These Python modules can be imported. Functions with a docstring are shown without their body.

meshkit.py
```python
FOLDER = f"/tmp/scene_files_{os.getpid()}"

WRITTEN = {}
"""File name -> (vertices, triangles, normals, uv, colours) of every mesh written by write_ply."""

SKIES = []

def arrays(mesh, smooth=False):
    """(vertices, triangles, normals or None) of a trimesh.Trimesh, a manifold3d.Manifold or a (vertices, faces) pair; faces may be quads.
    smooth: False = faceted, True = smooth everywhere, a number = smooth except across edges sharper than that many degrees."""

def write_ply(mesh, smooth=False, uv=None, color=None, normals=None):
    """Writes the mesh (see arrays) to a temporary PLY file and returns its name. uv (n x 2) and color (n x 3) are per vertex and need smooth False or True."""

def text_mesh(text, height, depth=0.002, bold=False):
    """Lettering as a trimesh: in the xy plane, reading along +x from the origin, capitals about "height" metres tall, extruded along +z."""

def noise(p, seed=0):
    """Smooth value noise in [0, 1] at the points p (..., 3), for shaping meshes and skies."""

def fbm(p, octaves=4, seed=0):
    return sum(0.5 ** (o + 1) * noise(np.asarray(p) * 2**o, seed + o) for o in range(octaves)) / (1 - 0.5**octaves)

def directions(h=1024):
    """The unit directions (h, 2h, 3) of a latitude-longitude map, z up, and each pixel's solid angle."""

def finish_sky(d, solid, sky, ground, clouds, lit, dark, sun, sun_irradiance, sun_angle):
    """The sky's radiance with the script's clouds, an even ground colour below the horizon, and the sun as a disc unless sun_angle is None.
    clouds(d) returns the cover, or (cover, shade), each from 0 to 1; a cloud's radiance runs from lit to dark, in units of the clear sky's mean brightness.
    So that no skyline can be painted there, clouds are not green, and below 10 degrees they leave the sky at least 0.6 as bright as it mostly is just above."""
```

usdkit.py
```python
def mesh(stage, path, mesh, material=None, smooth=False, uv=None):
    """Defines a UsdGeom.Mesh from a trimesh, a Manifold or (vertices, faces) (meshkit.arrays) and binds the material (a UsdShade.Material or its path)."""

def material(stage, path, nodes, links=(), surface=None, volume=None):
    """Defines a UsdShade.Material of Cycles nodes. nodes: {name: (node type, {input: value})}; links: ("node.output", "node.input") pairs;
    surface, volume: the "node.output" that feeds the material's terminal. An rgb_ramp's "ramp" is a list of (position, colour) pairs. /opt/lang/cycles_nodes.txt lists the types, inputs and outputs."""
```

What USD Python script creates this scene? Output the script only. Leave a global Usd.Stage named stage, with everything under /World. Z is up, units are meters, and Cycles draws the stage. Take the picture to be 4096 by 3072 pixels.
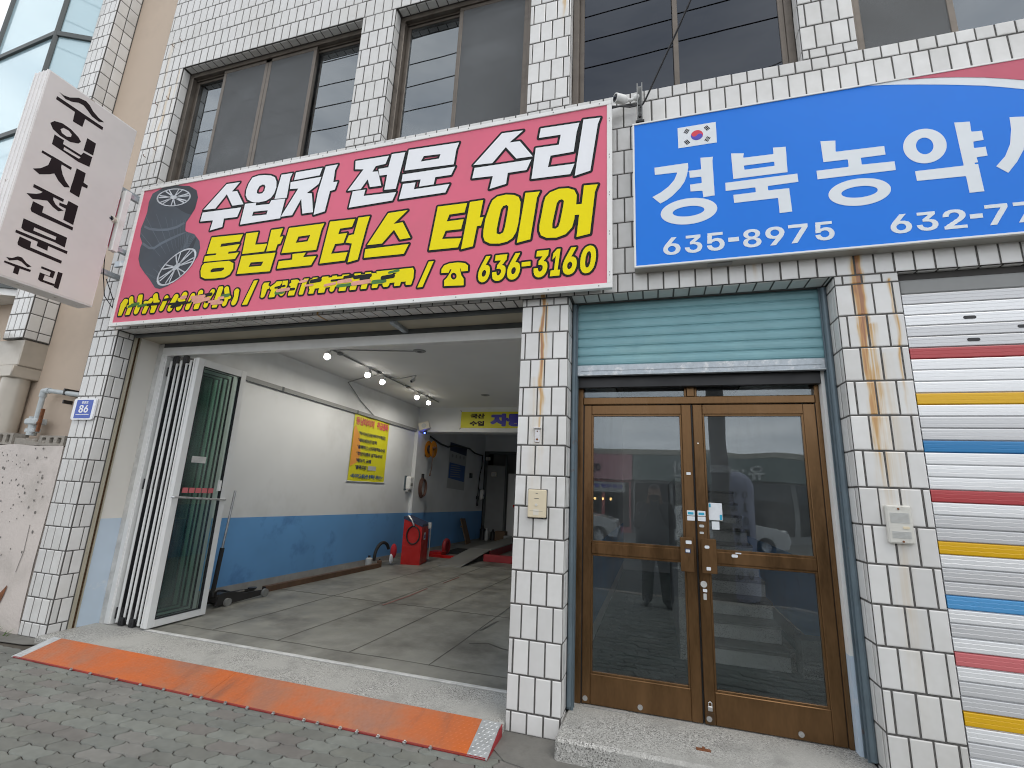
# Street front of a tyre shop: tiled two-storey building seen from the pavement, overcast daylight.
EXPOSURE = 0.22      # stops
SKY = 0.10          # strength of the sky
CLOUD = 10.0         # brightness of the cloud layer before SKY
HORIZON = 1.8       # how much brighter the cloud deck is low down, where it thins
SUN, SUN_ANGLE = 0.2, 30.0
LAMP = 2.2
import meshkit
def meshkit_noise(p, seed): return float(meshkit.noise(p, seed))
import math, glob, json, random
import numpy as np, trimesh, usdkit
import shapely
from shapely.geometry import Polygon, MultiPolygon, LineString, box as sbox
from shapely import affinity
from shapely.ops import unary_union
from pxr import Usd, UsdGeom, UsdLux, UsdShade, Gf, Sdf, Vt

random.seed(7)
rng = np.random.default_rng(7)
PI = math.pi

stage = Usd.Stage.CreateInMemory()
UsdGeom.SetStageUpAxis(stage, UsdGeom.Tokens.z)
UsdGeom.SetStageMetersPerUnit(stage, 1.0)
world = UsdGeom.Xform.Define(stage, '/World')
stage.SetDefaultPrim(world.GetPrim())
UsdGeom.Scope.Define(stage, '/World/Looks')

# ------------------------------------------------------------------ camera
CAM = np.array([0.0, -3.4, 1.55])
YAW, PITCH, ROLL, FPX = 0.29563068, 0.22310093, 0.04534238, 1884.7647
def _rot():
    f = np.array([-math.sin(YAW)*math.cos(PITCH), math.cos(YAW)*math.cos(PITCH), math.sin(PITCH)])
    r = np.cross(f, [0, 0, 1]); r /= np.linalg.norm(r); u = np.cross(r, f)
    return np.array([math.cos(ROLL)*r+math.sin(ROLL)*u, -math.sin(ROLL)*r+math.cos(ROLL)*u, -f])
RC = _rot()
cam = UsdGeom.Camera.Define(stage, '/World/camera')
cam.AddTransformOp().Set(Gf.Matrix4d(*[float(v) for v in (*RC[0], 0, *RC[1], 0, *RC[2], 0, *CAM, 1)]))
cam.CreateHorizontalApertureAttr(36.0)
cam.CreateVerticalApertureAttr(27.0)
cam.CreateFocalLengthAttr(36.0*FPX/4096)
cam.CreateClippingRangeAttr(Gf.Vec2f(0.02, 500))
cam.CreateExposureAttr(EXPOSURE)
def project(p):
    c = RC @ (np.asarray(p, float)-CAM)
    if -c[2] < 0.05: return None
    return 2048+FPX*c[0]/-c[2], 1536-FPX*c[1]/-c[2]

# ------------------------------------------------------------------ sky and sun
def mat(name, nodes, links, surface=None, volume=None):
    return usdkit.material(stage, '/World/Looks/'+name, nodes, links, surface=surface, volume=volume)
SUN_EL, SUN_AZ = math.radians(60), math.radians(128)      # azimuth = atan2(x, y): high, to the right behind the camera
sun_dir = np.array([math.sin(SUN_AZ)*math.cos(SUN_EL), math.cos(SUN_AZ)*math.cos(SUN_EL), math.sin(SUN_EL)])
sky_mat = mat('sky_look', {
    'sky': ('sky_texture', {'sky_type': 'single_scattering', 'sun_disc': False, 'sun_elevation': SUN_EL, 'sun_rotation': SUN_AZ, 'altitude': 100.0, 'air_density': 1.0, 'aerosol_density': 1.5}),
    'tc': ('texture_coordinate', {}),
    'map': ('mapping', {'scale': (1.0, 1.0, 4.5)}),
    'n': ('noise_texture', {'scale': 2.2, 'detail': 7.0, 'roughness': 0.55, 'distortion': 0.3}),
    'r': ('rgb_ramp', {'ramp': [(0.0, (0.55, 0.55, 0.55)), (0.42, (0.78, 0.78, 0.78)), (0.62, (1, 1, 1)), (1.0, (1, 1, 1))]}),
    'n2': ('noise_texture', {'scale': 3.1, 'detail': 6.0, 'roughness': 0.6}),
    'c': ('rgb_ramp', {'ramp': [(0.3, (CLOUD*0.74, CLOUD*0.79, CLOUD*0.86)), (0.7, (CLOUD*1.12, CLOUD*1.13, CLOUD*1.14))]}),
    'sx': ('separate_xyz', {}), 'hz': ('map_range', {'from_min': 0.0, 'from_max': 0.75, 'to_min': HORIZON, 'to_max': 1.0, 'clamp': True}), 'hc': ('combine_xyz', {}), 'hm': ('mix_color', {'blend_type': 'multiply', 'fac': 1.0, 'use_clamp': False, 'use_clamp_result': False}),
    'mix': ('mix_color', {}),
    'bg': ('background_shader', {'strength': SKY})},
    [('tc.generated', 'map.vector'), ('map.vector', 'n.vector'), ('map.vector', 'n2.vector'), ('n.fac', 'r.fac'), ('n2.fac', 'c.fac'),
     ('r.color', 'mix.fac'), ('sky.color', 'mix.a'), ('tc.generated', 'sx.vector'), ('sx.z', 'hz.value'), ('hz.result', 'hc.x'), ('hz.result', 'hc.y'), ('hz.result', 'hc.z'), ('c.color', 'hm.a'), ('hc.vector', 'hm.b'), ('hm.result', 'mix.b'), ('mix.result', 'bg.color')], surface='bg.background')
dome = UsdLux.DomeLight.Define(stage, '/World/sky')
dome.CreateIntensityAttr(1.0)
UsdShade.MaterialBindingAPI.Apply(dome.GetPrim()).Bind(sky_mat)
dome.GetPrim().SetCustomDataByKey('kind', 'structure')
sun = UsdLux.DistantLight.Define(stage, '/World/sun')
sun.CreateIntensityAttr(SUN)
sun.CreateAngleAttr(SUN_ANGLE)
sun.CreateNormalizeAttr(True)
sun.CreateColorAttr(Gf.Vec3f(1.0, 0.95, 0.88))
_z = sun_dir; _x = np.cross([0, 0, 1], _z); _x /= np.linalg.norm(_x); _y = np.cross(_z, _x)
sun.AddTransformOp().Set(Gf.Matrix4d(*[float(v) for v in (*_x, 0, *_y, 0, *_z, 0, 0, 0, 20, 1)]))

# ------------------------------------------------------------------ materials
MATS = {}
def pm(name, col, rough=0.5, metal=0.0, var=0.08, scale=5.0, bump=0.0, bscale=60.0, spec=0.5, stain=None, stain_scale=1.5, stain_lo=0.55, stain_hi=0.75, rvar=0.08, squash=None, coat=0.0):
    """A principled surface whose colour drifts with two octaves of noise; stain mixes in a second colour in patches."""
    col = np.array(col, float)
    n = {'g': ('geometry', {}), 'n': ('noise_texture', {'scale': scale, 'detail': 5.0, 'roughness': 0.6}),
         'r': ('rgb_ramp', {'ramp': [(0.25, tuple(col*(1-var))), (0.75, tuple(np.minimum(col*(1+var), 1)))]}),
         'rr': ('map_range', {'from_min': 0.3, 'from_max': 0.7, 'to_min': max(rough-rvar, 0.02), 'to_max': min(rough+rvar, 1)}),
         'p': ('principled_bsdf', {'metallic': metal, 'specular_ior_level': spec, 'coat_weight': coat})}
    l = [('n.fac', 'r.fac'), ('n.fac', 'rr.value'), ('rr.result', 'p.roughness')]
    if squash:
        n['mp'] = ('mapping', {'scale': squash}); l += [('g.position', 'mp.vector'), ('mp.vector', 'n.vector')]
    else: l += [('g.position', 'n.vector')]
    last = 'r.color'
    if stain is not None:
        n['sn'] = ('noise_texture', {'scale': stain_scale, 'detail': 6.0, 'roughness': 0.65})
        n['sr'] = ('map_range', {'from_min': stain_lo, 'from_max': stain_hi, 'to_min': 0.0, 'to_max': 1.0, 'clamp': True})
        n['sm'] = ('mix_color', {'b': tuple(stain)})
        l += [('g.position', 'sn.vector'), ('sn.fac', 'sr.value'), ('sr.result', 'sm.fac'), (last, 'sm.a')]; last = 'sm.result'
    l.append((last, 'p.base_color'))
    if bump:
        n['bn'] = ('noise_texture', {'scale': bscale, 'detail': 4.0}); n['b'] = ('bump', {'strength': bump, 'distance': 0.01})
        l += [('g.position', 'bn.vector'), ('bn.fac', 'b.height'), ('b.normal', 'p.normal')]
    MATS[name] = mat(name, n, l, surface='p.BSDF'); return MATS[name]

def glass(name, tint, ior=1.6, rough=0.0, wav=0.0, wscale=3.0, dirt=0.0, wstretch=(1, 1, 1), mirror=(0.88, 0.95, 1.0)):
    n = {'g': ('geometry', {}), 'f': ('fresnel', {'IOR': ior}), 't': ('transparent_bsdf', {'color': tuple(tint)}), 'gl': ('glossy_bsdf', {'color': tuple(mirror), 'roughness': rough}), 'm': ('mix_closure', {})}
    l = [('f.fac', 'm.fac'), ('t.BSDF', 'm.closure1'), ('gl.BSDF', 'm.closure2')]
    if wav:
        n['mp'] = ('mapping', {'scale': tuple(wstretch)})
        n['wn'] = ('noise_texture', {'scale': wscale, 'detail': 1.0}); n['b'] = ('bump', {'strength': wav, 'distance': 0.02})
        l += [('g.position', 'mp.vector'), ('mp.vector', 'wn.vector'), ('wn.fac', 'b.height'), ('b.normal', 'gl.normal')]
    out = 'm.closure'
    if dirt:
        n['dn'] = ('noise_texture', {'scale': 2.5, 'detail': 6.0}); n['dr'] = ('map_range', {'from_min': 0.35, 'from_max': 0.75, 'to_min': 0.0, 'to_max': dirt, 'clamp': True})
        n['d'] = ('diffuse_bsdf', {'color': (0.35, 0.36, 0.36)}); n['m2'] = ('mix_closure', {})
        l += [('g.position', 'dn.vector'), ('dn.fac', 'dr.value'), ('dr.result', 'm2.fac'), ('m.closure', 'm2.closure1'), ('d.BSDF', 'm2.closure2')]; out = 'm2.closure'
    MATS[name] = mat(name, n, l, surface=out); return MATS[name]

def emit(name, col, strength):
    MATS[name] = mat(name, {'e': ('emission', {'color': tuple(col), 'strength': strength})}, [], surface='e.emission'); return MATS[name]

def tile_mat(name, tone, island=False):
    """Glazed white tile: tone per tile, grime, and rust that has run down from the fixings above (stains of their own shape)."""
    streaks = [(-0.800, 1.70, 3.2, 0.020, 1.0), (-0.765, 2.4, 3.0, 0.016, 0.35), (-0.845, 1.3, 2.4, 0.05, 0.16), (1.315, 1.50, 3.2, 0.032, 1.0), (1.345, 1.30, 2.7, 0.045, 0.5), (1.505, 1.95, 3.0, 0.014, 0.5),
               (1.40, 1.1, 2.5, 0.06, 0.18), (1.37, 0.3, 1.36, 0.05, 0.14), (-5.60, 4.72, 6.2, 0.03, 0.32), (-5.73, 4.8, 6.9, 0.035, 0.2), (-5.50, 5.6, 6.45, 0.016, 0.3), (-0.70, 5.70, 6.15, 0.016, 0.5), (-2.93, 2.98, 3.12, 0.02, 0.8), (-5.53, 2.95, 3.2, 0.03, 0.3), (0.72, 3.05, 3.19, 0.02, 0.25)]
    col = np.array([0.748, 0.742, 0.728])*tone
    n = {'g': ('geometry', {}), 'xyz': ('separate_xyz', {}), 'n': ('noise_texture', {'scale': 9.0, 'detail': 4.0}),
         'base': ('rgb_ramp', {'ramp': [(0.3, tuple(col*(0.95, 0.95, 0.94))), (0.7, tuple(col))]}),
         'mp': ('mapping', {'scale': (60.0, 1.0, 2.2)}), 'sn': ('noise_texture', {'scale': 1.0, 'detail': 3.0}),
         'wn': ('noise_texture', {'scale': 3.5, 'detail': 2.0}), 'wr': ('map_range', {'from_min': 0.3, 'from_max': 0.7, 'to_min': -0.02, 'to_max': 0.02}), 'xw': ('math', {'math_type': 'add'}),
         'gn': ('noise_texture', {'scale': 1.1, 'detail': 7.0, 'roughness': 0.7}), 'gr': ('map_range', {'from_min': 0.47, 'from_max': 0.8, 'to_min': 0.0, 'to_max': 0.42, 'clamp': True}),
         'gm': ('mix_color', {'b': (0.40, 0.38, 0.33)}),
         'rr': ('map_range', {'from_min': 0.3, 'from_max': 0.7, 'to_min': 0.12, 'to_max': 0.28}), 'p': ('principled_bsdf', {'specular_ior_level': 0.5}),
         'bn': ('noise_texture', {'scale': 7.0, 'detail': 1.0}), 'b': ('bump', {'strength': 0.12, 'distance': 0.01})}
    l = [('g.position', 'xyz.vector'), ('g.position', 'n.vector'), ('n.fac', 'base.fac'), ('g.position', 'mp.vector'), ('mp.vector', 'sn.vector'), ('g.position', 'wn.vector'), ('wn.fac', 'wr.value'),
         ('xyz.x', 'xw.value1'), ('wr.result', 'xw.value2'), ('g.position', 'gn.vector'), ('gn.fac', 'gr.value'), ('gr.result', 'gm.fac'), ('n.fac', 'rr.value'), ('rr.result', 'p.roughness'),
         ('g.position', 'bn.vector'), ('bn.fac', 'b.height'), ('b.normal', 'p.normal')]
    last = 'base.color'
    if island:
        n['ir'] = ('map_range', {'from_min': 0.0, 'from_max': 1.0, 'to_min': 0.88, 'to_max': 1.0}); n['im'] = ('mix_color', {'blend_type': 'multiply', 'fac': 1.0}); n['ic'] = ('combine_xyz', {})
        l += [('g.random_per_island', 'ir.value'), ('ir.result', 'ic.x'), ('ir.result', 'ic.y'), ('ir.result', 'ic.z'), (last, 'im.a'), ('ic.vector', 'im.b')]; last = 'im.result'
    l += [(last, 'gm.a')]
    prev = None
    for i, (x0, z0, z1, w, s) in enumerate(streaks):
        k = f's{i}'
        n[k+'d'] = ('math', {'math_type': 'subtract', 'value2': x0}); n[k+'a'] = ('math', {'math_type': 'absolute'})
        n[k+'m'] = ('map_range', {'range_type': 'smoothstep', 'from_min': w*1.5, 'from_max': 0.0, 'to_min': 0.0, 'to_max': s, 'clamp': True})
        n[k+'z'] = ('map_range', {'range_type': 'linear', 'from_min': z0, 'from_max': z0+0.65*(z1-z0), 'to_min': 0.0, 'to_max': 1.0, 'clamp': True})
        n[k+'t'] = ('map_range', {'from_min': z1+0.02, 'from_max': z1, 'to_min': 0.0, 'to_max': 1.0, 'clamp': True})
        n[k+'p'] = ('math', {'math_type': 'multiply'}); n[k+'q'] = ('math', {'math_type': 'multiply'})
        l += [('xw.value', k+'d.value1'), (k+'d.value', k+'a.value1'), (k+'a.value', k+'m.value'), ('xyz.z', k+'z.value'), ('xyz.z', k+'t.value'), (k+'m.result', k+'p.value1'), (k+'z.result', k+'p.value2'), (k+'p.value', k+'q.value1'), (k+'t.result', k+'q.value2')]
        if prev:
            n[k+'s'] = ('math', {'math_type': 'maximum'}); l += [(prev, k+'s.value1'), (k+'q.value', k+'s.value2')]; prev = k+'s.value'
        else: prev = k+'q.value'
    n['snr'] = ('map_range', {'from_min': 0.30, 'from_max': 0.62, 'to_min': 0.25, 'to_max': 1.25, 'clamp': True}); n['sx'] = ('math', {'math_type': 'multiply', 'use_clamp': True})
    n['rc'] = ('rgb_ramp', {'ramp': [(0.0, (0.62, 0.53, 0.36)), (0.4, (0.56, 0.33, 0.085)), (0.75, (0.46, 0.20, 0.035)), (1.0, (0.30, 0.105, 0.018))]}); n['rm'] = ('mix_color', {})
    n['sf'] = ('map_range', {'from_min': 0.0, 'from_max': 0.5, 'to_min': 0.0, 'to_max': 0.9, 'clamp': True})
    l += [('sn.fac', 'snr.value'), (prev, 'sx.value1'), ('snr.result', 'sx.value2'), ('sx.value', 'rc.fac'), ('sx.value', 'sf.value'), ('sf.result', 'rm.fac'), ('gm.result', 'rm.a'), ('rc.color', 'rm.b'), ('rm.result', 'p.base_color')]
    MATS[name] = mat(name, n, l, surface='p.BSDF'); return MATS[name]
for i, t in enumerate((1.0, 0.97, 0.93, 1.03, 0.89, 0.99)): tile_mat(f'white_tile_{i}', t)
tile_mat('white_tile_mass', 1.02, island=True)

pm('grout', (0.105, 0.10, 0.095), 0.9, var=0.25, scale=14, bump=0.4, bscale=120)
pm('white_paint', (0.80, 0.80, 0.78), 0.45, var=0.04)
pm('white_metal', (0.78, 0.78, 0.76), 0.35, var=0.05, stain=(0.55, 0.52, 0.47), stain_scale=3, stain_lo=0.6, stain_hi=0.85)
pm('blade_white', (0.70, 0.655, 0.64), 0.4, var=0.03, stain=(0.62, 0.58, 0.55), stain_scale=1.0)
pm('blade_edge', (0.78, 0.76, 0.75), 0.5, var=0.06, stain=(0.35, 0.30, 0.26), stain_scale=9, stain_lo=0.64, stain_hi=0.7)
pm('red_print', (0.72, 0.145, 0.225), 0.45, spec=0.25, var=0.05, scale=1.2, bump=0.12, bscale=3.5, stain=(0.60, 0.15, 0.20), stain_scale=1.6, stain_lo=0.5, stain_hi=0.9)
pm('white_print', (0.83, 0.84, 0.87), 0.4, var=0.02)
pm('yellow_print', (0.88, 0.74, 0.004), 0.5, var=0.02, spec=0.15)
pm('black_print', (0.014, 0.016, 0.017), 0.5, var=0.1, spec=0.15)
pm('dark_letters', (0.018, 0.011, 0.013), 0.5, var=0.15, spec=0.2)
pm('tyre_print', (0.058, 0.075, 0.095), 0.45, var=0.25, scale=3)
pm('tyre_dark', (0.028, 0.036, 0.048), 0.45, var=0.2)
pm('tyre_light', (0.12, 0.15, 0.185), 0.45, var=0.2, scale=4)
pm('rim_print', (0.55, 0.58, 0.62), 0.4, var=0.3, scale=12)
pm('smear_green', (0.03, 0.16, 0.012), 0.4, var=0.4, scale=8)
pm('smear_pink', (0.75, 0.33, 0.25), 0.4, var=0.2, scale=10)
pm('blue_print', (0.012, 0.19, 0.74), 0.45, var=0.05, scale=0.9, spec=0.25)
pm('blue_white', (0.72, 0.76, 0.79), 0.38, var=0.03)
pm('arc_red', (0.52, 0.075, 0.13), 0.4, var=0.04)
pm('flag_red', (0.62, 0.03, 0.06), 0.4)
pm('flag_blue', (0.06, 0.05, 0.42), 0.4)
pm('aluminium', (0.62, 0.63, 0.64), 0.34, metal=0.85, var=0.08, scale=18)
pm('sign_under', (0.36, 0.35, 0.32), 0.5, metal=0.2, var=0.15, scale=4, stain=(0.2, 0.18, 0.15), stain_scale=3)
pm('galvanised', (0.42, 0.46, 0.49), 0.42, metal=0.6, var=0.22, scale=26, stain=(0.62, 0.63, 0.63), stain_scale=12, stain_lo=0.55, stain_hi=0.65)
pm('rail_blue', (0.135, 0.18, 0.21), 0.5, metal=0.3, var=0.15, scale=8, stain=(0.14, 0.07, 0.045), stain_scale=6, stain_lo=0.62, stain_hi=0.72)
pm('teal_paint', (0.23, 0.44, 0.485), 0.42, var=0.12, scale=3.0, stain=(0.30, 0.52, 0.53), stain_scale=2.2, stain_lo=0.5, stain_hi=0.8, squash=(1, 1, 3))
for nm, c in (('slat_white', (0.80, 0.81, 0.82)), ('slat_grey', (0.60, 0.605, 0.615)), ('slat_red', (0.44, 0.062, 0.068)), ('slat_pink', (0.60, 0.16, 0.17)), ('slat_yellow', (0.72, 0.42, 0.012)), ('slat_blue', (0.025, 0.20, 0.45)), ('slat_lightblue', (0.09, 0.32, 0.62))):
    pm(nm, c, 0.3, metal=0.2 if nm in ('slat_white', 'slat_grey') else 0.05, var=0.03, scale=1.2, stain=tuple(np.array(c)*0.7), stain_scale=2.2, stain_lo=0.64, stain_hi=0.9)
pm('bronze', (0.160, 0.088, 0.038), 0.30, metal=0.72, var=0.22, scale=4.5, squash=(2, 2, 0.5), rvar=0.12)
pm('bronze_dark', (0.085, 0.048, 0.022), 0.4, metal=0.5, var=0.2, scale=4)
pm('bronze_window', (0.135, 0.115, 0.096), 0.36, metal=0.5, var=0.15, scale=6)
pm('black_plastic', (0.018, 0.018, 0.02), 0.45, var=0.2)
pm('rubber', (0.022, 0.022, 0.022), 0.75, var=0.2)
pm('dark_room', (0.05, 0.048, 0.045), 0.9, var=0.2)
pm('curtain_grey', (0.42, 0.43, 0.45), 0.9, var=0.25, scale=1.4)
pm('garage_white', (0.72, 0.735, 0.74), 0.6, var=0.05, scale=1.2, stain=(0.52, 0.52, 0.50), stain_scale=0.8, stain_lo=0.5, stain_hi=0.9)
pm('garage_blue', (0.14, 0.35, 0.66), 0.5, var=0.08, scale=1.3, stain=(0.06, 0.17, 0.40), stain_scale=1.5, stain_lo=0.56, stain_hi=0.78)
pm('jamb_cream', (0.70, 0.68, 0.63), 0.5, var=0.04, scale=2)
pm('jamb_blue', (0.52, 0.62, 0.72), 0.5, var=0.05, scale=3, stain=(0.72, 0.74, 0.76), stain_scale=4, stain_lo=0.6, stain_hi=0.75)
pm('plinth', (0.33, 0.325, 0.31), 0.8, var=0.2, scale=5)
pm('garage_floor', (0.235, 0.232, 0.205), 0.58, var=0.28, scale=4.0, bump=0.15, bscale=90, stain=(0.07, 0.066, 0.058), stain_scale=1.3, stain_lo=0.47, stain_hi=0.74)
pm('floor_joint', (0.13, 0.126, 0.11), 0.85, var=0.5, scale=5)
pm('floor_red', (0.22, 0.10, 0.085), 0.7, var=0.4, scale=8)
pm('oil_stain', (0.07, 0.065, 0.058), 0.5, var=0.3)
pm('worn_white', (0.55, 0.55, 0.53), 0.6, var=0.25, scale=10)
pm('ceiling_white', (0.74, 0.74, 0.73), 0.8, var=0.04, scale=1.2)
pm('tray_grey', (0.27, 0.275, 0.27), 0.6, var=0.1)
pm('soffit_cream', (0.40, 0.37, 0.29), 0.6, var=0.15, scale=3)
pm('dark_slot', (0.09, 0.10, 0.10), 0.6, var=0.2)
pm('door_white', (0.74, 0.75, 0.74), 0.3, var=0.03)
pm('red_paint', (0.50, 0.012, 0.010), 0.3, var=0.08, scale=4)
pm('dull_red', (0.30, 0.025, 0.03), 0.5, var=0.25, scale=5)
pm('steel_plate', (0.28, 0.28, 0.265), 0.5, metal=0.3, var=0.15, scale=5)
pm('jack_black', (0.025, 0.023, 0.022), 0.45, var=0.3)
pm('rusty_pipe', (0.13, 0.075, 0.045), 0.65, metal=0.2, var=0.35, scale=7)
pm('wood_brown', (0.16, 0.10, 0.06), 0.7, var=0.25)
pm('poster_yellow', (0.66, 0.62, 0.02), 0.5, var=0.05, scale=2)
pm('poster_orange', (0.78, 0.34, 0.07), 0.5, var=0.08, scale=3)
pm('poster_pink', (0.62, 0.10, 0.10), 0.5)
pm('poster_navy', (0.028, 0.04, 0.09), 0.5)
pm('poster_blue', (0.03, 0.10, 0.30), 0.5)
pm('poster_grey', (0.42, 0.43, 0.43), 0.5)
pm('reel_orange', (0.62, 0.23, 0.008), 0.4)
pm('hose_brown', (0.11, 0.055, 0.04), 0.6)
pm('device_cream', (0.68, 0.64, 0.55), 0.45, var=0.04)
pm('intercom_cream', (0.70, 0.61, 0.44), 0.42, var=0.03)
pm('intercom_white', (0.63, 0.62, 0.57), 0.45, var=0.05, stain=(0.45, 0.43, 0.38), stain_scale=8)
pm('plastic_grey', (0.50, 0.51, 0.50), 0.45)
pm('rust', (0.20, 0.075, 0.03), 0.85, var=0.4, scale=30)
pm('sticker_white', (0.74, 0.77, 0.80), 0.4, var=0.06, scale=30)
pm('sticker_cyan', (0.03, 0.36, 0.55), 0.4, var=0.1)
pm('plate_blue', (0.02, 0.075, 0.42), 0.35)
pm('steel', (0.55, 0.55, 0.55), 0.3, metal=0.9)
pm('beige_render', (0.56, 0.455, 0.36), 0.85, var=0.05, scale=0.9, bump=0.15, bscale=80, stain=(0.44, 0.36, 0.29), stain_scale=0.9, stain_lo=0.5, stain_hi=0.85)
pm('low_wall_paint', (0.62, 0.56, 0.52), 0.85, var=0.05, scale=2, bump=0.3, bscale=40, stain=(0.42, 0.385, 0.345), stain_scale=1.4, stain_lo=0.5, stain_hi=0.8)
pm('spall', (0.16, 0.15, 0.14), 0.95, var=0.3, scale=20)
pm('concrete_block', (0.33, 0.30, 0.26), 0.95, var=0.2, scale=12, bump=0.6, bscale=70)
pm('gas_pipe', (0.50, 0.54, 0.55), 0.45, var=0.12, scale=20)
pm('duct', (0.46, 0.42, 0.36), 0.4, metal=0.3, var=0.2, scale=1.6)
pm('moss', (0.10, 0.14, 0.03), 0.9, var=0.5, scale=25)
pm('leaf', (0.08, 0.15, 0.03), 0.7, var=0.4, scale=25)
for i, c in enumerate(np.array([0.90, 0.85, 0.88])*np.array(cc) for cc in ((0.215, 0.235, 0.20), (0.19, 0.205, 0.178), (0.235, 0.262, 0.228), (0.20, 0.222, 0.195), (0.205, 0.205, 0.182), (0.24, 0.25, 0.222))):
    pm(f'paver_{i}', c, 0.8, var=0.14, scale=16, bump=0.35, bscale=150, stain=tuple(np.array(c)*0.62), stain_scale=2.2, stain_lo=0.5, stain_hi=0.85)
pm('joint_soil', (0.075, 0.064, 0.05), 0.95, var=0.35, scale=20, stain=(0.065, 0.075, 0.03), stain_scale=3, stain_lo=0.6, stain_hi=0.75)
pm('sidewalk_patch', (0.17, 0.165, 0.15), 0.9, var=0.25, scale=6, bump=0.5, bscale=60, stain=(0.085, 0.08, 0.07), stain_scale=3)
pm('asphalt', (0.055, 0.055, 0.057), 0.9, var=0.25, scale=8, bump=0.3, bscale=100)
pm('road_paint', (0.62, 0.62, 0.60), 0.7, var=0.15)
pm('ramp_silver', (0.58, 0.60, 0.61), 0.38, metal=0.55, var=0.12, scale=20)
pm('red_cloth', (0.45, 0.02, 0.03), 0.8)
def terrazzo(name, col, dark, light, sc=170):
    n = {'g': ('geometry', {}), 'v': ('voronoi_texture', {'scale': sc}), 'r': ('rgb_ramp', {'ramp': [(0.0, dark), (0.35, col), (0.65, col), (1.0, light)], }), 'sx': ('separate_color', {}),
         'n': ('noise_texture', {'scale': 2.0, 'detail': 6.0}), 'm': ('mix_color', {'b': tuple(np.array(col)*1.1)}), 'mr': ('map_range', {'from_min': 0.42, 'from_max': 0.62, 'to_min': 0.0, 'to_max': 0.8, 'clamp': True}),
         'p': ('principled_bsdf', {'roughness': 0.7}), 'b': ('bump', {'strength': 0.25, 'distance': 0.004}),
         'n2': ('noise_texture', {'scale': 5.0, 'detail': 5.0}), 'm3': ('map_range', {'from_min': 0.55, 'from_max': 0.8, 'to_min': 0.0, 'to_max': 0.7, 'clamp': True}), 'mm': ('mix_color', {'b': tuple(np.array(col)*0.55)})}
    l = [('g.position', 'v.vector'), ('v.color', 'sx.color'), ('sx.r', 'r.fac'), ('g.position', 'n.vector'), ('n.fac', 'mr.value'), ('mr.result', 'm.fac'), ('r.color', 'm.a'),
         ('g.position', 'n2.vector'), ('n2.fac', 'm3.value'), ('m3.result', 'mm.fac'), ('m.result', 'mm.a'), ('mm.result', 'p.base_color'), ('v.distance', 'b.height'), ('b.normal', 'p.normal')]
    MATS[name] = mat(name, n, l, surface='p.BSDF')
terrazzo('terrazzo_light', (0.70, 0.69, 0.65), (0.25, 0.24, 0.22), (0.72, 0.71, 0.68))
terrazzo('terrazzo', (0.38, 0.375, 0.35), (0.09, 0.085, 0.08), (0.62, 0.61, 0.58))
terrazzo('terrazzo_dark', (0.20, 0.19, 0.17), (0.06, 0.055, 0.05), (0.36, 0.34, 0.30))
terrazzo('terrazzo_green', (0.07, 0.11, 0.10), (0.02, 0.03, 0.03), (0.16, 0.2, 0.19))
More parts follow.
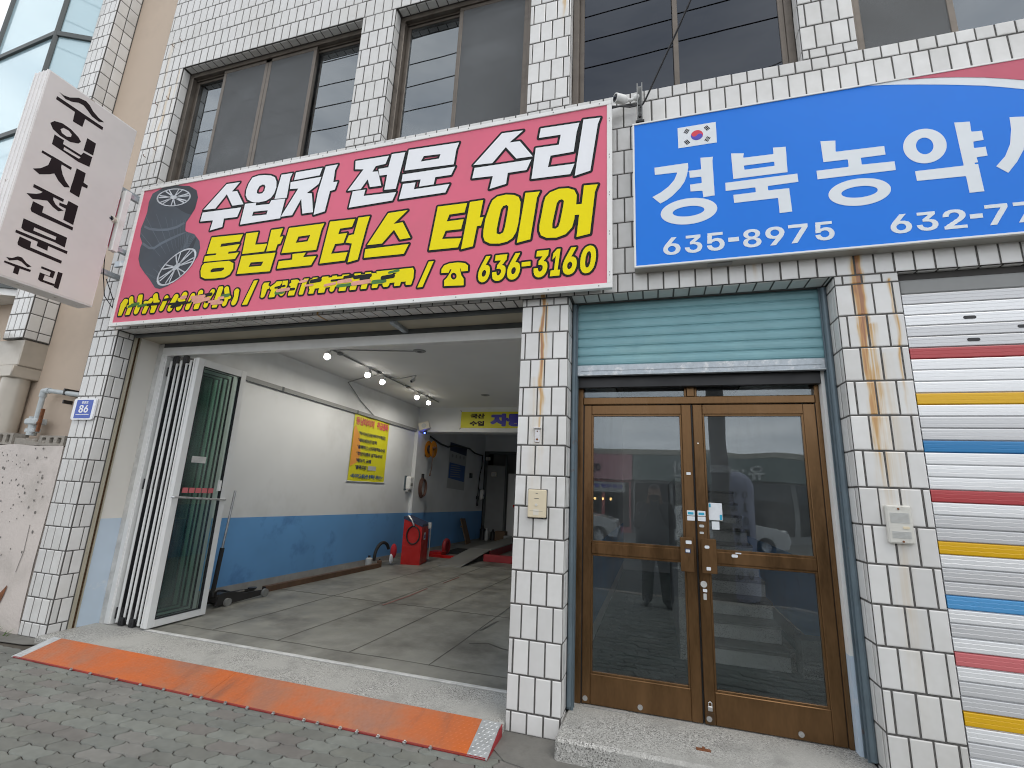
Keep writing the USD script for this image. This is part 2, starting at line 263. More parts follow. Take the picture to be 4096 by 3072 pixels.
# orange enamel over chequer plate, worn lighter and pinkish where wheels roll
mat_r = {'g': ('geometry', {}), 'n': ('noise_texture', {'scale': 1.3, 'detail': 6.0, 'roughness': 0.6}), 'r': ('rgb_ramp', {'ramp': [(0.36, (0.55, 0.125, 0.022)), (0.46, (0.48, 0.125, 0.036)), (0.54, (0.40, 0.145, 0.07)), (0.64, (0.32, 0.145, 0.095))]}),
         'p': ('principled_bsdf', {}), 'n2': ('noise_texture', {'scale': 40.0, 'detail': 3.0}), 'rr': ('map_range', {'from_min': 0.3, 'from_max': 0.7, 'to_min': 0.4, 'to_max': 0.6})}
MATS['orange_plate'] = mat('orange_plate', {**mat_r, 'mp': ('mapping', {'scale': (5.0, 1.2, 1.0), 'rotation': (0, 0, 0.35)}), 'n3': ('noise_texture', {'scale': 1.0, 'detail': 6.0, 'roughness': 0.7}), 'm3': ('map_range', {'from_min': 0.54, 'from_max': 0.74, 'to_min': 0.0, 'to_max': 0.6, 'clamp': True}), 'mx': ('mix_color', {'b': (0.15, 0.075, 0.055)})}, [('g.position', 'mp.vector'), ('mp.vector', 'n3.vector'), ('n3.fac', 'm3.value'), ('m3.result', 'mx.fac'), ('r.color', 'mx.a'), ('g.position', 'n.vector'), ('n.fac', 'r.fac'), ('mx.result', 'p.base_color'), ('g.position', 'n2.vector'), ('n2.fac', 'rr.value'), ('rr.result', 'p.roughness')], surface='p.BSDF')
glass('pane_door', (0.95, 0.97, 0.965), 1.74, wav=0.06, wscale=1.6, dirt=0.03)
glass('pane_door_wavy', (0.95, 0.97, 0.965), 1.74, wav=0.22, wscale=1.5, dirt=0.03, wstretch=(1.0, 1, 1.0))
glass('pane_window', (0.62, 0.66, 0.69), 2.8, wav=0.05, wscale=1.0, dirt=0.04)
glass('pane_dark', (0.20, 0.20, 0.30), 1.72, mirror=(0.80, 0.87, 1.0), wav=0.05, wscale=0.8)
MATS['pane_bay'] = mat('pane_bay', {'f': ('fresnel', {'IOR': 2.2}), 'd': ('principled_bsdf', {'base_color': (0.40, 0.56, 0.62), 'roughness': 0.25}), 'gl': ('glossy_bsdf', {'color': (0.9, 1.0, 1.0), 'roughness': 0.03}), 'm': ('mix_closure', {})}, [('f.fac', 'm.fac'), ('d.BSDF', 'm.closure1'), ('gl.BSDF', 'm.closure2')], surface='m.closure')  # pale blue base paints sky reflection into the tinted pane
glass('pane_green', (0.74, 0.885, 0.82), 1.6, dirt=0.10)
glass('pane_shop', (0.3, 0.3, 0.3), 1.7)
# insect screen: fine mesh seen as a veil
MATS['insect_screen'] = mat('insect_screen', {'t': ('transparent_bsdf', {'color': (1, 1, 1)}), 'd': ('principled_bsdf', {'base_color': (0.055, 0.058, 0.060), 'roughness': 0.6}), 'g': ('geometry', {}), 'n': ('noise_texture', {'scale': 2.0, 'detail': 5.0}),
        'r': ('map_range', {'from_min': 0.3, 'from_max': 0.7, 'to_min': 0.42, 'to_max': 0.66}), 'm': ('mix_closure', {})},
        [('g.position', 'n.vector'), ('n.fac', 'r.value'), ('r.result', 'm.fac'), ('t.BSDF', 'm.closure1'), ('d.BSDF', 'm.closure2')], surface='m.closure')
emit('lamp_glow', (1.0, 0.96, 0.88), 22.0)
emit('led_blue', (0.05, 0.08, 1.0), 12.0)
emit('bulb_warm', (1.0, 0.6, 0.2), 8.0)

# ------------------------------------------------------------------ mesh helpers
class M:
    def __init__(self): self.v, self.f, self.n = [], [], 0
    def add(self, v, f):
        v = np.asarray(v, float); f = np.asarray(f, int)
        if f.shape[1] == 4: f = np.vstack([f[:, [0, 1, 2]], f[:, [0, 2, 3]]])
        self.v.append(v); self.f.append(f+self.n); self.n += len(v); return self
    def tm(self, t, T=None):
        v = np.asarray(t.vertices)
        if T is not None: v = trimesh.transform_points(v, T)
        return self.add(v, t.faces)
    def box(self, x0, x1, y0, y1, z0, z1, c=0.0):
        if c <= 0:
            v = [(x, y, z) for x in (x0, x1) for y in (y0, y1) for z in (z0, z1)]
            return self.add(v, [(0, 1, 3, 2), (4, 6, 7, 5), (0, 4, 5, 1), (2, 3, 7, 6), (0, 2, 6, 4), (1, 5, 7, 3)])
        pts = []
        for x, sx in ((x0, 1), (x1, -1)):
            for y, sy in ((y0, 1), (y1, -1)):
                for z, sz in ((z0, 1), (z1, -1)):
                    pts += [(x, y+sy*c, z+sz*c), (x+sx*c, y, z+sz*c), (x+sx*c, y+sy*c, z)]
        return self.tm(trimesh.convex.convex_hull(np.array(pts)))
    def quad(self, a, b, c, d): return self.add([a, b, c, d], [(0, 1, 2, 3)])
    def cyl(self, p0, p1, r, n=12, r1=None, cap=True):
        p0, p1 = np.asarray(p0, float), np.asarray(p1, float); r1 = r if r1 is None else r1
        d = p1-p0; d = d/np.linalg.norm(d); a = np.cross(d, [0, 0, 1] if abs(d[2]) < 0.9 else [1, 0, 0]); a /= np.linalg.norm(a); b = np.cross(d, a)
        t = np.linspace(0, 2*PI, n, endpoint=False); ring = np.outer(np.cos(t), a)+np.outer(np.sin(t), b)
        v = np.vstack([p0+ring*r, p1+ring*r1, [p0], [p1]]); i = np.arange(n); j = (i+1) % n
        f = [np.stack([i, j, j+n], 1), np.stack([i, j+n, i+n], 1)]
        if cap: f += [np.stack([j, i, np.full(n, 2*n)], 1), np.stack([i+n, j+n, np.full(n, 2*n+1)], 1)]
        return self.add(v, np.vstack(f))
    def tube(self, pts, r, n=8):
        pts = np.asarray(pts, float); k = len(pts); tan = np.gradient(pts, axis=0); tan /= np.linalg.norm(tan, axis=1, keepdims=True)
        a = np.cross(tan[0], [0, 0, 1] if abs(tan[0][2]) < 0.9 else [1, 0, 0]); a /= np.linalg.norm(a); rows = []
        t = np.linspace(0, 2*PI, n, endpoint=False); rr = np.broadcast_to(r, k)
        for q, d, ri in zip(pts, tan, rr):
            a = a-d*(a@d); a /= np.linalg.norm(a); b = np.cross(d, a); rows.append(q+(np.outer(np.cos(t), a)+np.outer(np.sin(t), b))*ri)
        v = np.vstack(rows+[pts[:1], pts[-1:]]); f = []
        for q in range(k-1):
            for i in range(n):
                j = (i+1) % n; f += [(q*n+i, q*n+j, (q+1)*n+j), (q*n+i, (q+1)*n+j, (q+1)*n+i)]
        for i in range(n):
            j = (i+1) % n; f += [(j, i, k*n), ((k-1)*n+i, (k-1)*n+j, k*n+1)]
        return self.add(v, f)
    def poly(self, shape, T, d):
        """shape (u, v) extruded by d along w; T maps (u, v, w) rows to world."""
        for g in getattr(shape, 'geoms', [shape]):
            if g.is_empty or g.area < 1e-9 or g.geom_type != 'Polygon': continue
            t = trimesh.creation.extrude_polygon(g, d, engine='earcut'); self.add(T(np.asarray(t.vertices)), t.faces)
        return self
    def ell(self, c, r, sub=2):
        t = trimesh.creation.icosphere(sub); return self.add(np.asarray(t.vertices)*np.asarray(r)+np.asarray(c), t.faces)
    def lathe(self, prof, c, axis='z', n=20):
        """prof: (radius, height) pairs, revolved about an axis through c."""
        prof = np.asarray(prof, float); t = np.linspace(0, 2*PI, n, endpoint=False); v = []
        for r, h in prof:
            p = np.stack([r*np.cos(t), r*np.sin(t), np.full(n, h)], 1); v.append(p)
        v = np.vstack(v)
        if axis == 'x': v = v[:, [2, 0, 1]]
        if axis == 'y': v = v[:, [1, 2, 0]]
        f = []
        for k in range(len(prof)-1):
            for i in range(n):
                j = (i+1) % n; f += [(k*n+i, k*n+j, (k+1)*n+j), (k*n+i, (k+1)*n+j, (k+1)*n+i)]
        return self.add(v+np.asarray(c), f)
    def empty(self): return self.n == 0
    def arrays(self): return np.vstack(self.v), np.vstack(self.f)
def FRONT(y): return lambda p: np.stack([p[:, 0], y-p[:, 2], p[:, 1]], 1)          # drawn in x, z on the plane y, raised towards the street
def SIDE(x): return lambda p: np.stack([x+p[:, 2], p[:, 0], p[:, 1]], 1)            # drawn in y, z on the plane x, raised towards +x
def FLOOR(z): return lambda p: np.stack([p[:, 0], p[:, 1], z+p[:, 2]], 1)

USED = {}
def path_for(parent, name):
    base = (parent.GetPath().pathString if parent is not None else '/World')+'/'+name
    k = USED.get(base, 0); USED[base] = k+1
    return base if k == 0 else f'{base}_{k:03d}'
def tag(prim, label=None, cat=None, group=None, kind=None):
    prim = prim.GetPrim() if hasattr(prim, 'GetPrim') else prim
    for k, v in (('label', label), ('category', cat), ('group', group), ('kind', kind)):
        if v: prim.SetCustomDataByKey(k, v)
    return prim
def thing(name, label, cat, loc=None, rz=0.0, group=None, kind=None):
    x = UsdGeom.Xform.Define(stage, path_for(None, name))
    if loc is not None:
        x.AddTranslateOp().Set(Gf.Vec3d(*map(float, loc))); x.AddRotateZOp().Set(float(rz))
    return tag(x, label, cat, group, kind)
def part(parent, name, mb, m, smooth=False, label=None, kind=None, cat=None, group=None):
    v, f = mb.arrays() if isinstance(mb, M) else (np.asarray(mb.vertices), np.asarray(mb.faces))
    g = usdkit.mesh(stage, path_for(parent, name), (v, f), MATS[m], smooth=smooth)
    tag(g, label, cat, group, kind); return g.GetPrim()
def copy_of(src, loc, rz, label, group=None, cat=None):
    name = src.GetName(); was = src.GetCustomData()
    x = UsdGeom.Xform.Define(stage, path_for(None, name))
    x.GetPrim().GetReferences().AddInternalReference(src.GetPath())
    x.ClearXformOpOrder()
    x.AddTranslateOp().Set(Gf.Vec3d(*map(float, loc))); x.AddRotateZOp().Set(float(rz))
    x.GetPrim().SetInstanceable(True)
    return tag(x, label, cat or was.get('category'), group or was.get('group'))

# ------------------------------------------------------------------ lettering
from PIL import Image, ImageDraw, ImageFont
_fonts = {}
def text_shape(text, bold=0, cjk=True, weight=None):
    """Lettering as a shapely shape one unit tall (capital height), from the origin."""
    key = (cjk, weight)
    if key not in _fonts:
        f = ImageFont.truetype(glob.glob('/opt/blender-*/*/datafiles/fonts/'+('Noto Sans CJK Regular.woff2' if cjk else 'Inter.woff2'))[0], 96)
        if weight and not cjk: f.set_variation_by_axes([32, weight])
        _fonts[key] = f
    f = _fonts[key]
    x0, y0, x1, y1 = f.getbbox(text, anchor='ls', stroke_width=bold)
    im = Image.new('L', (int(x1-x0)+8, int(y1-y0)+8))
    ImageDraw.Draw(im).text((4-x0, 4-y0), text, 255, f, anchor='ls', stroke_width=bold)
    on = np.pad(np.asarray(im) > 127, ((0, 0), (1, 1))).astype(np.int8)
    rows, st = np.nonzero(np.diff(on, axis=1) == 1); en = np.nonzero(np.diff(on, axis=1) == -1)[1]
    sh = shapely.union_all(shapely.box(st, -rows-1, en, -rows)).buffer(0.6).buffer(-0.6).simplify(0.6)
    return sh
def fit(sh, x0, x1, z0, z1, shear=0.0):
    a, b, c, d = sh.bounds
    sh = affinity.affine_transform(sh, [(x1-x0)/(c-a), 0, 0, (z1-z0)/(d-b), x0-a*(x1-x0)/(c-a), z0-b*(z1-z0)/(d-b)])
    return affinity.affine_transform(sh, [1, shear, 0, 1, -shear*z0, 0]) if shear else sh
def P_(rings): return Polygon(rings[0], rings[1:]).buffer(0)
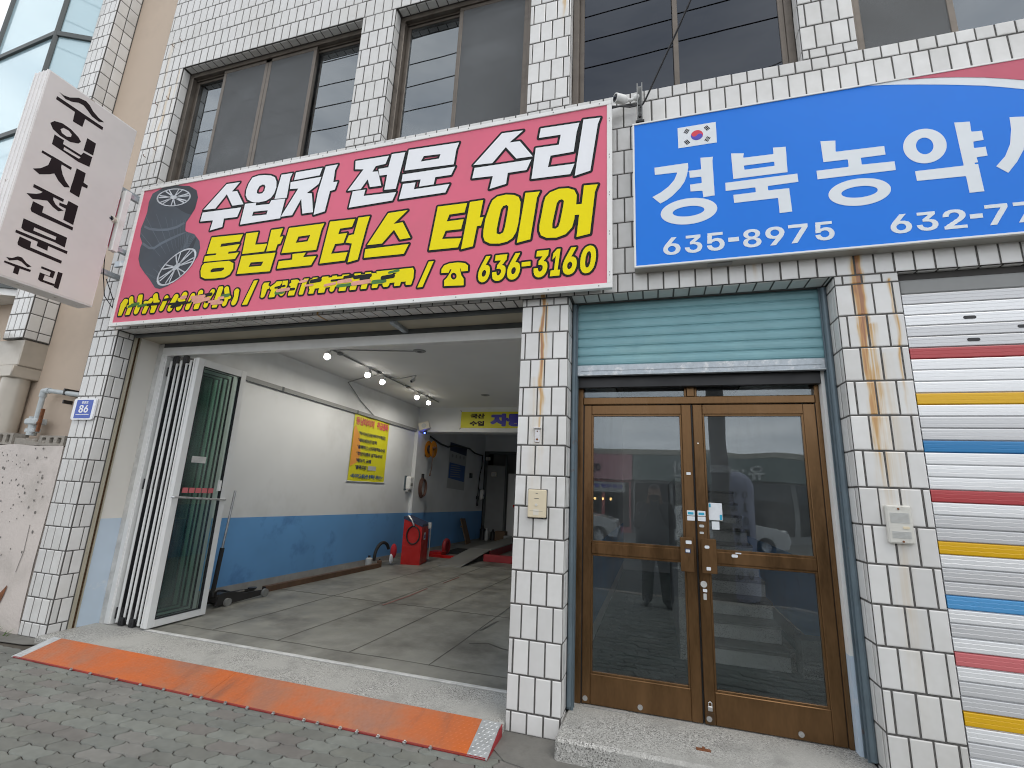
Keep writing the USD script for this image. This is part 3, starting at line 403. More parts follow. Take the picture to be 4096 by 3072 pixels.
PRINT = json.loads(r'''{"white":[[[[-4.22,4.548],[-4.045,4.543],[-4.129,4.445],[-4.06,4.442],[-3.942,4.272],[-4.086,4.275],[-4.19,4.424],[-4.309,4.274],[-4.471,4.281]]],[[[-4.473,4.25],[-3.965,4.238],[-3.993,4.134],[-4.165,4.139],[-4.165,4.044],[-4.323,4.022],[-4.307,4.137],[-4.482,4.147]]],[[[-3.888,4.571],[-3.817,4.582],[-3.736,4.576],[-3.653,4.556],[-3.598,4.527],[-3.568,4.472],[-3.558,4.405],[-3.57,4.342],[-3.603,4.293],[-3.661,4.268],[-3.746,4.264],[-3.836,4.282],[-3.902,4.321],[-3.933,4.371],[-3.94,4.432],[-3.925,4.503]],[[-3.777,4.453],[-3.743,4.466],[-3.713,4.46],[-3.698,4.434],[-3.702,4.389],[-3.723,4.363],[-3.765,4.362],[-3.794,4.377],[-3.797,4.41]]],[[[-3.519,4.542],[-3.384,4.539],[-3.403,4.49],[-3.407,4.266],[-3.554,4.273]]],[[[-3.92,4.271],[-3.778,4.267],[-3.78,4.234],[-3.608,4.225],[-3.59,4.265],[-3.422,4.258],[-3.445,4.045],[-3.936,4.04]],[[-3.794,4.165],[-3.614,4.156],[-3.62,4.109],[-3.802,4.118]]],[[[-3.342,4.539],[-3.032,4.537],[-3.052,4.458],[-3.351,4.453]]],[[[-3.389,4.436],[-3.029,4.437],[-3.048,4.362],[-3.172,4.281],[-3.111,4.268],[-3.063,4.059],[-3.185,4.059],[-3.227,4.226],[-3.305,4.06],[-3.438,4.061],[-3.282,4.349],[-3.383,4.358]]],[[[-2.994,4.546],[-2.856,4.545],[-2.88,4.485],[-2.88,4.354],[-2.832,4.352],[-2.851,4.269],[-2.904,4.262],[-2.929,4.048],[-3.051,4.028],[-3.041,4.261]]],[[[-2.659,4.547],[-2.3,4.539],[-2.326,4.458],[-2.429,4.451],[-2.458,4.395],[-2.397,4.39],[-2.344,4.231],[-2.463,4.234],[-2.498,4.322],[-2.56,4.229],[-2.703,4.233],[-2.557,4.44],[-2.652,4.456]]],[[[-2.269,4.551],[-2.13,4.546],[-2.187,4.173],[-2.306,4.181],[-2.294,4.337],[-2.376,4.341],[-2.394,4.414],[-2.291,4.415]]],[[[-2.645,4.218],[-2.509,4.215],[-2.519,4.15],[-2.18,4.138],[-2.209,4.057],[-2.665,4.049]]],[[[-2.094,4.563],[-1.595,4.546],[-1.617,4.474],[-1.63,4.33],[-2.115,4.35]],[[-1.934,4.469],[-1.768,4.46],[-1.779,4.415],[-1.96,4.416]]],[[[-2.131,4.312],[-1.615,4.304],[-1.647,4.227],[-1.799,4.229],[-1.809,4.158],[-1.952,4.158],[-1.942,4.23],[-2.135,4.239]]],[[[-2.118,4.211],[-1.991,4.207],[-2.001,4.139],[-1.656,4.137],[-1.688,4.059],[-2.142,4.059]]],[[[-1.195,4.561],[-1.005,4.551],[-1.123,4.455],[-1.031,4.45],[-0.912,4.28],[-1.054,4.284],[-1.154,4.415],[-1.268,4.278],[-1.442,4.288]]],[[[-1.429,4.258],[-0.923,4.252],[-0.961,4.158],[-1.124,4.158],[-1.134,4.055],[-1.278,4.029],[-1.256,4.15],[-1.444,4.158]]],[[[-0.851,4.54],[-0.525,4.529],[-0.547,4.442],[-0.568,4.261],[-0.76,4.258],[-0.779,4.153],[-0.56,4.147],[-0.593,4.057],[-0.915,4.065],[-0.888,4.356],[-0.693,4.35],[-0.678,4.444],[-0.864,4.449]]],[[[-0.492,4.552],[-0.355,4.542],[-0.375,4.483],[-0.432,4.062],[-0.556,4.035]]]],"yellow":[[[[-4.275,3.938],[-3.875,3.924],[-3.898,3.849],[-4.132,3.85],[-4.136,3.816],[-3.892,3.819],[-3.923,3.748],[-4.017,3.75],[-4.02,3.727],[-3.883,3.727],[-3.918,3.661],[-4.319,3.671],[-4.316,3.732],[-4.174,3.732],[-4.171,3.75],[-4.299,3.755]]],[[[-4.304,3.654],[-4.134,3.652],[-3.987,3.647],[-3.926,3.616],[-3.917,3.556],[-3.946,3.498],[-4.005,3.473],[-4.135,3.472],[-4.254,3.48],[-4.313,3.507],[-4.334,3.572],[-4.328,3.628]],[[-4.177,3.585],[-4.037,3.581],[-4.028,3.561],[-4.062,3.543],[-4.199,3.544],[-4.202,3.569]]],[[[-3.833,3.928],[-3.684,3.926],[-3.695,3.79],[-3.549,3.783],[-3.57,3.703],[-3.836,3.705]]],[[[-3.525,3.928],[-3.389,3.928],[-3.41,3.84],[-3.37,3.84],[-3.389,3.767],[-3.423,3.761],[-3.434,3.7],[-3.542,3.7]]],[[[-3.838,3.683],[-3.429,3.675],[-3.46,3.485],[-3.856,3.493]],[[-3.709,3.602],[-3.556,3.595],[-3.574,3.552],[-3.727,3.555]]],[[[-3.314,3.922],[-2.915,3.919],[-2.937,3.856],[-2.962,3.653],[-3.356,3.661]],[[-3.189,3.816],[-3.053,3.817],[-3.074,3.752],[-3.208,3.752]]],[[[-3.223,3.638],[-3.074,3.636],[-3.098,3.592],[-2.951,3.588],[-2.994,3.502],[-3.379,3.503],[-3.371,3.579],[-3.219,3.579]]],[[[-2.851,3.929],[-2.579,3.921],[-2.603,3.843],[-2.73,3.842],[-2.741,3.785],[-2.646,3.787],[-2.671,3.689],[-2.761,3.688],[-2.79,3.593],[-2.613,3.591],[-2.631,3.51],[-2.901,3.507]]],[[[-2.544,3.929],[-2.426,3.928],[-2.447,3.829],[-2.497,3.505],[-2.598,3.488],[-2.579,3.673],[-2.647,3.69],[-2.624,3.759],[-2.57,3.764]]],[[[-2.236,3.933],[-2.043,3.935],[-2.17,3.816],[-2.079,3.821],[-1.987,3.659],[-2.088,3.654],[-2.158,3.758],[-2.265,3.636],[-2.416,3.637]]],[[[-2.429,3.599],[-1.997,3.6],[-2.035,3.511],[-2.432,3.515]]],[[[-1.748,3.928],[-1.475,3.924],[-1.492,3.837],[-1.632,3.836],[-1.652,3.773],[-1.496,3.772],[-1.513,3.683],[-1.655,3.685],[-1.681,3.61],[-1.504,3.596],[-1.529,3.515],[-1.795,3.518]]],[[[-1.449,3.929],[-1.33,3.931],[-1.351,3.769],[-1.317,3.77],[-1.336,3.692],[-1.371,3.691],[-1.395,3.51],[-1.499,3.494]]],[[[-1.265,3.87],[-1.246,3.915],[-1.204,3.945],[-1.129,3.952],[-1.059,3.938],[-1.018,3.913],[-1.0,3.863],[-1.002,3.769],[-1.012,3.666],[-1.026,3.595],[-1.055,3.543],[-1.098,3.517],[-1.166,3.507],[-1.245,3.517],[-1.292,3.545],[-1.309,3.589],[-1.31,3.641],[-1.299,3.746]],[[-1.167,3.818],[-1.149,3.847],[-1.119,3.855],[-1.103,3.836],[-1.108,3.773],[-1.124,3.649],[-1.136,3.604],[-1.165,3.59],[-1.193,3.601],[-1.194,3.642],[-1.182,3.73]]],[[[-0.961,3.942],[-0.84,3.936],[-0.862,3.885],[-0.906,3.515],[-1.015,3.497]]],[[[-0.803,3.834],[-0.79,3.879],[-0.754,3.915],[-0.684,3.936],[-0.609,3.931],[-0.558,3.906],[-0.537,3.856],[-0.541,3.775],[-0.554,3.646],[-0.571,3.578],[-0.62,3.525],[-0.692,3.504],[-0.771,3.511],[-0.818,3.539],[-0.833,3.581],[-0.833,3.632],[-0.819,3.722]],[[-0.697,3.808],[-0.681,3.832],[-0.656,3.839],[-0.639,3.82],[-0.645,3.77],[-0.666,3.641],[-0.679,3.597],[-0.703,3.582],[-0.728,3.59],[-0.729,3.629],[-0.714,3.718]]],[[[-0.481,3.935],[-0.373,3.928],[-0.395,3.865],[-0.431,3.506],[-0.534,3.49],[-0.516,3.681],[-0.57,3.683],[-0.554,3.775],[-0.497,3.773]]]],"small":[[[[-3.629,3.402],[-3.583,3.404],[-3.662,3.162],[-3.722,3.162]]],[[[-1.788,3.411],[-1.742,3.412],[-1.826,3.184],[-1.873,3.183]]],[[[-1.662,3.294],[-1.662,3.33],[-1.641,3.361],[-1.596,3.375],[-1.518,3.376],[-1.456,3.364],[-1.426,3.338],[-1.424,3.291],[-1.481,3.292],[-1.492,3.321],[-1.586,3.321],[-1.596,3.291]]],[[[-1.579,3.294],[-1.571,3.324],[-1.499,3.325],[-1.479,3.256],[-1.456,3.223],[-1.452,3.167],[-1.626,3.174],[-1.63,3.224],[-1.606,3.247]],[[-1.52,3.254],[-1.523,3.239],[-1.532,3.228],[-1.545,3.225],[-1.558,3.231],[-1.569,3.243],[-1.574,3.259],[-1.572,3.274],[-1.563,3.284],[-1.55,3.287],[-1.536,3.282],[-1.525,3.269]]]],"digits_quad":[[-1.339,3.185],[-0.386,3.17],[-0.371,3.4],[-1.299,3.417]],"smear1":[[-5.359,3.175],[-3.788,3.191],[-3.796,3.384],[-5.34,3.377]],"smear2":[[-3.516,3.229],[-1.919,3.181],[-1.935,3.393],[-3.457,3.369]],"tyres":[[-5.3,4.497],[-5.276,4.593],[-5.139,4.642],[-4.939,4.639],[-4.752,4.602],[-4.64,4.536],[-4.599,4.448],[-4.607,4.314],[-4.656,4.227],[-4.695,4.166],[-4.681,4.071],[-4.655,4.044],[-4.536,4.001],[-4.445,3.912],[-4.418,3.833],[-4.426,3.745],[-4.493,3.651],[-4.615,3.537],[-4.747,3.455],[-4.849,3.432],[-4.917,3.451],[-5.029,3.563],[-5.115,3.635],[-5.206,3.723],[-5.251,3.806],[-5.263,3.941],[-5.25,3.994],[-5.31,4.082],[-5.325,4.18],[-5.302,4.274],[-5.288,4.369]],"tyre_seams":[[[-5.285,4.202],[-5.203,4.164],[-5.062,4.133],[-4.929,4.121],[-4.805,4.134],[-4.711,4.168],[-4.699,4.15],[-4.791,4.112],[-4.923,4.099],[-5.056,4.111],[-5.197,4.142],[-5.284,4.182]],[[-5.25,3.994],[-5.135,3.927],[-5.067,3.919],[-4.982,3.962],[-4.865,4.001],[-4.746,4.033],[-4.655,4.044],[-4.741,4.013],[-4.858,3.977],[-4.975,3.938],[-5.053,3.898],[-5.137,3.907],[-5.251,3.974]],[[-5.036,3.81],[-4.992,3.884],[-4.879,3.937],[-4.728,3.965],[-4.588,3.962],[-4.465,3.902],[-4.582,3.942],[-4.722,3.942],[-4.856,3.911],[-4.952,3.853],[-4.999,3.793],[-4.989,3.701],[-5.005,3.702]]],"rim1":[[-4.693,4.479],[-4.709,4.508],[-4.74,4.537],[-4.786,4.564],[-4.843,4.587],[-4.907,4.604],[-4.974,4.614],[-5.039,4.616],[-5.098,4.61],[-5.147,4.596],[-5.182,4.576],[-5.2,4.551],[-5.2,4.522],[-5.183,4.491],[-5.149,4.462],[-5.102,4.435],[-5.044,4.413],[-4.979,4.397],[-4.913,4.388],[-4.849,4.387],[-4.792,4.393],[-4.745,4.406],[-4.712,4.426],[-4.694,4.451]],"rim2":[[-4.469,3.824],[-4.507,3.843],[-4.557,3.85],[-4.616,3.843],[-4.678,3.823],[-4.741,3.791],[-4.8,3.749],[-4.85,3.7],[-4.889,3.648],[-4.912,3.595],[-4.919,3.547],[-4.91,3.506],[-4.884,3.475],[-4.845,3.456],[-4.794,3.451],[-4.735,3.459],[-4.673,3.48],[-4.612,3.512],[-4.554,3.554],[-4.506,3.601],[-4.468,3.653],[-4.445,3.704],[-4.437,3.751],[-4.445,3.792]],"blue":[[[[0.055,4.004],[0.296,4.004],[0.296,3.963],[0.284,3.899],[0.266,3.849],[0.234,3.801],[0.178,3.744],[0.136,3.714],[0.091,3.692],[0.035,3.754],[0.097,3.785],[0.153,3.826],[0.195,3.876],[0.219,3.936],[0.057,3.941]]],[[[0.384,4.032],[0.471,4.025],[0.465,3.994],[0.467,3.704],[0.39,3.7],[0.387,3.754],[0.305,3.761],[0.303,3.818],[0.385,3.819],[0.384,3.872],[0.304,3.875],[0.301,3.935],[0.385,3.933]]],[[[0.593,4.031],[0.678,4.017],[0.67,3.98],[0.868,3.975],[0.868,4.028],[0.949,4.02],[0.945,3.815],[0.597,3.817]],[[0.672,3.915],[0.868,3.913],[0.869,3.879],[0.673,3.88]]],[[[0.542,3.794],[1.004,3.793],[1.005,3.728],[0.814,3.725],[0.814,3.69],[0.945,3.687],[0.95,3.505],[0.873,3.503],[0.872,3.622],[0.592,3.623],[0.59,3.688],[0.736,3.688],[0.735,3.727],[0.542,3.728]]],[[[1.165,4.024],[1.254,4.011],[1.247,3.923],[1.529,3.916],[1.529,3.849],[1.388,3.85],[1.388,3.797],[1.573,3.79],[1.573,3.724],[1.122,3.728],[1.121,3.795],[1.312,3.793],[1.313,3.852],[1.168,3.855]]],[[[1.926,4.017],[2.007,4.007],[2.004,3.931],[2.058,3.928],[2.058,3.86],[2.004,3.858],[2.001,3.81],[2.061,3.809],[2.061,3.744],[2.004,3.742],[2.008,3.706],[1.933,3.701]]],[[[1.675,3.697],[2.006,3.693],[2.01,3.498],[1.936,3.498],[1.934,3.618],[1.677,3.625]]],[[[2.21,3.998],[2.289,3.985],[2.278,3.895],[2.242,3.753],[2.199,3.676],[2.145,3.606],[2.093,3.661],[2.147,3.724],[2.183,3.803],[2.205,3.91]]]],"blue_ell":[[[0.091,0.479,3.495,3.706],[0.175,0.393,3.559,3.642]],[[1.175,1.531,3.493,3.695],[1.25,1.458,3.553,3.637]],[[1.632,1.866,3.745,4.004],[1.702,1.796,3.812,3.937]]],"blue_digits":[["6",0.102,0.22,3.265,3.403],["3",0.25,0.366,3.265,3.404],["5",0.398,0.513,3.265,3.406],["-",0.538,0.607,3.322,3.355],["8",0.632,0.746,3.265,3.403],["9",0.774,0.891,3.265,3.403],["7",0.916,1.033,3.266,3.404],["5",1.073,1.184,3.266,3.403],["6",1.498,1.612,3.265,3.399],["3",1.638,1.75,3.266,3.397],["2",1.778,1.895,3.262,3.394],["-",1.915,1.979,3.319,3.349],["7",1.994,2.107,3.263,3.401],["7",2.134,2.245,3.263,3.399]],"flag":[[0.231,4.324],[0.501,4.32],[0.504,4.14],[0.233,4.146]],"arc_low":[[1.485,4.412],[1.566,4.397],[1.659,4.379],[1.779,4.351],[1.896,4.322],[2.009,4.291],[2.12,4.259],[2.226,4.22],[2.312,4.186],[2.43,4.131]],"arc_up":[[1.724,4.403],[1.814,4.391],[1.903,4.376],[2.017,4.35],[2.128,4.32],[2.236,4.284],[2.322,4.251],[2.441,4.199]],"blade":[[[[-0.987,5.159],[-0.951,5.155],[-0.901,5.175],[-0.836,5.233],[-0.773,5.251],[-0.735,5.234],[-0.698,5.197],[-0.642,5.169],[-0.585,5.161],[-0.629,5.129],[-0.695,5.136],[-0.74,5.166],[-0.784,5.19],[-0.825,5.183],[-0.877,5.147],[-0.928,5.131]]],[[[-0.993,5.105],[-0.582,5.102],[-0.581,5.066],[-0.742,5.064],[-0.746,4.964],[-0.829,4.96],[-0.834,5.066],[-0.995,5.068]]],[[[-0.984,4.807],[-0.959,4.85],[-0.899,4.875],[-0.826,4.87],[-0.754,4.838],[-0.724,4.807],[-0.74,4.773],[-0.807,4.739],[-0.887,4.74],[-0.953,4.762]],[[-0.901,4.806],[-0.882,4.838],[-0.838,4.842],[-0.808,4.823],[-0.809,4.792],[-0.841,4.772],[-0.882,4.778]]],[[[-0.684,4.884],[-0.603,4.885],[-0.6,4.743],[-0.686,4.738]]],[[[-0.931,4.721],[-0.852,4.72],[-0.852,4.678],[-0.695,4.675],[-0.681,4.715],[-0.603,4.722],[-0.604,4.605],[-0.701,4.591],[-0.929,4.615]],[[-0.838,4.656],[-0.693,4.65],[-0.703,4.625],[-0.836,4.625]]],[[[-0.98,4.504],[-0.736,4.498],[-0.739,4.469],[-0.983,4.479]]],[[[-0.9,4.503],[-0.818,4.502],[-0.817,4.443],[-0.79,4.381],[-0.757,4.334],[-0.709,4.292],[-0.753,4.266],[-0.81,4.301],[-0.851,4.347],[-0.886,4.313],[-0.952,4.265],[-1.007,4.286],[-0.954,4.33],[-0.911,4.396]]],[[[-0.699,4.518],[-0.619,4.52],[-0.616,4.414],[-0.574,4.407],[-0.575,4.374],[-0.62,4.369],[-0.618,4.241],[-0.701,4.247],[-0.703,4.301],[-0.7,4.375]]],[[[-0.969,4.149],[-0.728,4.148],[-0.728,4.117],[-0.968,4.116]]],[[[-0.889,4.128],[-0.809,4.128],[-0.805,4.091],[-0.779,4.059],[-0.754,4.046],[-0.707,4.036],[-0.745,4.005],[-0.793,4.021],[-0.844,4.056],[-0.896,4.031],[-0.949,4.005],[-0.999,4.033],[-0.932,4.069],[-0.903,4.098]]],[[[-0.691,4.155],[-0.606,4.152],[-0.605,3.941],[-0.69,3.946],[-0.694,4.065],[-0.751,4.067],[-0.754,4.095],[-0.695,4.104]]],[[[-0.94,3.987],[-0.857,3.984],[-0.856,3.922],[-0.6,3.917],[-0.598,3.884],[-0.877,3.881],[-0.93,3.885],[-0.941,3.906]]],[[[-0.968,3.792],[-0.623,3.79],[-0.621,3.685],[-0.707,3.694],[-0.939,3.684],[-0.964,3.697]],[[-0.88,3.752],[-0.705,3.753],[-0.705,3.719],[-0.879,3.719]]],[[[-0.994,3.661],[-0.591,3.66],[-0.592,3.63],[-0.746,3.634],[-0.741,3.585],[-0.826,3.591],[-0.826,3.633],[-0.994,3.634]]],[[[-0.957,3.614],[-0.871,3.608],[-0.867,3.554],[-0.614,3.546],[-0.615,3.515],[-0.914,3.524],[-0.952,3.531],[-0.959,3.549]]],[[[-1.003,3.385],[-0.964,3.394],[-0.93,3.43],[-0.901,3.433],[-0.86,3.398],[-0.819,3.382],[-0.846,3.364],[-0.896,3.393],[-0.926,3.396],[-0.977,3.365]]],[[[-1.006,3.349],[-0.816,3.351],[-0.818,3.328],[-0.894,3.327],[-0.894,3.266],[-0.931,3.268],[-0.93,3.327],[-1.008,3.332]]],[[[-0.75,3.421],[-0.641,3.418],[-0.644,3.349],[-0.71,3.35],[-0.714,3.299],[-0.622,3.299],[-0.623,3.276],[-0.731,3.278],[-0.75,3.289],[-0.75,3.358],[-0.673,3.356],[-0.673,3.398],[-0.751,3.4]]],[[[-0.62,3.428],[-0.582,3.428],[-0.583,3.262],[-0.621,3.267]]]]}''')
# ================================================================== ground
g = M(); g.box(-250, 250, -250, 250, -1.0, -0.16); ground = part(None, 'ground', g, 'asphalt', kind='structure')
g = M(); g.box(-60, 60, -13.2, -4.62, -0.15, -0.12); road = part(None, 'road', g, 'asphalt', kind='structure')
g = M()
for i in range(-14, 14): g.box(i*4.0, i*4.0+2.2, -8.97, -8.85, -0.125, -0.116)
part(None, 'road_marking', g, 'road_paint', kind='structure')
g = M(); g.box(-60, 60, -18.2, -13.2, -0.16, 0.0); part(None, 'far_pavement', g, 'sidewalk_patch', kind='structure')
g = M(); g.box(-60, 60, -4.48, 0.02, -0.16, -0.012); pavement = part(None, 'pavement', g, 'joint_soil', kind='structure')
g = M()
for i in range(-20, 20): g.box(i*1.0, i*1.0+0.99, -4.62, -4.48, -0.16, 0.004, c=0.012)
part(None, 'kerb', g, 'concrete_block', kind='structure')

PX, PYW, GAP = 0.236, 0.1055, 0.0045
def paver_mesh(cx, cy, dz):
    w, h = PX/2, PYW/2
    def edge(u): return 0.0085*math.sin(2*PI*(cx+u)/(PX/2)+0.6)
    top = [(u, h+edge(u)) for u in np.linspace(-w, w, 7)]; bot = [(u, -h+edge(u)) for u in np.linspace(w, -w, 7)]
    sx = lambda v: 0.013*math.sin(PI*v/h)
    right = [(w+sx(v), v) for v in (h*0.5, -h*0.5)]; left = [(-w+sx(v), v) for v in (-h*0.5, h*0.5)]
    poly = Polygon(top+right+bot+left).buffer(0)
    a = poly.buffer(-GAP/2, join_style=2, mitre_limit=2).simplify(0.0012); b = a.buffer(-0.004, join_style=2, mitre_limit=2)
    pa = np.array(a.exterior.coords)[:-1]; pb = np.array(b.exterior.coords)[:-1]
    m = M()
    if len(pa) == len(pb):
        k = np.argmin(((pb-pa[0])**2).sum(1)); pb = np.roll(pb, -k, 0)
        n = len(pa); i = np.arange(n); j = (i+1) % n
        m.add(np.vstack([np.c_[pa, np.full(n, -0.007)], np.c_[pb, np.zeros(n)]]), np.stack([i, j, j+n, i+n], 1))
        sh = Polygon(pb)
    else: sh = a
    v, f = trimesh.creation.triangulate_polygon(sh, engine='earcut'); m.add(np.c_[v, np.zeros(len(v))], f)
    v, f = m.arrays(); tx, ty = rng.normal(0, 0.006, 2)
    v[:, 2] += dz+v[:, 0]*tx+v[:, 1]*ty; v[:, :2] += (cx, cy)
    return v, f
cells = []
for k in range(-2, 40):
    yc = -0.48-PYW*k
    if yc < -4.4 or yc > -0.03: continue
    off = -2.68 if k % 2 == 0 else -2.568
    for i in range(-30, 30):
        xc = off+PX*i+PX/2
        if not -9.4 < xc < 4.2: continue
        q = project((xc, yc, 0)); seen = q is not None and -80 < q[0] < 4176 and -80 < q[1] < 3150
        size = 1/np.linalg.norm(np.array([xc, yc, 0])-CAM) if seen else 0
        hidden = -5.15 < xc < -1.1 and yc > -0.36
        cells.append((0 if hidden else size, xc, yc))
cells.sort(reverse=True)
mass = [M() for _ in range(3)]
for q, (s, xc, yc) in enumerate(cells):
    v, f = paver_mesh(xc, yc, rng.normal(0, 0.0013))
    if s > 0 and q < 296: part(pavement, 'paver', M().add(v, f), f'paver_{int(rng.integers(6))}')
    else: mass[int(rng.integers(3))].add(v, f)
for i, m_ in enumerate(mass):
    part(pavement, 'pavers', m_, f'paver_{i}', kind='stuff')
# cement smeared over the blocks along the foot of the building
blob = Polygon([(-0.97, -0.02), (-0.97, -0.20), (-0.86, -0.31), (-0.7, -0.34), (-0.52, -0.42), (-0.3, -0.47), (0.1, -0.5), (0.5, -0.45), (1.0, -0.5), (1.4, -0.33), (2.0, -0.3), (3.0, -0.25), (3.0, -0.02)]).buffer(0.03)
g = M(); g.poly(blob, FLOOR(0.0), 0.006); part(None, 'cement_patch', g, 'sidewalk_patch', kind='structure')
blob = Polygon([(-7.2, 0.0), (-7.2, -0.30), (-6.4, -0.26), (-5.9, -0.16), (-5.5, -0.12), (-5.3, -0.02)]).buffer(0.02)
g = M(); g.poly(blob, FLOOR(0.0), 0.005); part(None, 'cement_patch', g, 'sidewalk_patch', kind='structure')

# ================================================================== the tiled building
bld = thing('tiled_building', 'two-storey building faced in white upright tiles with dark grouting, rust streaked piers and shopfronts below', 'building')
XL, XR, ZT = -5.85, 6.0, 8.9
OPEN = dict(garage=(-5.48, -0.98, -1, 3.05), entrance=(-0.602, 1.188, -1, 3.05), shop=(1.552, 5.85, -1, 3.05),
            w1=(-5.45, -2.90, 4.83, 6.45), w2=(-2.495, -1.02, 4.83, 6.45), w3=(-0.63, 1.15, 4.83, 6.45), w4=(1.516, 3.3, 4.83, 6.45))
wall_shape = sbox(XL, 0.0, XR, ZT)
for o in OPEN.values(): wall_shape = wall_shape.difference(sbox(o[0]-0.0045, o[2]-0.0065, o[1]+0.0045, o[3]+0.0045))
g = M(); g.poly(wall_shape, lambda p: np.stack([p[:, 0], 0.0045+p[:, 2], p[:, 1]], 1), 0.25)
part(bld, 'facade_wall', g, 'grout')
ZROWS = [2.985+0.2195*k for k in range(-14, 1)]+[2.985+0.2169*k for k in range(1, 9)]+[4.916, 5.131, 5.350, 5.574, 5.793, 6.013, 6.232, 6.452]+[6.452+0.2195*k for k in range(1, 12)]
PITCH_X, JT = 0.1105, 0.0112
tiles = []
def tile_add(kind, plane, a0, a1, z0, z1, sgn=-1):
    tiles.append((kind, plane, a0, a1, z0, z1, sgn))
holes = [sbox(o[0], o[2], o[1], o[3]) for o in OPEN.values()]
covered = [(-5.36, -0.36, 3.16, 4.62), (0.0, 5.8, 3.27, 4.32)]
for r in range(len(ZROWS)-1):
    za, zb = max(ZROWS[r], 0.004), ZROWS[r+1]
    if zb < 0.05: continue
    # solid x spans at the row, split where an opening begins part-way up
    cuts = sorted({za, zb} | {z for z in (3.05, 4.83, 6.45) if za+0.03 < z < zb-0.03})
    for z0, z1 in zip(cuts[:-1], cuts[1:]):
        zm = (z0+z1)/2
        spans = [(XL, XR)]
        for o in OPEN.values():
            if o[2] < zm < o[3]:
                spans = [s for a, b in spans for s in ((a, min(b, o[0])), (max(a, o[1]), b)) if s[1]-s[0] > 0.01]
        for a, b in spans:
            pier = b-a < 0.6
            if pier: ph = {-1: 0.037, 0: -0.005}[-(r % 2)]+a if a > -5.7 else a+(0.0 if r % 2 else 0.052)
            else: ph = -5.48+(0.0 if r % 2 else PITCH_X/2)
            if pier and a > 1.0 and a < 1.3: ph = a+(0.048 if r % 2 == 0 else 0.100)
            if pier and -1.0 < a < -0.9: ph = a+(0.037 if r % 2 == 0 else 0.087)
            k0 = math.floor((a-ph)/PITCH_X); x = ph+k0*PITCH_X
            while x < b-0.004:
                x0, x1 = max(x, a), min(x+PITCH_X, b)
                if x1-x0 > 0.014:
                    if not any(c[0] < x0 and x1 < c[1] and c[2] < z0 and z1 < c[3] for c in covered):
                        tile_add('f', 0.0, x0, x1, z0, z1)
                x += PITCH_X
# returns of the openings: sides (x planes), soffits and window sills
for key, dep in (('garage', 0.24), ('entrance', 0.175), ('w1', 0.108), ('w2', 0.108), ('w3', 0.108)):
    o = OPEN[key]; zlo, zhi = max(o[2], 0.004), o[3]
    for X, sg in ((o[0], 1), (o[1], -1)):
        for r in range(len(ZROWS)-1):
            z0, z1 = max(ZROWS[r], zlo), min(ZROWS[r+1], zhi)
            if z1-z0 < 0.03: continue
            ys = [0.0125, 0.072+0.03*(r % 2), dep] if dep > 0.2 else ([0.0125, 0.062 if r % 2 else 0.11, dep] if key == 'entrance' else [0.0125, dep])
            if key == 'garage': ys = [0.0125, 0.075 if r % 2 else 0.125, 0.175]
            for a, b in zip(ys[:-1], ys[1:]): tile_add('s', X, a, b, z0, z1, sg)
    x = o[0]
    while x < o[1]-0.02:
        tile_add('u', o[3], x+0.0125 if x == o[0] else x, min(x+PITCH_X, o[1]), 0.0125, min(dep, 0.165) if key != 'garage' else 0.16); x += PITCH_X
o = OPEN['shop']; x = o[0]
while x < o[1]:
    tile_add('u', o[3], x, x+PITCH_X, 0.0125, 0.12); x += PITCH_X
for key in ('w1', 'w2', 'w3', 'w4'):
    o = OPEN[key]; x = o[0]
    while x < o[1]-0.02:
        tile_add('d', o[2], x, min(x+PITCH_X, o[1]), 0.0125, 0.145); x += PITCH_X
def tile_geo(t):
    kind, P, a0, a1, b0, b1, sg = t
    e = rng.normal(0, 0.0006, 4); j = JT/2
    a0, a1, b0, b1 = a0+j+e[0], a1-j+e[1], b0+j+e[2], b1-j+e[3]
    c = 0.0055; lift = rng.normal(0, 0.0006); tl = rng.normal(0, 0.004, 2)
    A = np.array([(a0, b0), (a1, b0), (a1, b1), (a0, b1)]); B = np.array([(a0+c, b0+c), (a1-c, b0+c), (a1-c, b1-c), (a0+c, b1-c)])
    ctr = A.mean(0); h = lambda q: lift+(q-ctr)@tl
    v = np.vstack([np.c_[A, np.full(4, -0.006)], np.c_[A, h(A)-0.0028], np.c_[B, h(B)]])
    f = [(0, 1, 5, 4), (1, 2, 6, 5), (2, 3, 7, 6), (3, 0, 4, 7), (4, 5, 9, 8), (5, 6, 10, 9), (6, 7, 11, 10), (7, 4, 8, 11), (8, 9, 10, 11)]
    if kind == 'f': w = np.stack([v[:, 0], P-v[:, 2], v[:, 1]], 1)
    elif kind == 's': w = np.stack([P+sg*v[:, 2], v[:, 0], v[:, 1]], 1)
    elif kind == 'u': w = np.stack([v[:, 0], v[:, 1], P-v[:, 2]], 1)
    else: w = np.stack([v[:, 0], v[:, 1], P+v[:, 2]-0.002], 1)
    ctr3 = w[8:].mean(0)
    return w, f, ctr3
ranked = []
for t in tiles:
    w, f, c3 = tile_geo(t); q = [project(p) for p in w[8:]]
    area = 0.0
    if all(q) and -10 < np.mean([a for a, b in q]) < 4106 and -10 < np.mean([b for a, b in q]) < 3082:
        area = abs(sum(q[i][0]*q[(i+1) % 4][1]-q[(i+1) % 4][0]*q[i][1] for i in range(4)))/2
        nrm = {'f': (0, -1, 0), 's': (t[6], 0, 0), 'u': (0, 0, -1), 'd': (0, 0, 1)}[t[0]]
        if np.dot(nrm, CAM-c3) <= 0: area = 0.0
    ranked.append((area, w, f))
ranked.sort(key=lambda q: -q[0])
mass = M()
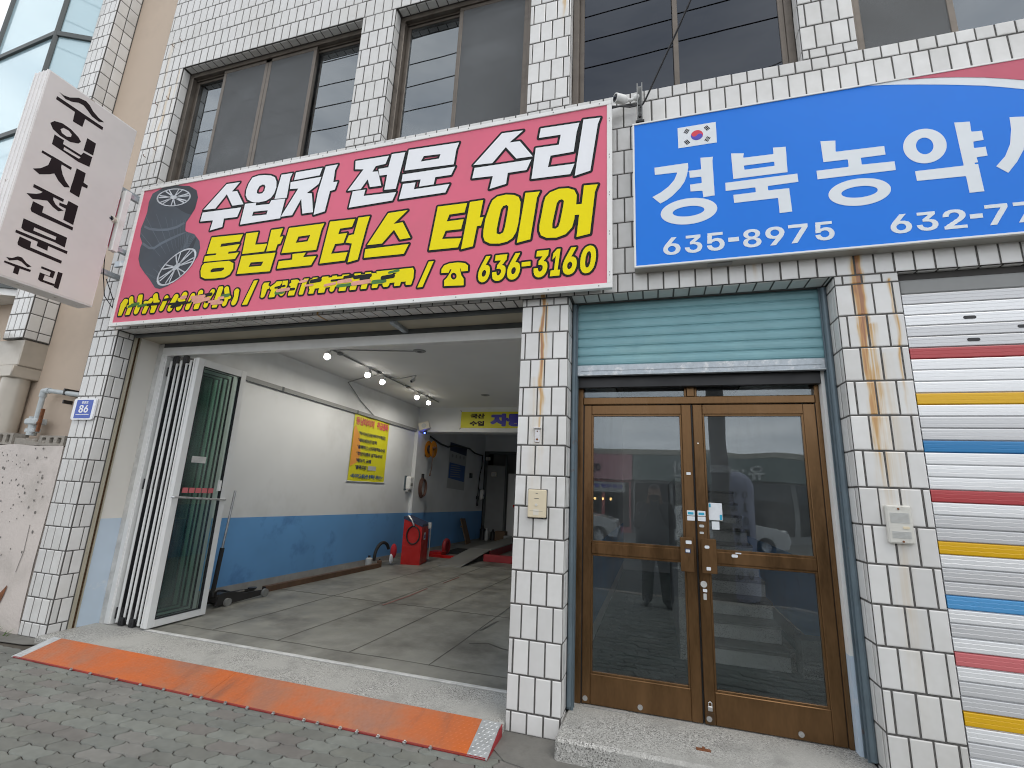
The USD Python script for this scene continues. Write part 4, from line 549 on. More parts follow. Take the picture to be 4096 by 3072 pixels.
for i, (area, w, f) in enumerate(ranked):
    if i < 298: part(bld, 'tile', M().add(w, f), f'white_tile_{min(int(abs(rng.normal(0, 2.2))), 5)}')
    else: mass.add(w, f)
part(bld, 'tiles', mass, 'white_tile_mass', kind='stuff')
# body of the building behind the facade: floors, party walls, rear, roof, closing the rooms; an unseen open shaft is added to light the stairs
g = M()
[g.box(x0_, x1_, y0_, y1_, 8.6, 8.9) for x0_, x1_, y0_, y1_ in ((XL, -0.6, 0.26, 13.0), (1.4, XR, 0.26, 13.0), (-0.6, 1.4, 0.26, 2.6), (-0.6, 1.4, 6.8, 13.0))]; g.box(XL, XL+0.2, 0.256, 13.0, -0.1, 8.6); g.box(XR-0.2, XR, 0.256, 13.0, -0.1, 8.6)
g.box(XL+0.2, XR-0.2, 12.8, 13.0, -0.1, 8.6); [g.box(x0_, x1_, y0_, y1_, 3.42, 4.6) for x0_, x1_, y0_, y1_ in ((XL+0.2, -0.6, 0.256, 12.8), (1.4, XR-0.2, 0.256, 12.8), (-0.6, 1.4, 0.256, 2.6), (-0.6, 1.4, 6.8, 12.8))]; g.box(-0.62, -0.60, 2.6, 6.8, 4.6, 8.6); g.box(1.4, 1.42, 2.6, 6.8, 4.6, 8.6); g.box(-0.6, 1.4, 6.8, 6.82, 4.6, 8.6); g.box(-0.6, 1.4, 2.58, 2.6, 4.6, 8.6)
g.box(XL+0.2, XR-0.2, 2.4, 2.5, 4.6, 8.6); g.box(XL+0.2, XR-0.2, 0.256, 2.4, 6.62, 8.6); g.box(-2.6, -2.5, 0.26, 2.4, 4.6, 6.62); g.box(-0.95, -0.85, 0.26, 2.4, 4.6, 6.62); g.box(1.3, 1.4, 0.26, 2.4, 4.6, 6.62)
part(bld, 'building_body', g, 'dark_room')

# ------------------------------------------------------------------ upper windows (frame > sashes and panes)
def upper_window(o, panels, label, y=0.108):
    """panels: list of (x0, x1, kind, forward). The frame is a part, its sashes, panes and screens sub-parts."""
    x0, x1, z0, z1 = o
    fr = M(); w = 0.055
    fr.box(x0, x1, y, y+0.10, z1-w, z1, 0.004); fr.box(x0, x1, y, y+0.10, z0, z0+w, 0.004)
    fr.box(x0, x0+w, y, y+0.10, z0+w, z1-w, 0.004); fr.box(x1-w, x1, y, y+0.10, z0+w, z1-w, 0.004)
    fr.box(x0+w, x1-w, y+0.045, y+0.05, z1-w-0.02, z1-w)
    p = part(bld, 'window', fr, 'bronze_window', label=label)
    for a, b, kind, fw_ in panels:
        s = M(); yy = y+0.015+(0.0 if fw_ else 0.045); t = 0.042
        s.box(a, b, yy, yy+0.03, z1-w-t-0.005, z1-w-0.005, 0.003); s.box(a, b, yy, yy+0.03, z0+w, z0+w+t, 0.003)
        s.box(a, a+t, yy, yy+0.03, z0+w+t, z1-w-t-0.005, 0.003); s.box(b-t, b, yy, yy+0.03, z0+w+t, z1-w-t-0.005, 0.003)
        part(p, 'sash', s, 'bronze_window')
        gl = M(); gl.box(a+t-0.004, b-t+0.004, yy+0.012, yy+0.016, z0+w+t-0.004, z1-w-t)
        part(p, 'pane', gl, 'pane_dark' if kind == 'dark' else 'pane_window')
        if kind == 'screen':
            sc = M(); sc.box(a+t-0.003, b-t+0.003, yy+0.004, yy+0.006, z0+w+t-0.003, z1-w-t-0.002); part(p, 'insect_screen', sc, 'insect_screen')
    return p
upper_window((-5.45, -2.90, 4.83, 6.45), [(-5.395, -4.86, 'glass', False), (-4.915, -4.20, 'screen', True), (-4.29, -3.57, 'screen', True), (-3.63, -2.955, 'glass', False)], 'wide four-panel dark framed window with two screened middle panels')
upper_window((-2.495, -1.02, 4.83, 6.45), [(-2.44, -1.75, 'glass', False), (-1.815, -1.075, 'screen', True)], 'two-panel dark framed window with its right half screened')
upper_window((-0.63, 1.15, 4.83, 6.45), [(-0.575, 0.285, 'dark', False), (0.24, 1.095, 'dark', True)], 'two-panel window with dark blue-black glass')
upper_window((1.516, 3.3, 4.83, 6.45), [(1.57, 2.19, 'screen', True), (2.15, 3.245, 'glass', False)], 'window with a dark screened left panel')
# curtains and blinds just inside
def curtain(pts, y):
    g = M(); P = Polygon(pts); a, _, b, _ = P.bounds; xs = np.linspace(a, b, 25)
    for i in range(24):
        st_ = P.intersection(sbox(xs[i], 4.0, xs[i+1], 7.0))
        if st_.is_empty or st_.geom_type != 'Polygon': continue
        v, f = trimesh.creation.triangulate_polygon(st_, engine='earcut'); yy = y+0.014*np.sin((v[:, 0]-a)*55)
        g.add(np.stack([v[:, 0], yy, v[:, 1]], 1), f)
    part(bld, 'curtain', g, 'curtain_grey')
curtain([(-3.58, 4.86), (-3.56, 5.5), (-3.44, 6.22), (-3.34, 6.22), (-3.28, 5.7), (-3.0, 4.86)], 0.42)
curtain([(-2.43, 4.86), (-2.43, 6.12), (-1.92, 6.12), (-1.88, 4.86)], 0.42)
curtain([(-5.25, 4.86), (-5.20, 5.4), (-5.0, 5.3), (-4.95, 4.86)], 0.42)
# ------------------------------------------------------------------ garage bay: floor, walls, ceiling, beam
GW, GF, GC = -5.30, 0.05, 3.39
g = M(); g.box(-5.46, -0.98, 0.50, 12.8, -0.1, GF); gfloor = part(bld, 'garage_floor', g, 'garage_floor')
g = M(); g.box(-5.48, -0.98, -0.075, 0.44, -0.1, 0.055, 0.008); part(gfloor, 'terrazzo_sill', g, 'terrazzo')
g = M(); g.box(-5.46, -0.98, 0.44, 0.50, -0.1, 0.048); part(gfloor, 'door_track', g, 'plinth')
g = M(); g.box(-4.85, -0.985, 0.452, 0.476, 0.048, 0.060, 0.003); g.box(-4.85, -0.985, 0.484, 0.494, 0.048, 0.057); part(gfloor, 'track_rail', g, 'worn_white')
def floor_line(pts, w, m, z=GF+0.0025, name='floor_joint'):
    g = M(); pts = [(x+rng.normal(0, w*0.25), y) for x, y in pts]
    g.poly(LineString(pts).buffer(w/2, cap_style=2), FLOOR(z-0.001), 0.002); return part(gfloor, name, g, m)
for x0, x1 in ((-3.50, -3.34), (-2.70, -2.52), (-1.90, -1.83), (-4.30, -4.12)):
    ys = np.linspace(0.74, 10, 24); floor_line([(x0+(x1-x0)*(y-0.74)/4, y) for y in ys], 0.008, 'floor_joint')
for yj in (0.74, 2.55, 6.0): floor_line([(x, yj+rng.normal(0, 0.008)) for x in np.linspace(-5.2, -1.0, 16)], 0.008, 'floor_joint')
floor_line([(-3.36, 2.4), (-3.34, 3.0), (-3.33, 3.6)], 0.03, 'floor_red', GF+0.004, 'worn_red_line'); floor_line([(-3.30, 4.1), (-3.28, 4.7)], 0.025, 'floor_red', GF+0.004, 'worn_red_line')
floor_line([(-1.80, 1.45), (-1.62, 1.52), (-1.45, 1.42), (-1.15, 1.36)], 0.02, 'floor_joint', GF+0.004, 'crack'); floor_line([(-1.86, 1.9), (-1.8, 2.35)], 0.025, 'floor_joint', GF+0.004, 'crack')
# left wall: white above, blue dado below, bare cement foot; then the set-back stretch beyond the column
def wall_x(x, ya, yb, zs, names, th=0.12):
    for (z0, z1), m, nm in zip(zs, names, ('cement_foot', 'blue_dado', 'garage_wall')):
        g = M(); o_ = {'cement_foot': 0.004, 'blue_dado': 0.0015}.get(nm, 0.0)
        v = [(x+o_, ya, z0[0]), (x+o_, yb, z0[1]), (x+o_, yb, z1[1]), (x+o_, ya, z1[0])]
        w_ = [(x-th, p[1], p[2]) for p in v]
        g.add(v+w_, [(0, 1, 2, 3), (7, 6, 5, 4), (0, 4, 5, 1), (3, 2, 6, 7), (0, 3, 7, 4), (1, 5, 6, 2)]); part(bld, nm, g, m)
wall_x(GW, 0.56, 6.45, [((-0.05, -0.05), (0.215, 0.135)), ((0.215, 0.135), (1.065, 0.975)), ((1.065, 0.975), (3.5, 3.5))], ('plinth', 'garage_blue', 'garage_white'))
wall_x(GW-0.03, 6.45, 11.4, [((-0.05, -0.05), (0.12, 0.05)), ((0.12, 0.05), (0.965, 0.885)), ((0.965, 0.885), (3.5, 3.5))], ('plinth', 'garage_blue', 'garage_white'))
g = M(); g.box(GW-0.02, GW+0.085, 6.45, 7.05, 0.97, 2.82); part(bld, 'column', g, 'garage_white')
g = M(); g.box(GW-0.02, GW+0.087, 6.448, 7.052, -0.02, 0.97); part(bld, 'column_foot', g, 'garage_blue')
g = M(); g.box(GW-0.1, -0.98, 6.62, 7.0, 2.82, GC+0.03); part(bld, 'beam', g, 'garage_white')
g = M(); g.box(GW-0.2, -0.98, 0.44, 6.62, GC, GC+0.03); g.box(GW-0.2, -0.98, 7.0, 12.8, 3.33, 3.42); part(bld, 'garage_ceiling', g, 'ceiling_white')
g = M(); g.box(-0.978, -0.86, 0.26, 12.8, 1.02, 3.42); part(bld, 'garage_wall', g, 'garage_white')
g = M(); g.box(-0.98, -0.86, 0.26, 12.8, -0.05, 1.02); part(bld, 'blue_dado', g, 'garage_blue')
# rear wall with a dim doorway
g = M(); g.box(GW-0.1, -0.98, 11.4, 11.5, 2.80, 3.33); g.box(-4.05, -0.98, 11.4, 11.5, 0, 2.80); part(bld, 'rear_wall', g, 'garage_white')
g = M(); g.box(GW-0.03, -4.05, 11.46, 11.52, 2.70, 2.80, 0.005); g.box(GW-0.03, GW+0.06, 11.46, 11.52, 0.05, 2.70, 0.005); g.box(-4.62, -4.55, 11.44, 11.5, 0.05, 2.70, 0.005)
rd = part(bld, 'rear_door_frame', g, 'dark_slot')
g = M(); g.box(GW+0.06, -4.62, 11.47, 11.50, 0.05, 2.35, 0.004); g.box(GW+0.10, -4.68, 11.46, 11.47, 1.5, 1.62); part(rd, 'door_leaf', g, 'tray_grey')
g = M(); g.box(-4.55, -4.05, 11.60, 11.64, 0.05, 2.1); part(rd, 'lit_slit_panel', g, 'white_paint')  # white panel stands in for a lit door slit
g = M(); g.box(GW-0.03, -4.05, 12.3, 12.34, 0.0, 2.8); part(bld, 'back_room_wall', g, 'tray_grey')
# shutter housing under the soffit and the folding door's frame
g = M(); g.box(-5.48, -0.98, 0.165, 0.255, 3.052, 3.08); part(bld, 'shutter_slot', g, 'black_plastic')
g = M(); g.box(-5.48, -0.98, 0.20, 0.46, 3.035, 3.06); part(bld, 'soffit_panel', g, 'soffit_cream')
g = M(); g.box(-5.48, -0.98, 0.165, 0.20, 3.02, 3.05, 0.003); part(bld, 'soffit_rail', g, 'dark_slot')
g = M(); g.box(-5.40, -0.98, 0.462, 0.52, 2.985, 3.42); part(bld, 'dark_fascia', g, 'dark_slot')
g = M(); g.box(-2.30, -2.25, 0.20, 0.47, 2.995, 3.035, 0.004); part(bld, 'soffit_brace', g, 'galvanised')
g = M(); g.box(-5.478, -5.472, 0.178, 0.195, 0.055, 3.03); g.box(-5.478, -5.462, 0.195, 0.205, 0.055, 3.03); g.box(-5.478, -5.462, 0.232, 0.242, 0.055, 3.03); part(bld, 'shutter_guide', g, 'soffit_cream')
g = M(); g.box(-5.479, -5.474, 0.205, 0.232, 0.055, 3.03); part(bld, 'guide_slot', g, 'bronze_dark')
g = M(); g.box(-5.60, -5.475, 0.245, 0.462, 1.085, 3.05); part(bld, 'jamb', g, 'jamb_cream')
g = M(); g.box(-5.60, -5.4735, 0.245, 0.462, 0.04, 1.085); part(bld, 'jamb_foot', g, 'jamb_blue')
g = M(); g.box(-5.474, -5.40, 0.455, 0.52, 0.045, 3.03, 0.003); part(bld, 'jamb_edge', g, 'worn_white')
fd = thing('folding_door', 'white framed green glass folding door, panels stacked at the left of the garage opening', 'folding door')
g = M(); g.box(-5.40, -0.985, 0.452, 0.53, 2.885, 2.983, 0.004); g.box(-5.40, -5.335, 0.45, 0.53, 0.052, 2.885, 0.004); g.box(-1.05, -0.985, 0.45, 0.53, 0.052, 2.885, 0.004); g.box(-5.335, -5.318, 0.46, 0.53, 0.052, 2.885)
part(fd, 'frame', g, 'door_white')
g = M(); g.box(-5.335, -5.262, 0.535, 0.56, 0.052, 2.885); part(fd, 'gap_shade', g, 'black_plastic')  # black strip paints in the shade of the gap beside the stacked leaves
def leaf(x, y0, y1, z0, z1, t=0.028, prof=0.05):
    g = M(); g.box(x-t, x, y0, y0+prof, z0, z1, 0.003); g.box(x-t, x, y1-prof, y1, z0, z1, 0.003)
    g.box(x-t, x, y0+prof, y1-prof, z0, z0+prof*0.95, 0.003); g.box(x-t, x, y0+prof, y1-prof, z1-prof*1.1, z1, 0.003); p = part(fd, 'leaf', g, 'door_white')
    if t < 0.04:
        g = M(); g.box(x+0.0005, x+0.004, y0+0.010, y0+prof, z0+0.02, z1-0.02); part(p, 'seal_shade_strip', g, 'black_plastic')  # black strip for both the gaskets and the shade between stacked leaves
    g = M(); ya_, yb_, za_, zb_ = y0+prof-0.006, y1-prof+0.006, z0+prof*0.9, z1-prof
    g.quad((x-t/2, ya_, za_), (x-t/2, yb_, za_), (x-t/2, yb_, zb_), (x-t/2, ya_, zb_)); part(p, 'pane', g, 'pane_green')
    g = M()
    for y in (y0+prof, y1-prof-0.006): g.box(x-t/2-0.009, x+0.0015, y, y+0.006, z0+prof*0.95, z1-prof*1.1)
    g.box(x-t/2-0.009, x+0.0015, y0+prof+0.006, y1-prof-0.006, z0+prof*0.95, z0+prof*0.95+0.006); g.box(x-t/2-0.009, x+0.0015, y0+prof+0.006, y1-prof-0.006, z1-prof*1.1-0.006, z1-prof*1.1); part(p, 'gasket', g, 'black_plastic'); return p
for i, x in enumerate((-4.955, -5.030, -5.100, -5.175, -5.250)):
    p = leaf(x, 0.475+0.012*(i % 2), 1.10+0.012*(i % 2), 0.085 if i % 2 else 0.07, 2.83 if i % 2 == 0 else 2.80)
    g = M()
    for zz in (2.70, 1.45, 0.16): g.box(x-0.045, x-0.0335, 0.468, 0.50, zz-0.055, zz+0.055, 0.003)
    part(p, 'hinge', g, 'black_plastic')
    if i % 2:
        for zz in (2.80, 0.052): 
            g = M(); g.box(x-0.05, x+0.012, 0.462, 0.50, zz, zz+0.075 if zz < 1 else zz+0.08, 0.004); g.cyl((x-0.02, 0.458, zz+0.03), (x-0.02, 0.50, zz+0.03), 0.014, 10); part(p, 'roller', g, 'black_plastic')
front = leaf(-4.815, 0.448, 1.105, 0.066, 2.845, 0.052, 0.074)
tag(front, 'wide glazed leaf standing open with pull bar')
g = M(); g.box(-4.895, -4.868, 0.446, 0.476, 0.07, 2.84, 0.003); g.box(-4.866, -4.8675, 0.442, 0.450, 0.07, 2.84); part(front, 'stile', g, 'door_white')
g = M(); g.tube([(-4.81, 0.44, 1.335), (-4.775, 0.44, 1.333), (-4.765, 0.50, 1.331), (-4.765, 1.03, 1.305), (-4.775, 1.07, 1.303), (-4.81, 1.07, 1.303)], 0.011); part(front, 'pull_bar', g, 'aluminium', smooth=40)
g = M(); g.box(-4.834, -4.826, 0.60, 0.77, 1.70, 1.77); part(front, 'label_sticker', g, 'worn_white')
g = M()
for y0 in np.arange(0.56, 0.95, 0.078): g.box(-4.8335, -4.8265, y0, y0+0.062, 1.375, 1.43)
part(front, 'red_lettering', g, 'slat_pink')
g = M(); g.box(-4.84, -4.80, 0.985, 1.01, 1.40, 1.52, 0.004); part(front, 'latch', g, 'white_metal')

# ------------------------------------------------------------------ street entrance: rolled-up shutter, bronze double door, stairwell
YD = 0.30
g = M(); g.box(-0.602, 1.188, -0.225, 0.62, -0.1, 0.125, 0.018); sill = part(bld, 'entrance_step', g, 'terrazzo')
g = M(); g.box(-0.56, 1.13, 0.242, 0.292, 2.372, 3.06); rs = part(bld, 'entrance_shutter', g, 'black_plastic', label='rolled-up pale teal shutter above the bronze door')  # black panel reaching low paints in the dark of the transom glass
g = M(); g.box(-0.6015, -0.572, 0.175, 0.235, 0.125, 3.05, 0.004); g.box(-0.572, -0.556, 0.175, 0.186, 0.125, 3.05); g.box(-0.572, -0.556, 0.224, 0.235, 0.125, 3.05); g.cyl((-0.583, 0.164, 0.15), (-0.583, 0.164, 3.04), 0.016, 10); part(rs, 'guide_rail', g, 'rail_blue')
g = M(); g.box(1.160, 1.1875, 0.175, 0.235, 0.125, 3.05, 0.004); g.box(1.144, 1.160, 0.175, 0.186, 0.125, 3.05); g.box(1.144, 1.160, 0.224, 0.235, 0.125, 3.05); g.cyl((1.170, 0.163, 0.14), (1.170, 0.163, 3.04), 0.018, 10); part(rs, 'guide_rail', g, 'rail_blue')
def slat(z0, z1, x0, x1, y, prof):
    """One interlocking slat: prof is a list of (fraction of height, proudness)."""
    g = M(); n = len(prof); v = []
    for x in (x0, x1):
        for fr, pr in prof: v.append((x, y-pr, z0+(z1-z0)*fr))
        for fr, pr in prof: v.append((x, y+0.012, z0+(z1-z0)*fr))
    f = []
    for i in range(n-1):
        f += [(i, i+1, 2*n+i+1, 2*n+i), (n+i+1, n+i, 3*n+i, 3*n+i+1), (i+1, i, n+i, n+i+1), (2*n+i, 2*n+i+1, 3*n+i+1, 3*n+i)]
    f += [(n-1, 2*n-1, 4*n-1, 3*n-1), (n, 0, 2*n, 3*n)]
    g.add(v, f); return g
TEAL = [(0.0, -0.004), (0.06, -0.004), (0.12, 0.004), (0.3, 0.008), (0.55, 0.009), (0.8, 0.005), (0.86, 0.006), (0.93, 0.004), (0.97, -0.006), (1.0, -0.006)]
for i in range(8):
    z0 = 2.541+0.0728*i
    part(rs, 'slat', slat(z0, z0+0.0722, -0.566, 1.156, 0.205, TEAL), 'teal_paint')
g = M(); g.box(-0.566, 1.156, 0.190, 0.213, 2.462, 2.539, 0.003); g.box(-0.555, 1.145, 0.173, 0.213, 2.452, 2.465, 0.002); g.box(-0.53, 1.12, 0.185, 0.192, 2.492, 2.502); part(rs, 'bottom_bar', g, 'galvanised')
g = M(); g.box(1.125, 1.1875, 0.24, 0.40, 0.66, 2.55); part(bld, 'entrance_jamb', g, 'white_paint'); g = M(); g.box(1.1245, 1.1875, 0.2395, 0.40, 0.125, 0.66); part(bld, 'entrance_jamb', g, 'jamb_blue')
g = M(); g.box(-0.6015, -0.575, 0.24, 0.40, 0.125, 2.55); part(bld, 'entrance_jamb', g, 'white_paint')
dr = thing('bronze_double_door', 'bronze aluminium double door with tall glass panes, push plates and stickers', 'door')
g = M(); g.box(-0.574, -0.524, YD, YD+0.11, 0.126, 3.0, 0.004); g.box(1.094, 1.124, YD, YD+0.11, 0.126, 3.0, 0.004); g.box(-0.524, 1.094, YD-0.004, YD+0.11, 2.245, 2.302, 0.005); g.box(-0.524, 1.094, YD+0.01, YD+0.10, 2.95, 3.0)
g.box(0.250, 0.306, YD+0.004, YD+0.10, 2.302, 2.95, 0.004); g.box(0.232, 0.250, YD+0.02, YD+0.06, 2.302, 2.95, 0.003); g.box(0.306, 0.324, YD+0.02, YD+0.06, 2.302, 2.95, 0.003)
part(dr, 'frame', g, 'bronze')
g = M(); g.box(-0.524, 0.24, YD+0.035, YD+0.04, 2.30, 2.95); g.box(0.316, 1.094, YD+0.035, YD+0.04, 2.30, 2.95); part(dr, 'transom_pane', g, 'pane_door')
g = M(); g.box(-0.524, -0.517, YD+0.01, YD+0.10, 0.13, 2.245); g.box(1.0905, 1.094, YD+0.01, YD+0.10, 0.13, 2.245); g.box(0.277, 0.2865, YD+0.02, YD+0.05, 0.135, 2.24); part(dr, 'gap_seal', g, 'black_plastic')
def door_leaf(x0, x1, hinge_left, pane):
    zb, zt = 0.132, 2.239; sl, sr = (0.058, 0.068) if hinge_left else (0.066, 0.074)
    g = M(); y0, y1 = YD+0.0, YD+0.04
    g.box(x0, x0+sl, y0, y1, zb, zt, 0.004); g.box(x1-sr, x1, y0, y1, zb, zt, 0.004)
    g.box(x0+sl, x1-sr, y0+0.002, y1, zt-0.072, zt, 0.004); g.box(x0+sl, x1-sr, y0+0.002, y1, 1.125, 1.205, 0.006); g.box(x0+sl, x1-sr, y0+0.002, y1, zb, 0.325, 0.004)
    p = part(dr, 'leaf', g, 'bronze')
    g = M()
    for z0, z1 in ((1.205, zt-0.072), (0.325, 1.125)):
        b = 0.014
        g.box(x0+sl, x0+sl+b, y0+0.008, y1, z0, z1, 0.002); g.box(x1-sr-b, x1-sr, y0+0.008, y1, z0, z1, 0.002); g.box(x0+sl+b, x1-sr-b, y0+0.008, y1, z0, z0+b, 0.002); g.box(x0+sl+b, x1-sr-b, y0+0.008, y1, z1-b, z1, 0.002)
    part(p, 'bead', g, 'bronze')
    for z0, z1 in ((1.213, zt-0.08), (0.333, 1.117)):
        g = M(); g.box(x0+sl+0.006, x1-sr-0.006, y0+0.020, y0+0.025, z0, z1); part(p, 'pane', g, pane)
    g = M()
    for xx in (x0+0.025, (x0+x1)/2 if hinge_left else x1-0.25):
        g.cyl((xx, y0, zb+0.035), (xx, y0-0.006, zb+0.035), 0.017, 14); 
    part(p, 'bolt_cap', g, 'steel', smooth=40)
    return p
dl = door_leaf(-0.516, 0.2755, True, 'pane_door'); dr2 = door_leaf(0.288, 1.0895, False, 'pane_door_wavy')
for (a, b, p) in ((0.168, 0.256, dl), (0.305, 0.402, dr2)):
    g = M(); g.box(a, b, YD-0.042, YD-0.034, 1.062, 1.287, 0.003); g.box(a+0.006, a+0.020, YD-0.034, YD+0.002, 1.07, 1.28, 0.003); g.box(b-0.03, b-0.018, YD-0.034, YD+0.002, 1.07, 1.28, 0.003); part(p, 'push_plate', g, 'bronze')
def sticker(parent, x0, x1, z0, z1, m='sticker_white', y=YD-0.002, name='sticker', rnd=0.004):
    rnd = min(rnd, 0.45*min(x1-x0, z1-z0)); g = M(); g.poly(sbox(x0, z0, x1, z1).buffer(-rnd).buffer(rnd), FRONT(y), 0.0012); return part(parent, name, g, m)
for p, a, b in ((dl, 0.222, 0.274), (dr2, 0.293, 0.345)):
    sticker(p, a, b, 1.402, 1.432); s_ = sticker(p, a, b, 1.436, 1.472); sticker(p, a+0.006, b-0.008, 1.444, 1.460, 'sticker_cyan', YD-0.0036, 'print')
sticker(dr2, 0.369, 0.458, 1.413, 1.531, y=YD+0.019, name='notice'); sticker(dr2, 0.372, 0.384, 1.50, 1.526, 'sticker_cyan', YD+0.0176, 'print'); sticker(dr2, 0.440, 0.455, 1.417, 1.452, 'sticker_cyan', YD+0.0176, 'print')
sticker(dr2, 0.386, 0.435, 1.349, 1.404, y=YD+0.019)
sticker(dl, 0.205, 0.243, 1.245, 1.268, y=YD-0.0425); sticker(dl, 0.198, 0.236, 1.184, 1.214, 'poster_navy', YD-0.0425); sticker(dl, 0.203, 0.230, 1.190, 1.208, 'sticker_white', YD-0.0440, 'print')
sticker(dr2, 0.326, 0.357, 1.223, 1.243, y=YD-0.0425, rnd=0.0099); sticker(dr2, 0.333, 0.361, 1.082, 1.104, y=YD-0.0425); sticker(dr2, 0.500, 0.540, 1.174, 1.194, y=YD, rnd=0.0095); sticker(dr2, 0.525, 0.562, 1.199, 1.207, y=YD)
sticker(dr2, 0.300, 0.333, 1.36, 1.378, 'plastic_grey', rnd=0.009); sticker(dr2, 0.302, 0.330, 1.315, 1.330, 'plastic_grey', rnd=0.006); sticker(dl, 0.228, 0.258, 1.72, 1.74, 'sticker_white'); sticker(dr2, 0.310, 0.322, 1.945, 1.955, 'sticker_white', rnd=0.0045)
g = M(); g.lathe([(0.0, -0.012), (0.010, -0.012), (0.0115, -0.009), (0.021, -0.009), (0.021, 0.0)], (0.314, YD, 0.985), 'y', 20); part(dr2, 'lock_cylinder', g, 'worn_white', smooth=35)
sticker(dr2, 0.307, 0.334, 0.935, 0.955); sticker(dr2, 0.309, 0.330, 0.885, 0.925, 'plastic_grey')
g = M(); g.box(0.306, 0.336, YD-0.018, YD, 0.215, 0.245, 0.004); g.tube([(0.311, YD-0.009, 0.243), (0.311, YD-0.009, 0.262), (0.321, YD-0.009, 0.270), (0.331, YD-0.009, 0.262), (0.331, YD-0.009, 0.243)], 0.0035, 6); part(dr2, 'padlock', g, 'steel')
g = M(); g.box(0.300, 0.345, YD-0.004, YD, 0.135, 0.205, 0.003); part(dr2, 'bolt_plate', g, 'bronze_dark')
g = M(); g.box(-0.50, -0.20, YD-0.03, YD-0.002, 0.126, 0.131, 0.001); part(sill, 'floor_strip', g, 'plinth')
g = M(); g.box(0.205, 0.285, -0.052, -0.022, 0.1255, 0.1285); g.cyl((0.245, -0.037, 0.128), (0.245, -0.037, 0.140), 0.009, 10); part(sill, 'floor_bolt', g, 'rust')
# stairwell, its ceiling left open under the added light shaft
g = M(); g.box(-0.86, 1.42, 0.62, 7.0, -0.1, 0.12); part(bld, 'stair_lobby_floor', g, 'terrazzo_green')
g = M(); g.box(-0.86, -0.62, 0.42, 7.0, 0.12, 3.42); g.box(1.42, 1.55, 0.42, 7.0, 0.12, 3.42); g.box(-0.62, 1.42, 6.9, 7.0, 0.12, 3.42); g.box(-0.62, 1.42, 0.42, 2.6, 3.38, 3.42); part(bld, 'stair_lobby_wall', g, 'garage_white')
g = M(); g.box(-0.621, -0.617, 0.42, 6.9, 0.28, 1.02); g.box(1.416, 1.4215, 0.42, 6.9, 0.28, 1.02); part(bld, 'stair_dado', g, 'garage_blue')
g = M(); g.box(1.18, 1.4155, 1.55, 1.75, 0.12, 0.42); g.box(1.395, 1.417, 0.42, 6.9, 0.12, 0.28); part(bld, 'stair_plinth', g, 'terrazzo')
st = M(); st.box(0.20, 0.266, 1.62, 4.3, 0.12, 1.75); stairs = part(bld, 'staircase', st, 'terrazzo')
for i in range(10):
    z0, y0 = 0.12+0.156*i, 1.65+0.265*i
    g = M(); g.box(0.27, 1.11-0.004*i, y0, y0+0.30, z0, z0+0.124); part(stairs, 'riser', g, 'terrazzo_light')
    g = M(); g.box(0.268, 1.113-0.004*i, y0-0.02, y0+0.29, z0+0.124, z0+0.156, 0.004); part(stairs, 'tread', g, 'terrazzo_dark')
g = M(); g.box(1.112, 1.16, 1.68, 4.4, 0.12, 0.3); part(stairs, 'string', g, 'terrazzo_dark')

# ------------------------------------------------------------------ shop on the right: closed shutter of white, grey and coloured slats
g = M(); g.box(1.5525, 5.85, 0.025, 0.12, 2.897, 3.0, 0.012); sh = part(bld, 'shop_shutter', g, 'tray_grey', label='closed shop shutter of white, red, yellow and blue slats')  # top band in darker grey: its shade is put into the colour
ALU = [(0.0, -0.008), (0.045, -0.008), (0.055, 0.0035), (0.10, 0.0052), (0.345, 0.0056), (0.365, 0.0046), (0.385, 0.0056), (0.665, 0.0056), (0.685, 0.0046), (0.705, 0.0056), (0.90, 0.0052), (0.955, 0.0035), (0.965, -0.008), (1.0, -0.008)]
seq = ['slat_grey', 'slat_white', 'slat_white', 'slat_grey', 'slat_grey', 'slat_red', 'slat_white', 'slat_white', 'slat_white', 'slat_yellow', 'slat_white', 'slat_grey', 'slat_grey', 'slat_blue', 'slat_white', 'slat_white', 'slat_white', 'slat_red', 'slat_white', 'slat_grey', 'slat_grey', 'slat_yellow',
       'slat_white', 'slat_grey', 'slat_grey', 'slat_lightblue', 'slat_white', 'slat_grey', 'slat_white', 'slat_pink', 'slat_white', 'slat_grey', 'slat_grey', 'slat_yellow', 'slat_white', 'slat_grey', 'slat_white', 'slat_lightblue', 'slat_white', 'slat_grey']
for i, c in enumerate(seq):
    z1 = 2.894-0.0721*i
    if z1 < 0.06: break
    s_ = part(sh, 'slat', slat(z1-0.0721, z1-0.0006, 1.554, 5.85, 0.012, ALU), c)
g = M()
for x, z in ((1.885, 2.717), (2.14, 2.645), (1.885, 2.573)):
    g.poly(LineString([(x-0.022, z), (x+0.022, z)]).buffer(0.0105), FRONT(0.0075), 0.0022)
part(sh, 'vent_slot', g, 'black_plastic')
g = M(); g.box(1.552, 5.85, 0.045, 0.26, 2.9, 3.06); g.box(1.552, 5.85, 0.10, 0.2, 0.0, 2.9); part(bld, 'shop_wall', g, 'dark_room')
g = M(); g.box(1.552, 5.85, -0.05, 0.1, -0.1, 0.03, 0.01); part(bld, 'shop_step', g, 'terrazzo')
